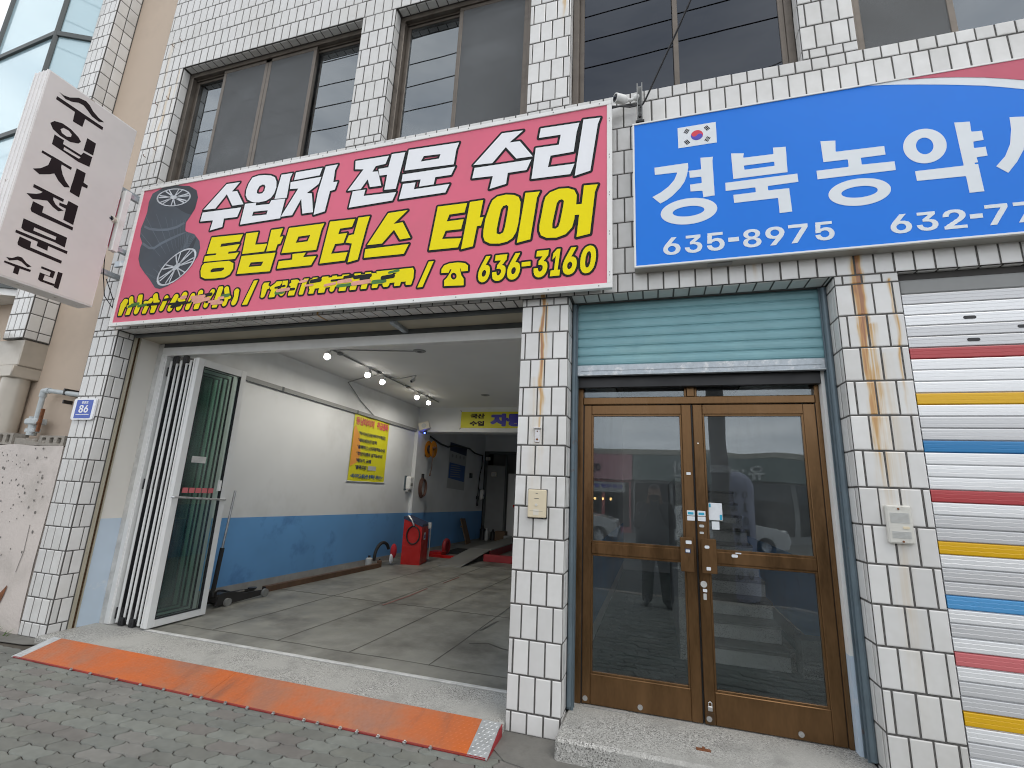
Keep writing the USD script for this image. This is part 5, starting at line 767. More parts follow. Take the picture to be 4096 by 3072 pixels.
# ================================================================== red banner sign of the tyre shop
YR = -0.105
def union(rings): return unary_union([P_(r) for r in rings])
rs_ = thing('red_banner_sign', 'red and yellow tyre shop banner sign with stacked tyres over the garage', 'sign')
sx0, sx1, sz0, sz1 = -5.46, -0.262, 3.045, 4.690
g = M(); g.box(sx0+0.012, sx1-0.012, YR-0.0, YR+0.012, sz0+0.012, sz1-0.012); part(rs_, 'panel', g, 'red_print')
g = M(); w = 0.040
g.box(sx0, sx1, YR-0.010, YR+0.03, sz1-w, sz1, 0.003); g.box(sx0, sx1, YR-0.010, YR+0.03, sz0, sz0+w, 0.003); g.box(sx0, sx0+w, YR-0.0095, YR+0.03, sz0+w, sz1-w, 0.003); g.box(sx1-w, sx1, YR-0.0095, YR+0.03, sz0+w, sz1-w, 0.003)
part(rs_, 'trim_frame', g, 'white_metal')
g = M(); t = 0.03
for z in (sz0+0.05, (sz0+sz1)/2, sz1-0.08): g.box(sx0+0.05, sx1-0.05, YR+0.014, YR+0.044, z, z+t)
for x in np.linspace(sx0+0.05, sx1-0.08, 6): g.box(x, x+t, YR+0.046, YR+0.076, sz0+0.03, sz1-0.03); g.box(x, x+t, YR+0.076, 0.02, sz0+0.35, sz0+0.38); g.box(x, x+t, YR+0.076, 0.02, sz1-0.3, sz1-0.27)
part(rs_, 'support_frame', g, 'galvanised')
g = M()
for x in np.linspace(sx0+0.12, sx1-0.1, 14):
    for z in (sz0+0.02, sz1-0.02): g.cyl((x, YR-0.010, z), (x, YR-0.0125, z), 0.005, 8)
for z in np.linspace(sz0+0.1, sz1-0.2, 5):
    for dz in (0, 0.025): g.cyl((sx1-0.02, YR-0.0095, z+dz), (sx1-0.02, YR-0.012, z+dz), 0.004, 8)
part(rs_, 'screw', g, 'tray_grey', kind='stuff')
white, yellow, small = union(PRINT['white']), union(PRINT['yellow']), union(PRINT['small'])
OUTW = 0.020
q = PRINT['digits_quad']; hx = q[1][0]-q[0][0]; shear = 0.11
dig = []
xs = [(0.000, 0.115, '6'), (0.125, 0.255, '3'), (0.258, 0.380, '6'), (0.390, 0.478, '-'), (0.486, 0.612, '3'), (0.632, 0.722, '1'), (0.728, 0.852, '6'), (0.866, 1.0, '0')]
for a, b, ch in xs:
    z0, z1 = q[0][1]-0.006, q[3][1]-0.012
    x0, x1 = q[0][0]+hx*a, q[0][0]+hx*b-0.012
    if ch == '-': z0, z1 = z0+0.105, z0+0.142
    dig.append(fit(text_shape(ch, cjk=False, weight=900), x0, x1, z0, z1, shear if ch != '-' else 0.0) if ch != '-' else sbox(x0, z0, x1, z1))
small = unary_union([small]+dig)
def layered(shape, m, nm, out=OUTW, y=YR):
    big = shape.buffer(out, join_style=1).simplify(0.001)
    for comp in getattr(big, 'geoms', [big]):
        if comp.area < 0.0004: continue
        g = M(); g.poly(comp, FRONT(y-0.0012), 0.0012); o_ = part(rs_, nm+'_outline', g, 'black_print')
        g = M(); g.poly(shape.intersection(comp), FRONT(y-0.0028), 0.0012); part(o_, nm, g, m)
layered(white, 'white_print', 'white_lettering'); layered(yellow, 'yellow_print', 'yellow_lettering'); layered(small, 'yellow_print', 'phone_number', 0.017)
# two phone numbers that have been made unreadable: broken strokes and smudges between the slashes
def smear(quad, name, seed):
    r = np.random.default_rng(seed); (x0, z0), (x1, _), _, (_, z1) = quad; n = int((x1-x0)/0.105); strokes = []
    z0 -= 0.005
    for i in range(n):
        x = x0+0.02+(x1-x0-0.06)*i/(n-1)
        a = r.uniform(0, 0.10); h = r.uniform(0.13, 0.185)
        strokes.append(LineString([(x, z0+a*0.3), (x+0.02, z0+h*0.6), (x+r.uniform(-0.01, 0.06), z0+h)]).buffer(r.uniform(0.024, 0.036)))
        if r.random() < 0.6: strokes.append(LineString([(x-0.02, z0+0.09+r.uniform(-0.03, 0.03)), (x+0.05, z0+0.10+r.uniform(-0.03, 0.03))]).buffer(0.017))
    strokes.append(LineString([(x0+0.02, z0+0.02), (x0+0.01, z0+0.09), (x0+0.05, z0+0.15)]).buffer(0.026))
    if seed == 5: strokes += [sbox(x0+0.55, z0+0.05, x1-0.38, z0+0.12).buffer(0.012), sbox(x1-0.36, z0+0.03, x1-0.05, z0+0.16).difference(sbox(x1-0.27, z0+0.075, x1-0.16, z0+0.12)).buffer(0.006)]
    s = unary_union(strokes).intersection(sbox(x0, z0-0.01, x1, z1)); layered(s, 'yellow_print', name, 0.017)
    for m_, k, lift in (('smear_green', 5, 0.0042), ('black_print', 9, 0.0050), ('smear_pink', 8, 0.0058)):
        for _ in range(k):
            g = M(); x = r.uniform(x0+0.1, x1-0.15); z = z0+r.uniform(0.03, 0.13)
            g.poly(LineString([(x, z), (x+r.uniform(0.05, 0.16), z+r.uniform(0.0, 0.012))]).buffer(r.uniform(0.010, 0.021)), FRONT(YR-lift-0.00003*_), 0.0006); part(rs_, 'smudge', g, m_)
smear(PRINT['smear1'], 'smudged_number', 3); smear(PRINT['smear2'], 'smudged_number', 5)
# printed stack of tyres
ty = Polygon(PRINT['tyres']).buffer(0.004).buffer(0.006).simplify(0.002)
g = M(); g.poly(ty, FRONT(YR-0.0012), 0.001); tp = part(rs_, 'tyre_picture', g, 'tyre_print')
g = M()
for s in PRINT['tyre_seams'][:2]: g.poly(Polygon(s).buffer(0.004), FRONT(YR-0.0024), 0.0006)
part(tp, 'seam_line', g, 'tyre_light')  # lighter seam lines of the printed tyres
def tp_pt(px, py):                                     # a spot of the tyre picture, from its own drawing grid to the sign sheet
    return QH(px, py)
_A = np.array([[440, 240, 1], [860, 200, 1], [490, 990, 1], [880, 650, 1], [348, 740, 1]], float)
_idx = [0, 6, 17, 13, 21]
_B = np.array([PRINT['tyres'][k] for k in _idx])
# projective map fitted to five outline corners
_rows = []
for (x, y, _), (u, w_) in zip(_A, _B): _rows += [[x, y, 1, 0, 0, 0, -u*x, -u*y], [0, 0, 0, x, y, 1, -w_*x, -w_*y]]
_h = np.linalg.lstsq(np.array(_rows), _B.ravel(), rcond=None)[0]
def QH(px, py): d = _h[6]*px+_h[7]*py+1; return ((_h[0]*px+_h[1]*py+_h[2])/d, (_h[3]*px+_h[4]*py+_h[5])/d)
def ringpts(cx, cy, rx, ry, tilt, a0, a1, n): 
    c, s = math.cos(tilt), math.sin(tilt); return [QH(cx+rx*math.cos(a)*c-ry*math.sin(a)*s, cy-(rx*math.cos(a)*s+ry*math.sin(a)*c)) for a in np.linspace(a0, a1, n)]
body = ty.buffer(-0.004)
g = M()                                                  # sidewalls: slightly lighter ovals round the wheels
g.poly(Polygon(ringpts(655, 205, 198, 100, 0.06, 0, 2*PI, 40)[:-1]).intersection(body), FRONT(YR-0.0024), 0.0004)
g.poly(Polygon(ringpts(690, 800, 262, 122, 0.76, 0, 2*PI, 40)[:-1]).intersection(body), FRONT(YR-0.0024), 0.0004)
part(tp, 'sidewall', g, 'tyre_dark')
g = M(); k = 0                                           # tread: rows of sipes following the curve of each tyre
for y0, y1, dx in ((300, 425, -6), (345, 470, -14), (500, 590, -8), (530, 650, 0)):
    for i in range(17):
        u = i/16; x = 425+u*330 if y0 < 480 else 385+u*250
        sag = 55*math.sin(PI*u)
        if k % 2 == 0 or True:
            ln = LineString([QH(x, y0+sag-40*u), QH(x+dx*(u-0.3)*2, y1+sag-40*u)]).buffer(0.0016).intersection(body)
            g.poly(ln, FRONT(YR-0.0022-0.00002*(k % 5)), 0.0003); k += 1
for i in range(26):
    u = i/25; a = 0.2+u*2.7; p = ringpts(690, 800, 275, 135, 0.76, a, a+0.001, 2)[0]; q_ = ringpts(640, 740, 300, 165, 0.76, a+0.1, a+0.101, 2)[0]
    g.poly(LineString([p, q_]).buffer(0.0016).intersection(body), FRONT(YR-0.0022-0.00002*(i % 5)), 0.0003)
part(tp, 'tread_lines', g, 'tyre_light', kind='stuff')
def rim(pts, seed):
    R = np.array(pts); c = R.mean(0); P = Polygon(pts)
    inner = affinity.scale(P, 0.91, 0.91, origin=tuple(c))
    g = M(); g.poly(P.difference(inner), FRONT(YR-0.0034), 0.0006)
    A = [(R[k]-c) for k in (0, 6)]
    # each spoke is drawn in the wheel's own tilted frame: two vectors of its ellipse
    for k in range(7):
        a = 2*PI*k/7+0.2
        for da in (-0.13, 0.13):
            p1 = c+0.86*(math.cos(a+da)*A[0]+math.sin(a+da)*A[1]); p0 = c+0.12*(math.cos(a)*A[0]+math.sin(a)*A[1])
            g.poly(LineString([p0, p1]).buffer(0.0068), FRONT(YR-0.0036-0.00008*k), 0.0005)
    g.poly(affinity.scale(P, 0.2, 0.2, origin=tuple(c)), FRONT(YR-0.0046), 0.0005)
    part(tp, 'rim_picture', g, 'rim_print')
    g = M(); g.poly(inner, FRONT(YR-0.0028), 0.0005); part(tp, 'rim_inner', g, 'tyre_dark')  # dark inner disc of the printed wheel
rim(PRINT['rim1'], 1); rim(PRINT['rim2'], 2)

# ================================================================== blue sign
YB = -0.105
bs = thing('blue_box_sign', 'blue shop sign with white lettering, a small flag and a red corner arc', 'sign')
bx0, bx1, bz0, bz1 = -0.104, 5.9, 3.186, 4.425
g = M(); g.box(bx0+0.01, bx1-0.01, YB, YB+0.004, bz0+0.01, bz1-0.01); part(bs, 'panel', g, 'blue_print')
g = M(); w = 0.014
g.box(bx0, bx1, YB-0.008, YB+0.012, bz1-w, bz1, 0.002); g.box(bx0, bx1, YB-0.008, YB+0.012, bz0, bz0+w, 0.002); g.box(bx0, bx0+w, YB-0.0075, YB+0.012, bz0+w, bz1-w, 0.002); part(bs, 'trim_frame', g, 'white_metal')
g = M(); g.box(bx0+0.002, bx1, YB+0.012, 0.0, bz0+0.002, bz1-0.002); part(bs, 'casing', g, 'sign_under')
g = M(); g.box(0.40, 0.56, YB+0.03, YB+0.075, bz0-0.004, bz0+0.004); part(bs, 'service_flap', g, 'tray_grey')
lets = [P_(r) for r in PRINT['blue']]
def ellp(b): return affinity.translate(affinity.scale(Polygon([(math.cos(t), math.sin(t)) for t in np.linspace(0, 2*PI, 49)[:-1]]), (b[1]-b[0])/2, (b[3]-b[2])/2), (b[0]+b[1])/2, (b[2]+b[3])/2)
lets += [ellp(o_).difference(ellp(i_)) for o_, i_ in PRINT['blue_ell']]
# the last syllable runs on beyond the picture
lets += [Polygon([(2.325, 3.93), (2.43, 3.80), (2.46, 3.66), (2.58, 3.68), (2.50, 3.90), (2.385, 4.02)]), sbox(2.62, 3.50, 2.70, 4.10), sbox(2.70, 3.78, 2.80, 3.85)]
g = M(); g.poly(unary_union(lets).buffer(0.006, join_style=1).buffer(-0.006, join_style=1), FRONT(YB), 0.0018); part(bs, 'lettering', g, 'blue_white')
for lo_, hi_ in ((0, 8), (8, 14)):
    g = M()
    for ch, x0, x1, z0, z1 in PRINT['blue_digits'][lo_:hi_]:
        if ch == '-': g.poly(sbox(x0, z0, x1, z1), FRONT(YB), 0.0018)
        else: g.poly(fit(text_shape(ch, cjk=False, weight=700), x0, x1, z0, z1), FRONT(YB), 0.0018)
    part(bs, 'phone_number', g, 'blue_white')
lo, up = PRINT['arc_low'], PRINT['arc_up']; clip = sbox(bx0+w, bz0, bx1, bz1-w)
ext = lambda c: [tuple(p) for p in c]+[(5.9, c[-1][1]-(5.9-c[-1][0])*0.30)]
band = Polygon(ext(lo)+[(5.9, 4.6), (lo[0][0], 4.6)]).buffer(0).intersection(clip)
redp = Polygon(ext(up)+[(5.9, 4.6), (up[0][0], 4.6)]).buffer(0).intersection(clip)
g = M(); g.poly(band, FRONT(YB), 0.0014); part(bs, 'white_arc', g, 'blue_white')
g = M(); g.poly(redp, FRONT(YB-0.0020), 0.0014); part(bs, 'red_arc', g, 'arc_red')
fl = sbox(0.232, 4.143, 0.503, 4.322); g = M(); g.poly(fl, FRONT(YB), 0.0014); flag = part(bs, 'flag', g, 'blue_white')
fc, fr_ = np.array([0.3675, 4.2325]), 0.043
ang = math.radians(-33.7)
def half(sign):
    t = np.linspace(0, PI, 25); big = [(fr_*math.cos(a), sign*fr_*math.sin(a)) for a in t]
    h = Polygon(big).buffer(0)
    c1 = affinity.translate(Polygon([(fr_/2*math.cos(a), fr_/2*math.sin(a)) for a in np.linspace(0, 2*PI, 25)[:-1]]), -fr_/2, 0); c2 = affinity.translate(c1, fr_, 0)
    h = h.union(c1).difference(c2) if sign > 0 else h.union(c2).difference(c1)
    return affinity.translate(affinity.rotate(h, math.degrees(ang), origin=(0, 0)), *fc)
g = M(); g.poly(half(1), FRONT(YB-0.0016), 0.001); part(flag, 'red_half', g, 'flag_red')
g = M(); g.poly(half(-1), FRONT(YB-0.0016), 0.001); part(flag, 'blue_half', g, 'flag_blue')
g = M()
for sx, sz, pat in ((-1, 1, (1, 1, 1)), (1, 1, (0, 1, 0)), (-1, -1, (1, 0, 1)), (1, -1, (0, 0, 0))):
    c = fc+np.array([sx*0.072, sz*0.048]); d = np.array([sx*math.cos(0.588), sz*math.sin(0.588)]); nrm = np.array([-d[1], d[0]])
    for k in range(3):
        o_ = c+d*(k-1)*0.0105
        segs = [(-0.019, 0.019)] if pat[k] else [(-0.019, -0.002), (0.002, 0.019)]
        for a, b in segs: g.poly(LineString([o_+nrm*a, o_+nrm*b]).buffer(0.0034, cap_style=2), FRONT(YB-0.0016), 0.001)
part(flag, 'trigram', g, 'black_print')

# ================================================================== white blade sign hung out over the pavement at the left
bl = thing('blade_sign', 'tall off-white projecting sign with vertical dark brown lettering at the left', 'sign')
XB = -5.5
g = M(); g.box(XB-0.205, XB, -1.10, -0.272, 3.20, 5.316, 0.004); part(bl, 'box', g, 'blade_edge')
g = M(); g.box(XB-0.004, XB+0.003, -1.088, -0.284, 3.215, 5.30); part(bl, 'face', g, 'blade_white')
g = M()
for dx in (-0.015, -0.075, -0.135, -0.19): g.box(XB+dx-0.006, XB+dx+0.006, -1.106, -1.099, 3.2, 5.316, 0.002)
part(bl, 'edge_rib', g, 'blade_edge')
g = M(); g.poly(union(PRINT['blade']), SIDE(XB+0.0032), 0.0012); part(bl, 'lettering', g, 'dark_letters')
g = M(); g.tube([(XB-0.10, -1.06, 5.315), (XB-0.10, -1.06, 5.35), (XB-0.10, -1.035, 5.362), (XB-0.10, -1.01, 5.35), (XB-0.10, -1.01, 5.315)], 0.011); part(bl, 'lifting_eye', g, 'galvanised', smooth=50)
for z in (3.62, 4.60): g = M(); g.box(XB-0.13, XB-0.08, -0.275, 0.01, z, z+0.05, 0.003); part(bl, 'bracket', g, 'galvanised')
pk = thing('narrow_pink_panel', 'narrow pink sign panel on a white square post behind the projecting sign', 'sign panel')
g = M(); g.box(-5.56, -5.535, -0.235, -0.225, 3.90, 4.52); g.box(-5.60, -5.50, -0.232, -0.224, 3.93, 4.49); part(pk, 'panel', g, 'red_print')
g = M(); g.box(-5.535, -5.475, -0.245, -0.185, 3.86, 4.58, 0.004); g.box(-5.63, -5.535, -0.24, -0.19, 4.50, 4.56, 0.003); part(pk, 'post', g, 'white_metal')
for q_ in ((-5.53, -5.48, -0.185, 0.005, 3.88, 3.93), (-5.53, -5.48, -0.185, 0.005, 4.52, 4.57), (-5.66, -5.40, -0.08, -0.05, 3.76, 3.83)): g = M(); g.box(*q_, 0.003); part(pk, 'bracket', g, 'galvanised')
def bullet_camera(name, label, p, d, m='device_cream', L=0.13, r=0.034, mount=None):
    p, d = np.array(p, float), np.array(d, float); d /= np.linalg.norm(d); t = thing(name, label, 'security camera')
    g = M(); g.cyl(p, p-d*L*0.72, r, 18); g.cyl(p-d*L*0.72, p-d*L, r, 18, r1=r*0.45); part(t, 'housing', g, m, smooth=40)
    g = M(); g.cyl(p+d*0.002, p-d*0.004, r*0.78, 16); part(t, 'lens_ring', g, 'black_plastic')
    g = M(); g.ell(p+d*0.002, (r*0.4,)*3, 1); part(t, 'lens', g, 'pane_dark', smooth=True)
    if mount is not None:
        g = M(); e = p-d*L*0.9; mid = (e+np.array(mount))/2+np.array([0, 0, -0.01]); g.tube([e, mid, mount], 0.013, 8); g.ell(mount, (0.028, 0.028, 0.028), 1); part(t, 'mount', g, m, smooth=40)
    return t
bullet_camera('security_camera', 'cream bullet camera at the pink panel, dark lens facing the street', (-5.50, -0.31, 4.20), (0.55, -0.8, -0.2), L=0.11, mount=(-5.53, -0.19, 4.20))
sign_wire = M(); sign_wire.tube([(-5.60, -0.24, 4.15), (-5.57, -0.25, 3.9), (-5.58, -0.20, 3.6), (-5.62, -0.12, 3.40), (-5.55, -0.06, 3.28), (-5.50, -0.10, 3.35), (-5.52, -0.2, 3.55)], 0.005, 6)
tag(part(None, 'loose_wire', sign_wire, 'black_plastic', smooth=50), 'thin black wire looping below the pink panel beside the projecting sign', 'wire')

# ================================================================== camera, strut and service cable between the two signs
bullet_camera('security_camera', 'white bullet camera between the red and blue signs', (-0.235, -0.12, 4.695), (-0.80, -0.58, -0.10), 'white_metal', L=0.115, r=0.038, mount=(-0.070, -0.055, 4.72))
sb = thing('wall_strut', 'dark steel channel bracket standing above the blue sign edge', 'bracket')
g = M(); g.box(-0.066, -0.058, -0.085, -0.045, 4.47, 4.83); g.box(-0.030, -0.022, -0.085, -0.045, 4.47, 4.83); g.box(-0.066, -0.022, -0.05, -0.042, 4.47, 4.83); part(sb, 'channel', g, 'tray_grey')
g = M(); g.box(-0.078, -0.012, -0.09, 0.0, 4.455, 4.475, 0.003); g.cyl((-0.045, -0.09, 4.50), (-0.045, -0.11, 4.50), 0.014, 8); part(sb, 'foot', g, 'black_plastic')
g = M(); g.tube([(-0.04, -0.07, 4.60), (0.0, -0.10, 4.64), (0.24, -0.32, 5.0), (0.75, -0.85, 5.75), (1.9, -2.2, 7.3), (4.2, -4.6, 9.9)], 0.0075, 7)
tag(part(None, 'service_cable', g, 'black_plastic', smooth=60), 'black cable running from the wall bracket up across the dark window', 'cable')
g = M()
for k in range(3): g.tube([(-0.29, -0.08, 4.66-0.012*k), (-0.20, -0.10-0.01*k, 4.625-0.01*k), (-0.12, -0.09, 4.635-0.014*k), (-0.04, -0.075, 4.625)], 0.006, 6)
tag(part(None, 'cable_bundle', g, 'black_plastic', smooth=60), 'short bundle of black cables from the red sign corner to the bracket', 'cable')
# nails sticking out of the upper left pier
HK = ('left', 'right')
for i, (x, z) in enumerate(((-5.70, 6.83), (-5.58, 6.88), (-5.74, 5.97), (-5.57, 6.02), (-5.72, 5.23), (-5.58, 5.30))):
    g = M(); g.tube([(x, 0.0, z), (x, -0.02, z-0.002), (x+0.004, -0.034, z+0.014)], 0.004, 6)
    tag(part(None, 'bent_hook', g, 'rust'), f"small rusty hook, {HK[i % 2]} one of the {('highest', 'middle', 'lowest')[i//2]} pair in the upper left tiles", 'hook', 'rusty hooks in the upper left tiles')

# ================================================================== things on the piers
t = thing('house_number_plate', 'blue and white house number plate 86 on the left pier', 'sign')
g = M(); g.poly(sbox(-5.835, 2.072, -5.510, 2.297).buffer(-0.03).buffer(0.03), FRONT(-0.008), 0.016); part(t, 'plate', g, 'white_print')
g = M(); g.poly(sbox(-5.790, 2.088, -5.548, 2.280).buffer(-0.004).buffer(0.004), FRONT(-0.024), 0.0012); part(t, 'blue_field', g, 'plate_blue')
g = M(); g.poly(fit(text_shape('86', cjk=False, weight=800), -5.735, -5.597, 2.145, 2.226), FRONT(-0.0252), 0.0012)
g.poly(fit(text_shape('중앙로', bold=3), -5.715, -5.617, 2.238, 2.268), FRONT(-0.0252), 0.0012); g.poly(sbox(-5.765, 2.124, -5.572, 2.131), FRONT(-0.0252), 0.0012)
part(t, 'numbers', g, 'white_print')
t = thing('intercom', 'cream intercom with a round button on the middle pier', 'intercom', group='intercoms on the piers')
g = M(); g.box(-0.868, -0.736, -0.032, 0.0, 1.374, 1.568, 0.006); part(t, 'housing', g, 'intercom_cream')
g = M(); g.box(-0.872, -0.732, -0.006, 0.002, 1.366, 1.572); part(t, 'back_plate', g, 'black_plastic')
g = M(); g.cyl((-0.805, -0.032, 1.462), (-0.805, -0.036, 1.462), 0.0095, 16); part(t, 'button', g, 'intercom_white', smooth=40)
g = M(); g.box(-0.820, -0.788, -0.0332, -0.0318, 1.505, 1.509); g.box(-0.811, -0.796, -0.0332, -0.0318, 1.540, 1.544); g.box(-0.852, -0.757, -0.0330, -0.0318, 1.418, 1.4195); part(t, 'slot', g, 'dark_slot')
g = M(); g.box(-0.826, -0.786, -0.0328, -0.0318, 1.392, 1.432); part(t, 'worn_patch', g, 'device_cream')
t = thing('intercom', 'off-white intercom with speaker grilles on the rust-streaked right pier', 'intercom', group='intercoms on the piers')
g = M(); g.box(1.304, 1.432, -0.030, 0.0, 1.352, 1.568, 0.008); part(t, 'housing', g, 'intercom_white')
g = M()
for z0, z1 in ((1.470, 1.525), (1.385, 1.418)):
    for z in np.arange(z0, z1, 0.0065): g.box(1.322, 1.414, -0.0325, -0.029, z, z+0.0035)
part(t, 'grille', g, 'plastic_grey')
g = M(); g.poly(sbox(1.378, 1.436, 1.410, 1.450).buffer(-0.006).buffer(0.006), FRONT(-0.030), 0.003); part(t, 'button', g, 'intercom_cream')
g = M(); g.cyl((1.372, -0.03, 1.365), (1.372, -0.033, 1.365), 0.006, 10); g.cyl((1.366, -0.03, 1.548), (1.366, -0.033, 1.548), 0.006, 10); part(t, 'rusty_screw', g, 'rust')
t = thing('bell_remnant', 'small rusty bracket of a missing bell above the cream intercom', 'bracket')
g = M(); g.box(-0.838, -0.803, -0.010, 0.0, 1.908, 2.005, 0.003); g.box(-0.850, -0.792, -0.028, 0.0, 2.010, 2.016); part(t, 'bracket', g, 'steel')
g = M(); g.cyl((-0.82, -0.010, 1.93), (-0.82, -0.014, 1.93), 0.008, 8); g.cyl((-0.82, -0.010, 1.99), (-0.82, -0.014, 1.99), 0.005, 8); part(t, 'screw', g, 'rust')

# ================================================================== orange loading ramp
rp = thing('loading_ramp', 'long orange chequer-plate ramp with silver ends along the garage sill', 'ramp')
RA, RB = (-0.370, 0.004), (-0.078, 0.078)       # y, z of the foot and the top
def ramp_T(off): 
    d = np.array([RB[0]-RA[0], RB[1]-RA[1]]); L = np.linalg.norm(d); d /= L; nn = np.array([-d[1], d[0]])
    return (lambda p: np.stack([p[:, 0], RA[0]+p[:, 1]*d[0]+(p[:, 2]+off)*nn[0], RA[1]+p[:, 1]*d[1]+(p[:, 2]+off)*nn[1]], 1)), L
T, L = ramp_T(0.0)
xa, xb = -5.215, -0.972
for x0, x1, m, nm in ((xa, xa+0.10, 'ramp_silver', 'end_plate'), (xa+0.10, -3.14, 'orange_plate', 'plate'), (-3.137, xb-0.13, 'orange_plate', 'plate'), (xb-0.13, xb, 'ramp_silver', 'end_plate')):
    g = M(); sl = -0.03
    g.poly(Polygon([(x0, 0), (x1, 0), (x1+sl*0.3, L), (x0+sl*0.3, L)]), T, 0.006); pl = part(rp, nm, g, m)
    T2, _ = ramp_T(0.006); g = M(); k = 0
    for iy, vy in enumerate(np.arange(0.018, L-0.01, 0.027)):
        for vx in np.arange(x0+0.015+(0.018 if iy % 2 else 0), x1-0.02, 0.036):
            a = 0.75 if (int(round((vx-x0)/0.018))+iy) % 2 else -0.75
            dx, dy = 0.011*math.cos(a), 0.011*math.sin(a); nx, ny = -math.sin(a)*0.003, math.cos(a)*0.003
            v = np.array([(vx-dx, vy-dy, 0), (vx+nx, vy+ny, 0), (vx+dx, vy+dy, 0), (vx-nx, vy-ny, 0), (vx, vy, 0.0022)])
            g.add(T2(v), [(0, 3, 4), (3, 2, 4), (2, 1, 4), (1, 0, 4)])
    part(pl, 'tread_pattern', g, m, kind='stuff')
g = M(); g.box(xa+0.02, xb-0.012, RA[0]-0.001, RA[0]+0.012, 0.002, 0.012); g.box(xa+0.01, xb-0.02, RB[0]-0.004, RB[0], 0.0, 0.075); part(rp, 'edge_angle', g, 'dull_red')
g = M(); g.add([(xb, RA[0], 0.001), (xb, RB[0], 0.001), (xb, RB[0], 0.076), (xb-0.006, RA[0], 0.001), (xb-0.006, RB[0], 0.001), (xb-0.006, RB[0], 0.076)], [(0, 1, 2), (3, 5, 4), (0, 2, 5), (0, 5, 3), (1, 4, 5), (1, 5, 2), (0, 3, 4), (0, 4, 1)]); part(rp, 'side_cheek', g, 'dull_red')
for x in (-4.48, -4.25, -3.98, -3.72, -3.50, -3.24, -3.12, -2.93, -2.72, -2.51, -2.26, -2.16, -1.98, -1.86, -1.70, -1.50, -1.33):
    x += rng.normal(0, 0.008); g = M(); g.cyl((x, RA[0]-0.010, 0.0), (x, RA[0]-0.010, 0.022), 0.0075, 8); g.cyl((x, RA[0]-0.010, 0.010), (x, RA[0]-0.010, 0.014), 0.013, 6); part(rp, 'bolt', g, 'steel')

# ================================================================== inside the garage
def torus(c, R, r, axis='x', n=28, k=8, a0=0, a1=2*PI, sq=1.0):
    t = np.linspace(a0, a1, n); 
    if axis == 'x': P = np.stack([np.full(n, c[0]), c[1]+R*np.cos(t), c[2]+R*sq*np.sin(t)], 1)
    elif axis == 'y': P = np.stack([c[0]+R*np.cos(t), np.full(n, c[1]), c[2]+R*sq*np.sin(t)], 1)
    else: P = np.stack([c[0]+R*np.cos(t), c[1]+R*np.sin(t), np.full(n, c[2])], 1)
    return M().tube(P, r, k)
tr = thing('cable_tray', 'grey cable tray running along the left garage wall', 'cable tray')
g = M(); v = []
for y, z in ((0.55, 2.895), (6.45, 2.83)): v += [(GW, y, z-0.03), (GW+0.045, y, z-0.03), (GW+0.045, y, z+0.03), (GW, y, z+0.03)]
g.add(v, [(1, 5, 6, 2), (0, 1, 2, 3), (3, 2, 6, 7), (0, 4, 5, 1), (4, 7, 6, 5)]); part(tr, 'trunking', g, 'tray_grey')
g = M()
for y in (2.2, 4.1): z = 2.895-0.065*(y-0.55)/5.9; g.box(GW, GW+0.048, y-0.02, y+0.02, z-0.033, z+0.033)
part(tr, 'clip', g, 'dark_slot')
track = thing('lamp_track', 'thin dark conduit carrying the ceiling spot lamps', 'conduit')
g = M(); g.tube([(-4.27, 1.45, 3.375), (-4.34, 2.9, 3.37), (-4.40, 4.3, 3.37), (-4.47, 5.85, 3.372)], 0.012, 8); part(track, 'conduit', g, 'tray_grey', smooth=60)
g = M()
for y in (2.15, 3.27, 4.35, 5.2): x = -4.27-0.2*(y-1.45)/4.4; g.box(x-0.03, x+0.03, y-0.035, y+0.035, 3.35, 3.39, 0.006)
part(track, 'junction_box', g, 'tray_grey')
g = M(); g.tube([(-4.30, 1.98, 3.38), (-3.8, 2.10, 3.383), (-3.12, 2.24, 3.385)], 0.008, 6); g.tube([(-4.37, 3.6, 3.38), (-4.1, 3.55, 3.34), (-3.86, 3.56, 3.38)], 0.009, 6); g.tube([(-4.36, 3.35, 3.37), (-4.8, 3.5, 3.36), (-5.27, 3.72, 3.34), (-5.285, 4.2, 3.08), (-5.28, 4.75, 2.85)], 0.009, 6); part(track, 'cable', g, 'tray_grey', smooth=60)
LAMPS = [(-4.315, 1.96), (-4.36, 3.02), (-4.385, 3.50), (-4.43, 4.83), (-4.455, 5.40)]
def make_lamp(loc, label, grp):
    t = thing('spot_lamp', label, 'spot lamp', loc, 0, grp)
    g = M(); g.cyl((0, 0, 0.06), (0, 0, 0.0), 0.010, 8); g.cyl((0, -0.01, 0.01), (0, -0.05, -0.045), 0.034, 16, r1=0.048); part(t, 'housing', g, 'white_metal', smooth=40)
    g = M(); g.ell((0, -0.060, -0.058), (0.048, 0.030, 0.044), 2); part(t, 'bulb', g, 'lamp_glow', smooth=True)
    l = UsdLux.DiskLight.Define(stage, t.GetPath().AppendChild('light')); l.CreateRadiusAttr(0.045); l.CreateIntensityAttr(LAMP); l.CreateNormalizeAttr(True); l.CreateColorAttr(Gf.Vec3f(1.0, 0.95, 0.86)); l.AddTranslateOp().Set(Gf.Vec3d(0, -0.075, -0.105))
    return t
grp = 'lit spot lamps on the garage ceiling'
for i, ((x, y), lab) in enumerate(zip(LAMPS, ('lit spot lamp nearest the garage entrance', 'second lit spot lamp from the garage entrance, just left of the middle one', 'middle lit spot lamp of the ceiling row', 'fourth lit spot lamp along the garage ceiling', 'lit spot lamp farthest inside the garage'))):
    make_lamp((x, y, 3.315), lab, grp)
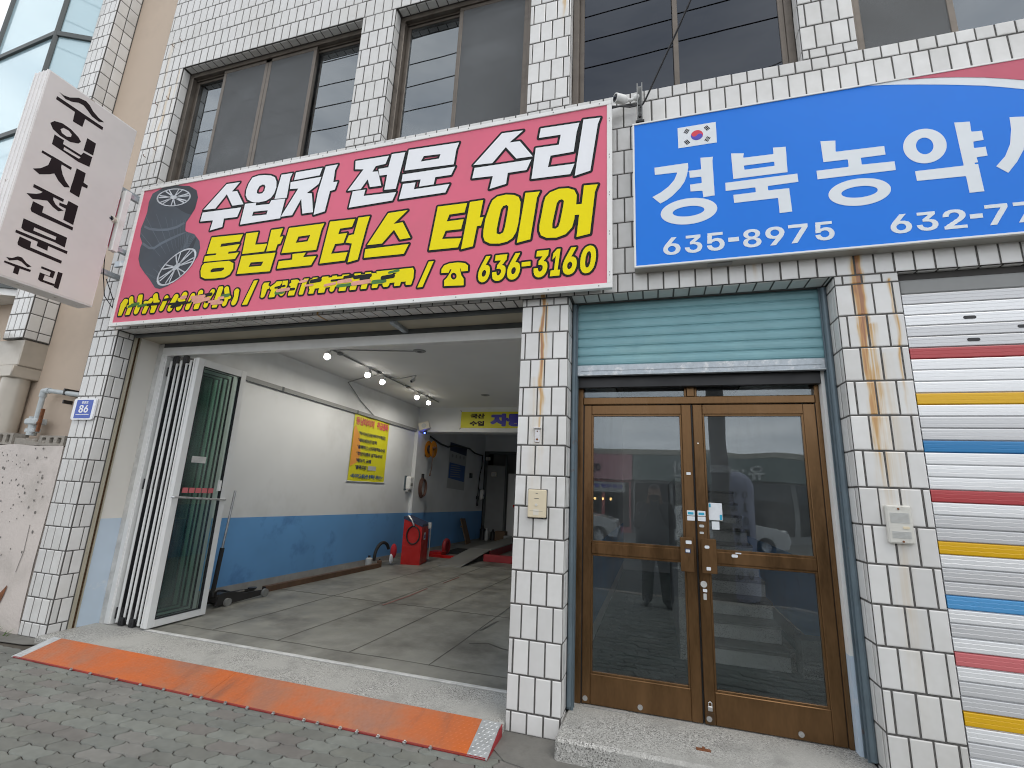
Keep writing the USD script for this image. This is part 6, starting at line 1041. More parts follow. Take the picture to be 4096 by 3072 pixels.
for (x, y), lab in (((-3.08, 2.24), 'dark round ceiling plate at the end of the thin ceiling wire'), ((-3.18, 5.25), 'dark round ceiling plate deep in the garage above the yellow banner')):
    t = thing('ceiling_plate', lab, 'ceiling fitting', (x, y, GC), 0, 'round plates on the garage ceiling'); g = M(); g.lathe([(0.0, -0.014), (0.07, -0.014), (0.085, -0.006), (0.09, 0.0)], (0, 0, 0), n=22); part(t, 'cover', g, 'tray_grey'); g = M(); g.lathe([(0.0, -0.018), (0.03, -0.018), (0.034, -0.012)], (0, 0, 0), n=14); part(t, 'boss', g, 'dark_slot')
bullet_camera('security_camera', 'small bullet camera hanging from the garage ceiling', (-3.87, 3.50, 3.27), (-0.15, -0.75, -0.55), 'plastic_grey', L=0.10, r=0.03, mount=(-3.85, 3.57, 3.385))

def poster_text(g, text, y0, y1, z0, z1, X, bold=2): g.poly(fit(text_shape(text, bold=bold), y0, y1, z0, z1), SIDE(X), 0.0008)
po = thing('yellow_price_poster', 'yellow and orange hanging poster of services on the left garage wall', 'poster')
X0 = GW+0.010; py0, py1, pz0, pz1 = 4.07, 5.30, 1.595, 2.845
g = M(); n = 14; ys = np.linspace(py0, py1, n); v = [(X0+0.008*math.sin(i*0.9), y, z) for z in (pz0, pz1) for i, y in enumerate(ys)]
g.add(v, [(i, i+1, n+i+1, n+i) for i in range(n-1)]); part(po, 'sheet', g, 'poster_yellow')
T = SIDE(X0+0.0095)
g = M(); g.poly(Polygon([(py0+0.01, 1.86), (py0+0.22, 1.95), (py0+0.30, 2.10), (py0+0.20, 2.45), (py0+0.05, 2.62), (py0+0.01, 2.55)]), T, 0.0006); part(po, 'orange_field', g, 'poster_orange')
g = M()
for text, a, b, z0, z1 in (('동남타이어', 4.12, 4.72, 2.63, 2.78), ('취급종목', 4.82, 5.24, 2.63, 2.78)): poster_text(g, text, a, b, z0, z1, X0+0.0105, 4)
part(po, 'red_heading', g, 'poster_pink')
g = M()
for i, (text, b) in enumerate((("'타이어(모든메이커취급)", 5.18), ("'네비게이션 장착", 4.88), ("'블랙박스 신규장착&수리", 5.20), ("'후방카메라 설치&수리", 5.12), ("'배터리 교체", 4.74), ("'광택작업", 4.60))):
    z1 = 2.52-0.125*i; poster_text(g, text, 4.24, b, z1-0.075, z1, X0+0.0112, 3)
part(po, 'item_lines', g, 'poster_navy')
g = M(); poster_text(g, '<타이어교체마련 광택은 서비스>', 4.13, 5.22, 1.655, 1.735, X0+0.0105, 3); part(po, 'blue_footer', g, 'poster_blue')
g = M(); g.poly(sbox(4.66, 1.815, 4.94, 1.90), SIDE(X0+0.0105), 0.0006); part(po, 'blank_patch', g, 'poster_grey')
g = M(); g.cyl((X0, py0-0.02, pz0), (X0, py1+0.02, pz0), 0.010, 8); g.cyl((X0, py0-0.02, pz1), (X0, py1+0.02, pz1), 0.010, 8); part(po, 'rod', g, 'plastic_grey')
ba = thing('yellow_beam_banner', 'yellow banner with dark lettering on the beam deep in the garage', 'banner')
YBN = 6.61
g = M(); g.box(-4.24, -1.4, YBN, YBN+0.005, 2.915, 3.285); part(ba, 'sheet', g, 'poster_yellow')
g = M()
for text, a, b, z0, z1 in (('국산', -4.01, -3.66, 3.13, 3.245), ('수입', -4.02, -3.67, 2.96, 3.075)): g.poly(fit(text_shape(text, bold=6), a, b, z0, z1), FRONT(YBN), 0.001)
part(ba, 'small_lettering', g, 'dark_letters')
g = M(); g.poly(fit(text_shape('자동차정비', bold=8), -3.52, -1.6, 2.95, 3.245), FRONT(YBN), 0.001); part(ba, 'large_lettering', g, 'flag_blue')
g = M()
for x in (-4.24, -1.4):
    for z in (2.91, 3.29): g.cyl((x, YBN-0.003, z), (x-0.02, YBN, z+(-0.03 if z < 3 else 0.03)), 0.006, 6)
part(ba, 'tie', g, 'black_plastic')

XW = GW-0.03
ds = thing('tyre_machine_poster', 'dark blue and white notice poster on the rear side wall', 'poster')
g = M(); v = [(XW+0.006, 8.54, 2.79), (XW+0.006, 9.79, 2.77), (XW+0.006, 9.74, 1.50), (XW+0.006, 8.50, 1.555)]; g.add(v, [(0, 1, 2, 3)]); part(ds, 'sheet', g, 'poster_grey')
g = M(); g.poly(Polygon([(8.55, 2.785), (9.78, 2.76), (9.77, 2.50), (8.55, 2.56)]), SIDE(XW+0.007), 0.0006); part(ds, 'header_band', g, 'poster_navy')
g = M(); g.poly(Polygon([(8.58, 2.24), (9.72, 2.20), (9.69, 1.74), (8.56, 1.82)]), SIDE(XW+0.007), 0.0006); part(ds, 'blue_block', g, 'poster_blue')
g = M()
for y in (8.75, 9.02, 9.3, 9.58): g.poly(affinity.translate(Polygon([(0.06*math.cos(a), 0.05*math.sin(a)) for a in np.linspace(0, 6.28, 11)]), y, 2.43), SIDE(XW+0.007), 0.0006)
for k in range(6): g.poly(sbox(8.68, 2.16-0.06*k, 9.3+0.05*(k % 3), 2.18-0.06*k), SIDE(XW+0.0082), 0.0004)
part(ds, 'picture_mark', g, 'tray_grey')
re_ = thing('cable_reel', 'orange cable reel hanging at the garage column', 'cable reel')
cx, cy, cz = GW+0.21, 6.92, 2.435
for dx in (-0.065, 0.065):
    g = M(); g.lathe([(0.03, dx-0.008), (0.19, dx-0.008), (0.20, dx), (0.19, dx+0.008), (0.03, dx+0.008)], (cx, cy, cz), 'x', 26); part(re_, 'flange', g, 'reel_orange', smooth=40)
g = M(); g.cyl((cx-0.06, cy, cz), (cx+0.06, cy, cz), 0.10, 18); part(re_, 'drum', g, 'black_plastic'); g = M(); g.cyl((cx-0.12, cy, cz), (cx-0.074, cy, cz), 0.045, 14); g.box(GW+0.08, cx-0.09, cy-0.05, cy+0.05, cz-0.18, cz+0.05); part(re_, 'wall_arm', g, 'black_plastic')
g = M(); g.tube([(cx+0.07, cy-0.05, cz+0.02), (cx+0.11, cy-0.10, cz-0.1), (cx+0.10, cy-0.10, cz-0.45), (cx+0.075, cy-0.10, cz-0.56)], 0.008, 6); g.cyl((cx+0.075, cy-0.10, cz-0.56), (cx+0.07, cy-0.10, cz-0.63), 0.018, 8); g.box(cx+0.07, cx+0.16, cy-0.09, cy-0.03, cz+0.01, cz+0.06, 0.01); part(re_, 'lead', g, 'hose_brown', smooth=50)
sp = thing('wall_speaker', 'small white box speaker at the beam corner', 'speaker')
g = M(); t_ = trimesh.creation.box((0.24, 0.14, 0.17)); Rm = trimesh.transformations.rotation_matrix(-0.35, (0, 1, 0))@trimesh.transformations.rotation_matrix(0.3, (0, 0, 1)); Rm[:3, 3] = (GW+0.20, 6.50, 2.93); g.tm(t_, Rm); part(sp, 'cabinet', g, 'device_cream')
g = M(); cyl = trimesh.creation.cylinder(0.055, 0.012, sections=20); Q = Rm@trimesh.transformations.translation_matrix((0, -0.074, 0))@trimesh.transformations.rotation_matrix(PI/2, (1, 0, 0)); g.tm(cyl, Q); part(sp, 'cone', g, 'plastic_grey')
g = M(); g.cyl((GW+0.1, 6.55, 2.86), (GW+0.1, 6.62, 2.84), 0.015, 8); part(sp, 'bracket', g, 'tray_grey')
li = thing('blue_light', 'tiny blue indicator light below the white speaker', 'light')
g = M(); g.ell((GW+0.21, 6.52, 2.775), (0.020, 0.020, 0.020), 1); part(li, 'led', g, 'led_blue'); g = M(); g.box(GW+0.18, GW+0.24, 6.53, 6.58, 2.76, 2.83, 0.006); part(li, 'housing', g, 'black_plastic')
def dispenser(loc, label, rz=0):
    t = thing('soap_dispenser', label, 'dispenser', loc, rz, 'white wall dispensers in the garage')
    g = M(); g.box(0, 0.12, -0.09, 0.09, -0.15, 0.15, 0.03); part(t, 'cover', g, 'white_paint'); g = M(); g.box(0.0, 0.085, -0.07, 0.07, -0.19, -0.152, 0.01); part(t, 'spout', g, 'plastic_grey'); g = M(); g.box(0.119, 0.1225, -0.05, 0.05, -0.06, 0.0); part(t, 'window', g, 'tray_grey'); g = M(); g.box(-0.004, 0.006, -0.13, 0.10, -0.16, 0.16, 0.003); part(t, 'back_plate', g, 'rail_blue')
dispenser((GW, 6.28, 1.62), 'white soap dispenser on the near wall by the column')
dispenser((XW, 11.15, 1.40), 'white soap dispenser at the far end of the rear side wall')
ho = thing('coiled_hose', 'brown coiled air hose hanging on the garage column', 'hose')
for k in range(4):
    g = torus((GW+0.115+0.012*k, 6.80+0.012*k, 1.53), 0.155-0.008*k, 0.013, 'x', 30, 8, sq=1.45); part(ho, 'coil', g, 'hose_brown', smooth=60)
g = M(); g.box(GW+0.085, GW+0.15, 6.78, 6.81, 1.74, 1.85, 0.004); part(ho, 'hook', g, 'black_plastic')
ca = thing('wall_cable', 'black cable sagging along the rear side wall to the door', 'cable')
g = M(); pts = [(XW+0.05, 7.15, 2.78), (XW+0.03, 7.9, 2.66), (XW+0.03, 8.35, 2.63), (XW+0.03, 8.8, 2.71), (XW+0.03, 9.4, 2.73), (XW+0.03, 9.9, 2.74), (XW+0.03, 10.4, 2.64), (XW+0.03, 11.1, 2.62)]
g.tube(pts, 0.024, 8); part(ca, 'main_run', g, 'black_plastic', smooth=60)
g = M(); g.tube([(XW+0.03, 11.1, 2.62), (XW+0.03, 11.1, 2.3), (XW+0.03, 10.95, 2.0), (XW+0.03, 10.9, 1.6), (XW+0.03, 10.85, 1.35)], 0.018, 8); g.box(XW, XW+0.05, 10.8, 10.9, 1.25, 1.35); g.tube([(XW+0.03, 10.85, 1.25), (XW+0.03, 10.86, 1.05)], 0.03, 6); part(ca, 'drop', g, 'black_plastic', smooth=60)
so = thing('wall_socket', 'small dark socket box beside the rear poster', 'socket'); g = M(); g.box(XW, XW+0.05, 10.10, 10.26, 1.88, 2.02, 0.006); part(so, 'box', g, 'black_plastic'); g = M(); g.box(XW+0.05, XW+0.055, 10.12, 10.24, 1.90, 2.0); part(so, 'cover', g, 'dark_slot')
for (x, y, z, s), lab in (((GW+0.10, 11.38, 2.55, 0.07), 'white junction box at the top of the rear doorway'), ((GW+0.34, 11.36, 2.05, 0.085), 'tilted white box lamp inside the rear doorway')):
    t = thing('junction_box', lab, 'junction box', (x, y, z), 0); g = M(); g.box(-s, s, -0.05, 0.05, -s*0.8, s*0.8, 0.012); part(t, 'box', g, 'device_cream'); g = M(); g.box(-s*0.7, s*0.7, -0.054, -0.049, -s*0.55, s*0.55, 0.004); part(t, 'lid', g, 'plastic_grey')

rc = thing('red_tyre_inflator', 'bright red upright workshop machine with a black sloping top', 'machine', (-4.68, 5.72, GF), 12)
g = M(); w2, d2 = 0.19, 0.27; v = [(-w2, -d2, 0), (w2, -d2, 0), (w2, d2, 0), (-w2, d2, 0), (-w2, -d2, 0.86), (w2, -d2, 0.72), (w2, d2, 0.72), (-w2, d2, 0.86)]
g.add(v, [(0, 1, 5, 4), (1, 2, 6, 5), (2, 3, 7, 6), (3, 0, 4, 7), (4, 5, 6, 7), (3, 2, 1, 0)]); part(rc, 'cabinet', g, 'red_paint')
g = M(); v = [(-w2-0.01, -d2-0.012, 0.865), (w2+0.012, -d2-0.012, 0.722), (w2+0.012, d2+0.01, 0.722), (-w2-0.01, d2+0.01, 0.865)]; v2 = [(a, b, c+0.045) for a, b, c in v]; g.add(v+v2, [(0, 1, 5, 4), (1, 2, 6, 5), (2, 3, 7, 6), (3, 0, 4, 7), (4, 5, 6, 7), (3, 2, 1, 0)]); part(rc, 'top_tray', g, 'poster_navy')
g = M(); g.box(w2+0.001, w2+0.004, -0.10, 0.03, 0.46, 0.60); part(rc, 'label_plate', g, 'sticker_white'); g = M(); g.box(w2+0.004, w2+0.005, -0.08, 0.01, 0.49, 0.56); part(rc, 'label_print', g, 'poster_blue')
part(rc, 'hose', torus((0.02, -d2-0.02, 0.56), 0.13, 0.014, 'y', 26, 8, sq=1.3), 'rubber', smooth=60)
g = M(); g.tube([(-0.12, -d2+0.02, 0.92), (-0.02, -d2-0.05, 0.85), (0.03, -d2-0.03, 0.74)], 0.02, 8); part(rc, 'handle', g, 'steel', smooth=60); g = M(); g.box(w2, w2+0.07, 0.16, 0.24, 0.66, 0.78, 0.01); g.tube([(w2+0.05, 0.2, 0.66), (w2+0.06, 0.2, 0.35), (w2+0.05, 0.2, 0.06)], 0.009, 6); part(rc, 'gun_holder', g, 'plastic_grey')
g = M(); g.box(-w2+0.02, w2-0.02, -d2-0.004, -d2, 0.03, 0.36, 0.002); part(rc, 'front_panel', g, 'red_paint')
ra = thing('red_rag_and_hose', 'red and white rag with a black hose lying against the red machine', 'rag')
g = M(); g.ell((-4.92, 5.30, 0.30), (0.06, 0.07, 0.14), 2); part(ra, 'rag', g, 'red_cloth', smooth=True); g = M(); g.ell((-4.93, 5.25, 0.17), (0.035, 0.05, 0.09), 2); part(ra, 'white_end', g, 'sticker_white', smooth=True)
part(ra, 'hose', torus((-5.08, 5.15, 0.20), 0.26, 0.03, 'x', 22, 8, a0=0.5, a1=3.3), 'rubber', smooth=60)
for (x, y, s), lab in (((-5.12, 4.78, 0.10), 'small pale can on the floor before the black hose'), ((-4.98, 4.92, 0.07), 'rusty short block beside the long pipe end')):
    t = thing('small_can', lab, 'can', (x, y, GF)); g = M(); g.lathe([(0.0, 0.0), (s*0.6, 0.0), (s*0.62, s*0.1), (s*0.6, s*1.6), (s*0.3, s*1.75), (0.0, s*1.75)], (0, 0, 0), n=14); part(t, 'body', g, 'plastic_grey' if s > 0.08 else 'rusty_pipe'); g = M(); g.lathe([(0.0, s*1.75), (s*0.22, s*1.76), (s*0.22, s*2.1), (0.0, s*2.1)], (0, 0, 0), n=10); part(t, 'cap', g, 'black_plastic')
pi = thing('long_rusty_pipe', 'long rusty square steel bar on the floor along the blue wall', 'pipe')
g = M(); a, b = np.array([-5.155, 2.30, GF+0.001]), np.array([-4.965, 4.86, GF+0.001]); d = (b-a)/np.linalg.norm(b-a); nn = np.array([-d[1], d[0], 0]); h = 0.075; t = 0.035
v = [a-nn*t, a+nn*t, a+nn*t+(0, 0, h), a-nn*t+(0, 0, h), b-nn*t, b+nn*t, b+nn*t+(0, 0, h), b-nn*t+(0, 0, h)]; g.add(v, [(0, 4, 7, 3), (1, 2, 6, 5), (3, 7, 6, 2), (0, 1, 5, 4), (4, 5, 6, 7)]); part(pi, 'bar', g, 'rusty_pipe')
g = M(); e = 0.006; w_ = [a-nn*(t-e)+(0, 0, e), a+nn*(t-e)+(0, 0, e), a+nn*(t-e)+(0, 0, h-e), a-nn*(t-e)+(0, 0, h-e)]; w_ = [p-d*0.0005 for p in w_]; g.add(w_, [(3, 2, 1, 0)]); part(pi, 'hollow_end', g, 'black_plastic')
jk = thing('floor_jack', 'black hydraulic floor jack with its handle up behind the glass leaf', 'floor jack')
g = M(); prof = Polygon([(1.36, 0.07), (1.40, 0.20), (1.52, 0.21), (1.62, 0.20), (1.75, 0.155), (2.05, 0.14), (2.13, 0.12), (2.13, 0.075), (1.9, 0.07), (1.6, 0.065)]); 
for x in (-5.165, -4.985): g.poly(prof, SIDE(x), 0.014)
part(jk, 'side_plate', g, 'jack_black')
g = M(); g.box(-5.15, -4.985, 1.40, 1.58, 0.09, 0.19, 0.02); g.cyl((-5.07, 1.45, 0.14), (-5.07, 1.85, 0.14), 0.035, 12); part(jk, 'pump', g, 'jack_black')
g = M()
for y, r in ((1.52, 0.045), (2.10, 0.05)):
    for x in (-5.19, -4.97): g.cyl((x, y, GF+r), (x+0.035, y, GF+r), r, 16)
part(jk, 'wheel', g, 'steel_plate', smooth=40)
g = M(); g.lathe([(0.0, 0.15), (0.05, 0.15), (0.055, 0.17), (0.03, 0.165), (0.0, 0.165)], (-5.07, 2.0, 0.0), n=14); part(jk, 'saddle', g, 'jack_black')
g = M(); g.cyl((-5.06, 1.385, 0.20), (-5.05, 1.406, 0.72), 0.026, 12); hd = part(jk, 'handle_sleeve', g, 'rubber', smooth=40); g = M(); g.cyl((-5.05, 1.406, 0.72), (-5.05, 1.453, 1.40), 0.014, 10); part(jk, 'handle', g, 'steel', smooth=40)
g = M(); g.box(-5.10, -5.03, 1.37, 1.43, 0.16, 0.24, 0.01); part(jk, 'handle_socket', g, 'jack_black')

lf = thing('wheel_alignment_lift', 'low red vehicle lift with grey sloping drive-on plates deep in the garage', 'vehicle lift')
g = M(); v = [(-4.14, 5.70, GF+0.012), (-3.65, 5.70, GF+0.012), (-3.57, 7.20, 0.235), (-4.06, 7.22, 0.235)]; v2 = [(a, b, c-0.012) for a, b, c in v]; g.add(v+v2, [(0, 1, 2, 3), (7, 6, 5, 4), (0, 4, 5, 1), (1, 5, 6, 2), (2, 6, 7, 3), (3, 7, 4, 0)]); part(lf, 'drive_on_plate', g, 'steel_plate')
g = M(); g.box(-4.06, -3.56, 7.24, 10.4, 0.215, 0.24); part(lf, 'runway', g, 'steel_plate')
g = M(); g.box(-4.03, -3.99, 7.3, 10.4, 0.05, 0.21); g.box(-3.62, -3.58, 7.3, 10.4, 0.05, 0.21); part(lf, 'runway_beam', g, 'dull_red')
g = M(); g.box(-3.55, -2.2, 6.72, 6.86, 0.05, 0.19, 0.006); part(lf, 'cross_beam', g, 'dull_red'); g = M(); g.box(-4.84, -4.2, 6.68, 6.74, 0.05, 0.11, 0.004); g.box(-4.84, -4.55, 6.74, 7.0, 0.05, 0.16, 0.006); part(lf, 'floor_beam', g, 'red_paint')
g = M(); g.box(-2.15, -1.65, 7.24, 10.4, 0.215, 0.24); part(lf, 'runway', g, 'steel_plate')
for (p, q2, lab, mm) in (((-4.62, 7.15, 0.26), (0.07, 0.16, 0.20), 'round red pad leaning on the lift frame', 'dull_red'),):
    t = thing('red_pad', lab, 'pad'); g = torus((p[0], p[1], p[2]-0.02), 0.13, 0.05, 'x', 24, 8); part(t, 'ring', g, mm, smooth=60); g = M(); g.cyl((p[0]-0.03, p[1], p[2]-0.02), (p[0]+0.03, p[1], p[2]-0.02), 0.10, 16); part(t, 'disc', g, mm)
t = thing('mud_mat', 'dark rubber mat on the floor under the poster wall', 'mat', (-4.55, 7.9, GF)); g = M(); g.box(-0.3, 0.3, -0.5, 0.5, 0.0, 0.02, 0.006); part(t, 'mat', g, 'rubber'); g = M()
for k in range(8): g.box(-0.26, 0.26, -0.45+0.12*k, -0.41+0.12*k, 0.02, 0.026)
part(t, 'rib', g, 'rubber')
t = thing('leaning_board', 'brown wooden board leaning against the blue rear wall', 'board'); g = M(); v = [(-5.0, 9.4, 0.06), (-5.05, 9.85, 0.06), (-5.27, 9.85, 0.72), (-5.22, 9.4, 0.74)]; v2 = [(a-0.025, b, c-0.01) for a, b, c in v]; g.add(v+v2, [(0, 1, 2, 3), (7, 6, 5, 4), (0, 4, 5, 1), (1, 5, 6, 2), (2, 6, 7, 3), (3, 7, 4, 0)]); part(t, 'plank', g, 'wood_brown'); g = M(); g.box(-5.24, -5.2, 9.45, 9.8, 0.50, 0.53); part(t, 'batten', g, 'wood_brown')
t = thing('floor_clutter', 'dark bottles and cartons huddled by the rear doorway', 'clutter')
for i, (x, y, w, h, m) in enumerate(((-5.12, 11.0, 0.09, 0.42, 'black_plastic'), (-4.95, 10.9, 0.06, 0.36, 'plastic_grey'), (-4.80, 11.05, 0.08, 0.32, 'black_plastic'), (-4.62, 11.1, 0.10, 0.25, 'black_plastic'))):
    g = M(); g.lathe([(0, 0), (w, 0), (w, h*0.72), (w*0.35, h*0.85), (w*0.35, h), (0, h)], (x, y, GF), n=14); part(t, 'bottle', g, m, smooth=40)
g = M(); g.box(-4.62, -4.30, 10.7, 10.95, GF, GF+0.30, 0.006); part(t, 'carton', g, 'wood_brown'); g = M(); g.box(-4.28, -4.08, 10.5, 10.7, GF, GF+0.2, 0.006); part(t, 'carton', g, 'poster_grey')
t = thing('tool_stand', 'black tool stand with a red top half hidden behind the middle pier', 'tool stand', (-3.62, 9.9, GF))
g = M(); g.box(-0.12, 0.12, -0.1, 0.1, 0, 1.05, 0.01); part(t, 'column', g, 'black_plastic'); g = M(); g.box(-0.2, 0.2, -0.15, 0.15, 1.05, 1.12, 0.01); part(t, 'top', g, 'red_paint'); g = M(); g.box(-0.10, 0.14, -0.08, 0.10, 1.12, 1.24, 0.03); part(t, 'tool', g, 'black_plastic')
# ================================================================== neighbouring building at the left
nb = thing('neighbour_building', 'neighbouring building with blue bay glazing, white tiled pilaster and beige side wall', 'building')
g = M(); g.box(-7.30, XL-0.004, 0.27, 0.6, -0.1, 11.0); part(nb, 'beige_wall', g, 'beige_render')
g = M(); g.box(-7.388, -7.034, 0.004, 0.62, 3.04, 11.0); pil = part(nb, 'pilaster', g, 'grout')
tl = []
z = 3.045; r = 0
while z < 10.9:
    z1 = z+(0.10 if r == 0 else 0.2035)
    xs = [-7.39, -7.345, -7.24, -7.14, -7.03] if r % 2 else [-7.39, -7.29, -7.19, -7.085, -7.03]
    for a, b in zip(xs[:-1], xs[1:]): tl.append(('f', 0.0, a, b, z, z1, -1))
    for a, b in ((0.0125, 0.137), (0.137, 0.262)): tl.append(('s', -7.03, a, b, z, z1, 1))
    z = z1; r += 1
x = -7.39
for a in np.arange(-7.39, -7.05, 0.1): tl.append(('u', 3.04, a, min(a+0.1, -7.03), 0.0125, 0.26, -1))
for t_ in tl:
    w, f, c3 = tile_geo(t_); part(pil, 'tile', M().add(w, f), f'white_tile_{int(rng.integers(6))}')
# bay window: a front facet and a slanting facet meeting in a vertical ridge
ridge, pe, lf_ = np.array([-7.80, -0.17]), np.array([-7.392, 0.03]), np.array([-9.3, -0.10])
bay = M()
def facet(p, q, z0, z1, th=0.008):
    d = (q-p)/np.linalg.norm(q-p); n_ = np.array([d[1], -d[0]]); g = M(); a, b = p, q
    v = [(*a, z0), (*b, z0), (*b, z1), (*a, z1)]; v2 = [(c[0]-n_[0]*th, c[1]-n_[1]*th, c[2]) for c in v]
    g.add(v+v2, [(0, 1, 2, 3), (7, 6, 5, 4), (0, 4, 5, 1), (1, 5, 6, 2), (2, 6, 7, 3), (3, 7, 4, 0)]); return g
bay_frame = M()
lev = [3.72, 5.90, 7.44, 9.0, 10.6]
for p, q in ((lf_, ridge), (ridge, pe)):
    d = (q-p)/np.linalg.norm(q-p); n_ = np.array([d[1], -d[0]])
    for z in lev: bay_frame.add(*[x_ for x_ in (lambda a, b: (np.array([(*(p+n_*a), z-0.035), (*(q+n_*a), z-0.035), (*(q+n_*a), z+0.035), (*(p+n_*a), z+0.035), (*(p-n_*b), z-0.035), (*(q-n_*b), z-0.035), (*(q-n_*b), z+0.035), (*(p-n_*b), z+0.035)]), [(0, 1, 2, 3), (7, 6, 5, 4), (0, 4, 5, 1), (3, 2, 6, 7)]))(0.03, 0.03)])
bay_frame.cyl((*ridge, 3.7), (*ridge, 10.7), 0.035, 8); bay_frame.cyl((*pe, 3.7), (*pe, 10.7), 0.02, 8); bay_frame.cyl((*lf_, 3.7), (*lf_, 10.7), 0.04, 8)
bw = part(nb, 'bay_window', bay_frame, 'dark_slot')
for p, q in ((lf_, ridge), (ridge, pe)):
    for z0, z1 in zip(lev[:-1], lev[1:]): part(bw, 'pane', facet(p, q, z0+0.03, z1-0.03), 'pane_bay')
g = M(); g.poly(Polygon([lf_, ridge, pe, (-7.392, 0.3), (-9.3, 0.3)]), FLOOR(3.60), 0.10); part(nb, 'bay_base', g, 'white_metal')
g = M(); g.box(-9.3, -7.395, 0.32, 0.5, 2.9, 11.0); part(nb, 'bay_back', g, 'curtain_grey')
g = M(); g.box(-9.3, -7.39, 0.2, 0.5, -0.1, 3.6); part(nb, 'shopfront_wall', g, 'beige_render')
g = M(); g.box(-9.3, -7.04, 0.03, 0.28, 2.72, 3.035, 0.01); part(nb, 'lintel_cladding', g, 'duct')
g = M(); g.cyl((-7.2, 0.14, 1.2), (-7.2, 0.14, 2.72), 0.125, 20); g.box(-7.36, -7.05, 0.0, 0.28, 2.58, 2.72, 0.01); part(nb, 'steel_column', g, 'duct', smooth=40)
t = thing('outdoor_lamp', 'small white outdoor lamp on the underside of the tiled pilaster', 'lamp')
g = M(); g.lathe([(0.0, 0.10), (0.05, 0.10), (0.075, 0.0), (0.06, -0.02), (0.0, -0.02)], (-7.42, -0.08, 3.03), n=18); part(t, 'shade', g, 'white_metal', smooth=40); g = M(); g.tube([(-7.33, -0.10, 3.02), (-7.26, -0.14, 2.98), (-7.25, -0.12, 2.88), (-7.29, -0.08, 2.86)], 0.012, 7); g.ell((-7.36, -0.09, 2.95), (0.03, 0.03, 0.05), 1); part(t, 'arm', g, 'black_plastic', smooth=50)

lw = thing('low_boundary_wall', 'low pinkish-white spalled wall topped with broken concrete blocks at the left edge', 'wall')
n1, n2 = 70, 44; xs = np.linspace(-9.3, -5.865, n1); zs = np.linspace(0.0, 1.80, n2); v = []
for z in zs:
    for x in xs:
        k = meshkit_noise((x*3.1, z*3.1, 0.0), 3); v.append((x, 0.0+0.012*(k-0.5)+(0.006 if z < 0.1 else 0), z+(0.02*(meshkit_noise((x*7, 1.3, 0.0), 5)-0.5) if z > 1.79 else 0)))
v = np.array(v); f = [(j*n1+i, j*n1+i+1, (j+1)*n1+i+1, (j+1)*n1+i) for j in range(n2-1) for i in range(n1-1)]
g = M(); g.add(v, f); g.box(-9.3, -5.866, 0.012, 0.18, 0.0, 1.785); part(lw, 'wall', g, 'low_wall_paint', smooth=60)
g = M(); r_ = np.random.default_rng(11)
for _ in range(120):
    x, z = r_.uniform(-7.0, -5.95), r_.uniform(0.55, 1.78); s = r_.uniform(0.004, 0.014)
    if r_.random() < 0.5 and z < 1.2: continue
    pts = [(x+s*math.cos(a)*r_.uniform(0.5, 1.1), z+s*1.5*math.sin(a)*r_.uniform(0.5, 1.1)) for a in np.linspace(0, 2*PI, 8)[:-1]]
    g.poly(Polygon(pts).buffer(0), FRONT(-0.0045), 0.0012)
part(lw, 'spalled_spots', g, 'spall', kind='stuff')
g = M(); pts = [(-6.24, 0.34), (-6.19, 0.39), (-6.165, 0.42), (-6.16, 0.40), (-6.18, 0.33), (-6.21, 0.25), (-6.235, 0.23), (-6.25, 0.28)]; g.poly(Polygon(pts), FRONT(-0.005), 0.0015); part(lw, 'exposed_patch', g, 'rust')
g = M(); g.poly(LineString([(-6.06, 1.0), (-6.05, 0.75), (-6.09, 0.55)]).buffer(0.003), FRONT(-0.005), 0.001); part(lw, 'crack', g, 'spall')
for i, x0 in enumerate((-7.55, -7.14, -6.70, -6.31)):
    L = 0.39; g = M(); z0 = 1.803; h = (0.135, 0.13, 0.075, 0.105)[i]
    prof = sbox(x0, z0, x0+L, z0+h)
    for k in range(3):
        cxh = x0+0.075+k*0.12; hole = sbox(cxh-0.032, z0+0.022, cxh+0.032, z0+h-0.02).buffer(-0.012).buffer(0.012)
        if i in (0, 1, 3): prof = prof.difference(hole)
    if i == 2: prof = prof.intersection(Polygon([(x0, z0), (x0+L, z0), (x0+L, z0+0.03), (x0+0.2, z0+0.055), (x0, z0+0.10)]))
    g.poly(prof, lambda p: np.stack([p[:, 0], 0.02+p[:, 2], p[:, 1]], 1), 0.14); g.box(x0, x0+L, 0.162, 0.18, z0, z0+h*0.6); part(lw, 'block', g, 'concrete_block')
g = M()
for k in range(26): g.ell((-6.9+rng.uniform(0, 0.75), 0.05+rng.uniform(0, 0.08), 1.80+rng.uniform(0, 0.05)), rng.uniform(0.015, 0.045, 3), 1)
part(lw, 'mortar_rubble', g, 'concrete_block', kind='stuff')
gp = thing('gas_pipe', 'pale grey gas pipe with elbow and valve on the beige wall', 'pipe')
g = M(); g.tube([(-6.70, 0.16, 2.05), (-6.70, 0.16, 2.38), (-6.695, 0.16, 2.42), (-6.67, 0.16, 2.435), (-6.62, 0.16, 2.435), (-6.2, 0.16, 2.39), (-5.84, 0.16, 2.35)], 0.026, 12); part(gp, 'pipe', g, 'gas_pipe', smooth=50)
g = M(); g.cyl((-6.70, 0.16, 2.36), (-6.70, 0.16, 2.41), 0.034, 14); g.cyl((-6.66, 0.16, 2.436), (-6.60, 0.16, 2.433), 0.034, 14); g.ell((-6.695, 0.16, 2.427), (0.036, 0.036, 0.036), 2); part(gp, 'elbow', g, 'gas_pipe', smooth=50)
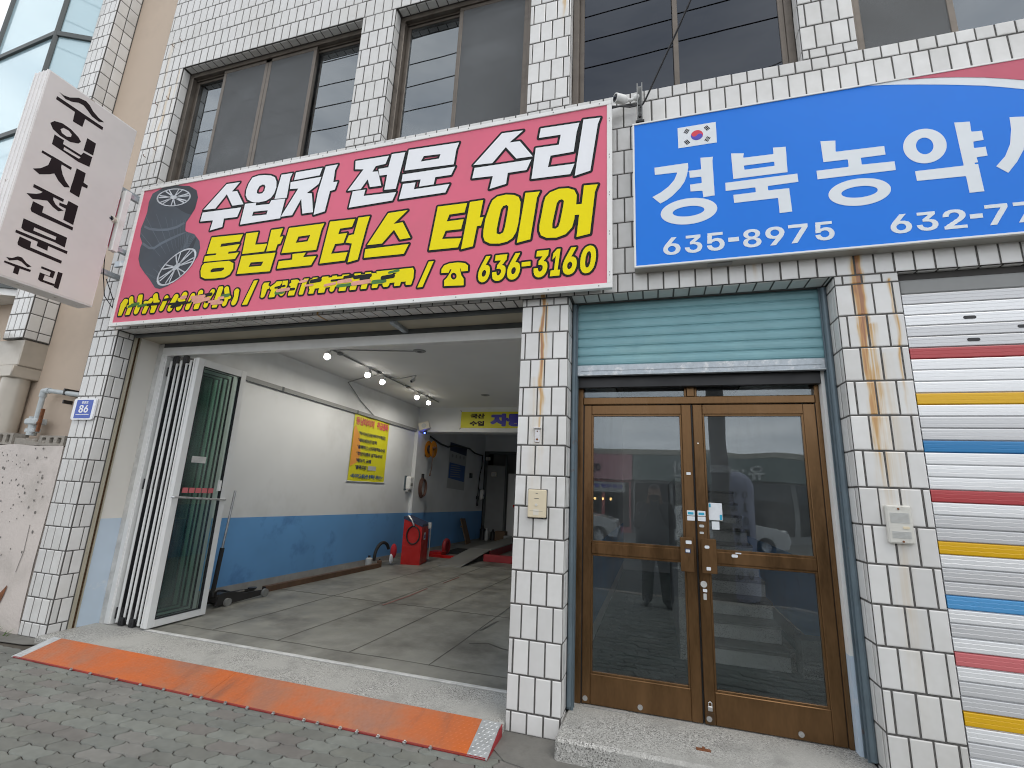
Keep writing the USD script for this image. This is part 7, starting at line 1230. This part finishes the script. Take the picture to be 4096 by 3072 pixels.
g = M(); g.box(-6.80, -6.60, 0.10, 0.22, 2.04, 2.11, 0.015); g.cyl((-6.72, 0.16, 1.92), (-6.72, 0.16, 2.04), 0.045, 12); g.box(-6.79, -6.64, 0.12, 0.2, 1.95, 2.0, 0.01); g.cyl((-6.78, 0.16, 2.11), (-6.78, 0.16, 2.135), 0.03, 8); part(gp, 'valve', g, 'gas_pipe')
g = M(); g.box(-6.60, -6.572, 0.12, 0.15, 1.96, 2.22, 0.004); g.cyl((-6.64, 0.13, 2.05), (-6.57, 0.13, 2.07), 0.018, 8); part(gp, 'lever', g, 'rust')
g = M(); g.box(-6.325, -6.305, 0.13, 0.28, 2.375, 2.45); g.box(-6.385, -6.365, 0.18, 0.28, 2.29, 2.33); part(gp, 'clamp', g, 'jack_black')
g = M(); r_ = np.random.default_rng(4)
for _ in range(110):
    x, y = -6.15+r_.normal(0, 0.13), -0.06-abs(r_.normal(0, 0.05)); h = r_.uniform(0.03, 0.10); dx, dy = r_.normal(0, 0.03, 2); w = 0.006
    g.add([(x-w, y, 0.002), (x+w, y, 0.002), (x+dx, y+dy, h)], [(0, 1, 2)]); g.add([(x, y-w, 0.002), (x, y+w, 0.002), (x+dy, y+dx, h*0.8)], [(0, 1, 2)])
tag(part(None, 'weeds', g, 'leaf'), 'low green weeds at the foot of the low wall', 'weeds', kind='stuff')

# ================================================================== across the street: what the door and windows mirror
YO = -18.0
pm('fascia_pink', (0.62, 0.32, 0.35), 0.6, var=0.06); pm('fascia_green', (0.25, 0.30, 0.28), 0.6, var=0.12); pm('parapet', (0.52, 0.50, 0.43), 0.8, var=0.15); pm('shop_dark', (0.022, 0.022, 0.024), 0.4); pm('shop_pinkframe', (0.48, 0.14, 0.15), 0.5); pm('far_letters', (0.62, 0.63, 0.60), 0.6)
pm('car_white', (0.66, 0.67, 0.66), 0.2, var=0.02, coat=0.6); pm('balloon_lilac', (0.36, 0.38, 0.50), 0.5, var=0.05); pm('pole_concrete', (0.17, 0.165, 0.155), 0.85, var=0.15, scale=6)
def shop_row(x0, x1, name, label, fascia, lets_, zp=3.62):
    t = thing(name, label, 'building')
    g = M(); g.box(x0, x1, YO-7, YO, 0, 3.38); g2 = part(t, 'wall', g, 'shop_dark')
    g = M(); g.box(x0, x1, YO-7.1, YO+0.12, 3.38, zp, 0.02); part(t, 'parapet', g, 'parapet')
    g = M(); g.box(x0+0.01, x1-0.01, YO+0.002, YO+0.22, 2.24, 3.36, 0.01); fs = part(t, 'fascia', g, fascia)
    g = M()
    for text, a, b, z0, z1 in lets_: g.poly(fit(affinity.scale(text_shape(text, bold=3), -1, 1), a, b, z0, z1), lambda p: np.stack([p[:, 0], YO+0.222+p[:, 2], p[:, 1]], 1), 0.05)
    if lets_: part(fs, 'lettering', g, 'far_letters' if fascia != 'fascia_pink' else 'shop_dark')
    return t
def shopfront(t, x0, x1, frame, n):
    xs = np.linspace(x0, x1, n+1)
    for a, b in zip(xs[:-1], xs[1:]):
        g = M(); w = 0.07
        g.box(a, a+w, YO+0.003, YO+0.09, 0, 2.22); g.box(b-w, b, YO+0.003, YO+0.09, 0, 2.22); g.box(a+w, b-w, YO+0.003, YO+0.09, 2.14, 2.22); g.box(a+w, b-w, YO+0.003, YO+0.09, 0, 0.25); p = part(t, 'shop_window', g, frame)
        g = M(); g.box(a+w, b-w, YO+0.03, YO+0.04, 0.25, 2.14); part(p, 'pane', g, 'pane_shop')
t = shop_row(-12, -0.9, 'pink_shop', 'low shop with a pink fascia across the street, mirrored in the left door pane', 'fascia_pink', [('아', -2.72, -2.30, 2.50, 2.95)])
shopfront(t, -6.0, -0.95, 'shop_pinkframe', 4)
g = M(); g.box(-2.9, -1.2, YO+0.25, YO+0.29, 1.72, 2.12); bnr = part(t, 'banner', g, 'poster_grey'); g = M(); g.poly(fit(affinity.scale(text_shape('신상 대량 할인', bold=4), -1, 1), -2.8, -1.3, 1.88, 2.04), lambda p: np.stack([p[:, 0], YO+0.291+p[:, 2], p[:, 1]], 1), 0.004); part(bnr, 'lettering', g, 'flag_blue')
g = M(); 
for x in (-2.55, -2.2, -1.85): g.ell((x, YO+0.35, 1.42), (0.05, 0.05, 0.06), 1)
part(t, 'window_bulb', g, 'bulb_warm', kind='stuff')
t = shop_row(-0.9, 9.0, 'green_shop', 'low shop with a grey-green fascia across the street, mirrored in the door', 'fascia_green', [('만', 0.78, 1.28, 2.45, 3.12), ('유', 3.75, 4.45, 2.3, 3.0), ('명', 3.05, 3.6, 2.5, 2.85), ('빵', 2.2, 2.8, 2.5, 3.05)])
shopfront(t, -0.85, 8.5, 'tray_grey', 6)
t = shop_row(9.0, 40, 'long_shop_row', 'long low shop row across the street beyond the grey-green shop', 'parapet', []); shopfront(t, 9.2, 26, 'tray_grey', 8)
t = shop_row(-40, -12, 'far_shop_row', 'low shop row across the street beyond the pink shop', 'parapet', []); shopfront(t, -28, -12.2, 'tray_grey', 8)
# utility pole at the kerb with its four line wires
pole = thing('utility_pole', 'dark utility pole at the kerb, mirrored in the right door pane', 'utility pole', (1.07, -4.80, 0))
g = M(); g.cyl((0, 0, -0.1), (0, 0, 9.1), 0.165, 20, r1=0.12); part(pole, 'shaft', g, 'pole_concrete', smooth=40)
g = M()
for z in (8.2, 8.8): g.box(-0.07, 0.07, -0.5, 0.5, z, z+0.09); g.cyl((0, -0.4, z+0.09), (0, -0.4, z+0.25), 0.05, 8)
part(pole, 'crossarm', g, 'galvanised')
g = M(); g.box(-0.19, 0.19, -0.02, 0.18, 1.20, 1.28); g.lathe([(0.166, 0), (0.172, 0), (0.172, 0.12), (0.166, 0.12)], (0, 0, 2.0), n=18); part(pole, 'band', g, 'plastic_grey')
for z, wl in ((10.70, 'lowest'), (11.42, 'second lowest'), (12.10, 'second highest'), (12.9, 'highest')):
    g = M(); xs = np.linspace(-32, 32, 41); g.tube(np.stack([xs, np.full(41, -4.8), z+0.05*(xs+0.5)*np.exp(-(xs/12)**2)+0.0004*xs**2], 1), 0.013, 6)
    tag(part(None, 'line_wire', g, 'black_plastic', smooth=60), f'{wl} of the four black overhead wires along the street, mirrored in the upper windows', 'overhead wire', 'overhead wires along the street')
# advert tube standing by the pole
ad = thing('advert_tube', 'tall lilac round-topped advert tube with black numbers behind the pole', 'advert', (1.39, -5.62, -0.1))
g = M(); prof = [(0.0, 0.0), (0.33, 0.0), (0.36, 0.06), (0.36, 1.82)]+[(0.36*math.cos(a), 1.82+0.36*math.sin(a)) for a in np.linspace(0.15, PI/2, 8)]; g.lathe(prof, (0, 0, 0), n=28); part(ad, 'tube', g, 'balloon_lilac', smooth=60)
g = M()
for col, s in ((-0.02, '010-4040'), (0.16, '010-4040')):
    for i, ch in enumerate(s):
        sh_ = text_shape(ch, cjk=False, weight=600) if ch != '-' else sbox(0, 0, 10, 30)
        x0 = col-0.045; z1 = 1.78-0.19*i
        sh_ = fit(affinity.scale(sh_, -1, 1), x0, x0+0.09, z1-0.12, z1)
        g.poly(sh_, lambda p: np.stack([p[:, 0], np.sqrt(np.maximum(0.3605**2-p[:, 0]**2, 0.01))+p[:, 2], p[:, 1]], 1), 0.004)
part(ad, 'numbers', g, 'black_print')
# parked cars over the road
def make_car():
    t = thing('parked_car', 'white hatchback parked across the street before the pink shop', 'car', (-3.1, -14.2, -0.12), 0, 'cars parked across the street')
    # profile along x (front to the right), lofted over half-widths with tumblehome
    prof = [(-1.85, 0.30), (-1.88, 0.55), (-1.80, 0.95), (-1.62, 1.38), (-1.2, 1.50), (-0.2, 1.50), (0.35, 1.36), (0.95, 1.0), (1.55, 0.90), (1.82, 0.72), (1.88, 0.50), (1.84, 0.28)]
    P = np.array(prof); nP = len(P); vs = []; ys = [(-0.80, 0.90), (-0.78, 1.0), (0.78, 1.0), (0.80, 0.90)]
    for y, s in ys:
        for x, z in P:
            k = 1.0 if z < 0.95 else 1-0.22*(z-0.95)/0.55
            vs.append((x*(0.985 if abs(y) > 0.79 else 1), y*k, 0.3+(z-0.3)*(0.97 if abs(y) > 0.79 else 1.0)))
    f = []
    for j in range(len(ys)-1):
        for i in range(nP-1): f.append((j*nP+i, (j+1)*nP+i, (j+1)*nP+i+1, j*nP+i+1))
    g = M(); g.add(vs, f); side = trimesh.creation.triangulate_polygon(Polygon([(v_[0], v_[2]) for v_ in vs[:nP]]), engine='earcut')
    for sgn, base in ((-1, vs[:nP]), (1, vs[-nP:])):
        yy = {(round(v_[0], 4), round(v_[2], 4)): v_[1] for v_ in base}; V_ = np.array([(p[0], yy.get((round(p[0], 4), round(p[1], 4)), sgn*0.8), p[1]) for p in side[0]]); g.add(V_, side[1] if sgn < 0 else side[1][:, ::-1])
    body = part(t, 'body', g, 'car_white', smooth=25)
    for y0, sg in ((-1, -1), (1, 1)):
        g = M(); 
        for poly in ([(-1.55, 1.0), (-1.42, 1.36), (-0.75, 1.42), (-0.75, 1.0)], [(-0.68, 1.0), (-0.68, 1.42), (-0.22, 1.42), (0.28, 1.30), (0.78, 1.0)]):
            v = [(x, sg*(0.80*(1.0 if z < 0.95 else 1-0.22*(z-0.95)/0.55)+0.006), z) for x, z in poly]; g.add(v, [(0, 1, 2, 3)] if len(v) == 4 else [(0, 1, 2, 3)]); 
            if len(v) == 5: g.add([v[0], v[3], v[4]], [(0, 1, 2)])
        part(t, 'side_glass', g, 'pane_dark')
    g = M(); v = [(0.42, -0.64, 1.345), (0.42, 0.64, 1.345), (0.93, 0.73, 1.03), (0.93, -0.73, 1.03)]; g.add([(a+0.012, b, c+0.012) for a, b, c in v], [(0, 1, 2, 3)]); part(t, 'windscreen', g, 'pane_dark')
    for y in (-0.62, 0.62):
        g = M(); g.ell((1.70, y, 0.78), (0.13, 0.15, 0.075), 2); part(t, 'headlight', g, 'steel', smooth=True)
    g = M(); g.box(1.86, 1.895, -0.45, 0.45, 0.38, 0.52, 0.01); part(t, 'grille', g, 'black_plastic')
    for x in (-1.22, 1.20):
        for y, sg in ((-0.82, -1), (0.82, 1)):
            g = M(); g.lathe([(0.17, -0.09), (0.27, -0.10), (0.31, -0.07), (0.31, 0.07), (0.27, 0.10), (0.17, 0.09)], (x, y-sg*0.06, 0.31), 'y', 24); w = part(t, 'wheel', g, 'rubber', smooth=40)
            g = M(); g.lathe([(0.0, sg*0.05), (0.05, sg*0.055), (0.17, sg*0.08), (0.19, sg*0.085), (0.19, -sg*0.05)], (x, y-sg*0.06, 0.31), 'y', 20)
            for k in range(5):
                a = 2*PI*k/5; g.cyl((x, y+sg*0.03, 0.31), (x+0.17*math.cos(a), y+sg*0.03, 0.31+0.17*math.sin(a)), 0.022, 6)
            part(w, 'rim', g, 'aluminium')
    return t
car0 = make_car()
copy_of(car0, (2.3, -14.3, -0.12), 0, 'white hatchback parked across the street before the grey-green shop')

# ================================================================== the photographer, mirrored in the left door pane
import manifold3d as m3
def sph(p, r, n=14): return m3.Manifold.sphere(r, n).translate([float(c) for c in p])
def chain(pts): 
    hulls = []
    for (p, r), (q, s) in zip(pts[:-1], pts[1:]): hulls.append(m3.Manifold.batch_hull([sph(p, r), sph(q, s)]))
    return hulls
def fuse(parts_, edge, taubin=8):
    m_ = m3.Manifold.batch_boolean(parts_, m3.OpType.Add).refine_to_length(edge).to_mesh(); t_ = trimesh.Trimesh(m_.vert_properties[:, :3], m_.tri_verts, process=True); trimesh.smoothing.filter_taubin(t_, iterations=taubin); return t_
pm('skin', (0.42, 0.25, 0.17), 0.55, var=0.06); pm('hair_black', (0.012, 0.010, 0.010), 0.45); pm('coat_black', (0.016, 0.016, 0.018), 0.85, var=0.2); pm('trousers_dark', (0.030, 0.028, 0.026), 0.85, var=0.2); pm('shoe_black', (0.012, 0.012, 0.012), 0.35); pm('cuff_white', (0.6, 0.6, 0.62), 0.7); pm('eye_white', (0.75, 0.74, 0.72), 0.3)
pe_ = thing('person', 'person in a black jacket and dark trousers holding up a phone to photograph', 'person')
Y0 = -3.80; hd = np.array([0.0, Y0+0.03, 1.60])
body = chain([((0, Y0, 1.00), 0.12), ((0, Y0, 1.18), 0.105), ((0, Y0, 1.34), 0.095), ((0, Y0-0.005, 1.43), 0.085), ((0, Y0+0.005, 1.50), 0.052), ((0, Y0+0.02, 1.56), 0.058)])
body += [m3.Manifold.batch_hull([sph((-0.16, Y0, 1.40), 0.06), sph((0.16, Y0, 1.40), 0.06), sph((-0.11, Y0, 1.15), 0.09), sph((0.11, Y0, 1.15), 0.09)]), m3.Manifold.batch_hull([sph((-0.085, Y0, 0.95), 0.11), sph((0.085, Y0, 0.95), 0.11), sph((0, Y0, 1.10), 0.12)])]
body += [m3.Manifold.batch_hull([sph(hd+(0, -0.012, 0.045), 0.088, 20), sph(hd+(0, 0.018, -0.045), 0.062, 18), sph(hd+(0, 0.035, -0.085), 0.035)]), m3.Manifold.batch_hull([sph(hd+(0, 0.085, 0.02), 0.012), sph(hd+(0, 0.108, -0.022), 0.014), sph(hd+(0, 0.08, -0.03), 0.018)])]
for s in (-1, 1): body += [m3.Manifold.batch_hull([sph(hd+(s*0.083, -0.01, 0.025), 0.015), sph(hd+(s*0.078, -0.008, -0.025), 0.012)]), m3.Manifold.batch_hull([sph(hd+(s*0.018, 0.073, -0.058), 0.012), sph(hd+(0, 0.08, -0.058), 0.013)])]
arms = {}
for s in (-1, 1):
    sh_, el, wr = np.array([s*0.19, Y0, 1.40]), np.array([s*0.235, Y0+0.10, 1.155]), np.array([s*0.088, Y0+0.285, 1.475])
    arms[s] = (sh_, el, wr)
    body += chain([(sh_, 0.055), (el, 0.043)])+chain([(el, 0.043), (wr, 0.028)])
    hip, kn, an = np.array([s*0.095, Y0, 0.93]), np.array([s*0.12+0.02, Y0+0.015, 0.50]), np.array([s*0.145+0.02, Y0-0.02+0.06*(s > 0), 0.09])
    body += chain([(hip, 0.092), (kn, 0.058)])+chain([(kn, 0.058), (kn*0.6+an*0.4+(0, -0.012, 0), 0.057), (an, 0.038)])+chain([(an+(0, -0.03, -0.045), 0.036), (an+(0.02*s, 0.15, -0.06), 0.028)])
    # hand: palm, four fingers of unequal length curled round the back edge of the phone, thumb on the near face
    palm_c = np.array([s*0.082, -3.478, 1.535]); body += [m3.Manifold.batch_hull([sph(wr, 0.026), sph(palm_c+(0, 0, -0.03), 0.020), sph(palm_c+(0, 0.012, 0.035), 0.016), sph(palm_c+(0, 0.02, -0.015), 0.016)])]
    for k, (dz, L_) in enumerate(((0.036, 0.052), (0.016, 0.058), (-0.004, 0.054), (-0.024, 0.044))):
        a = palm_c+(s*0.004, 0.012, dz); b = a+(s*0.004, 0.026, 0.006); c = b+(-s*0.012, 0.010, 0.004); d_ = c+(-s*(L_-0.03), 0.002, 0.0)
        body += chain([(a, 0.0092), (b, 0.0088), (c, 0.0084), (d_, 0.0072)])
    a = palm_c+(-s*0.006, -0.004, -0.012); b = a+(-s*0.016, 0.008, 0.022); c = b+(-s*0.016, 0.010, 0.016); body += chain([(a, 0.0125), (b, 0.0105), (c, 0.0088)])
fig = fuse(body, 0.012, 6); part(pe_, 'body', fig, 'skin', smooth=True)
jk_ = [m3.Manifold.batch_hull([sph((-0.17, Y0, 1.40), 0.085), sph((0.17, Y0, 1.40), 0.085), sph((-0.14, Y0, 1.12), 0.135), sph((0.14, Y0, 1.12), 0.135)]), m3.Manifold.batch_hull([sph((-0.14, Y0, 1.12), 0.137), sph((0.14, Y0, 1.12), 0.137), sph((-0.13, Y0, 0.88), 0.145), sph((0.13, Y0, 0.88), 0.145)])]
for s in (-1, 1): sh_, el, wr = arms[s]; jk_ += chain([(sh_, 0.086), (el, 0.075), (el+(wr-el)*0.86, 0.058)])
jk_ += [m3.Manifold.batch_hull([sph((0, Y0-0.002, 1.44), 0.095), sph((0, Y0+0.002, 1.485), 0.066)])]
part(pe_, 'jacket', fuse(jk_, 0.02, 6), 'coat_black', smooth=True)
tr_ = [m3.Manifold.batch_hull([sph((-0.09, Y0, 0.93), 0.135), sph((0.09, Y0, 0.93), 0.135), sph((0, Y0, 0.86), 0.13)])]; shoes = []
for s in (-1, 1):
    hip, kn, an = np.array([s*0.095, Y0, 0.90]), np.array([s*0.12+0.02, Y0+0.015, 0.50]), np.array([s*0.145+0.02, Y0-0.02+0.06*(s > 0), 0.09])
    tr_ += chain([(hip, 0.122), (kn, 0.092), (an+(0, 0, 0.01), 0.078)]); shoes += [m3.Manifold.batch_hull([sph(an+(0, -0.045, -0.05), 0.040), sph(an+(0.02*s, 0.16, -0.058), 0.032), sph(an+(0, 0.02, -0.01), 0.044)])]
part(pe_, 'trousers', fuse(tr_, 0.02, 6), 'trousers_dark', smooth=True); part(pe_, 'shoes', fuse(shoes, 0.02, 3), 'shoe_black', smooth=True)
hr = m3.Manifold.batch_hull([sph(hd+(0, -0.03, 0.06), 0.092, 20), sph(hd+(0, -0.045, 0.0), 0.078, 18), sph(hd+(0, 0.03, 0.095), 0.052)]); hr = hr-m3.Manifold.cube([0.3, 0.3, 0.3]).translate([float(-0.15), float(hd[1]+0.045), float(hd[2]-0.26)]); part(pe_, 'hair', fuse([hr], 0.012, 4), 'hair_black', smooth=True)
for s in (-1, 1): g = M(); g.ell(hd+(s*0.032, 0.072, 0.0), (0.013, 0.010, 0.009), 1); part(pe_, 'eye', g, 'eye_white', smooth=True)
bg_ = m3.Manifold.batch_hull([sph((-0.13, Y0-0.20, 1.34), 0.05), sph((0.13, Y0-0.20, 1.34), 0.05), sph((-0.14, Y0-0.24, 0.98), 0.06), sph((0.14, Y0-0.24, 0.98), 0.06), sph((0, Y0-0.16, 1.2), 0.1)])
bp = thing('backpack', 'black backpack worn by the photographer', 'backpack'); part(bp, 'bag', fuse([bg_], 0.025, 4), 'coat_black', smooth=True); g = M()
for s in (-1, 1): g.tube([(s*0.11, Y0-0.16, 1.40), (s*0.115, Y0-0.04, 1.49), (s*0.11, Y0+0.075, 1.42), (s*0.12, Y0+0.115, 1.25), (s*0.17, Y0-0.02, 1.08), (s*0.15, Y0-0.16, 1.03)], 0.018, 8)
part(bp, 'strap', g, 'coat_black', smooth=60)
ph_ = thing('phone', 'dark phone held up level in both hands of the photographer', 'phone'); g = M(); g.box(-0.080, 0.080, -3.432, -3.423, 1.512, 1.588, 0.003); part(ph_, 'case', g, 'black_plastic'); g = M(); g.box(-0.074, 0.074, -3.4335, -3.4319, 1.516, 1.584); part(ph_, 'screen', g, 'pane_dark')
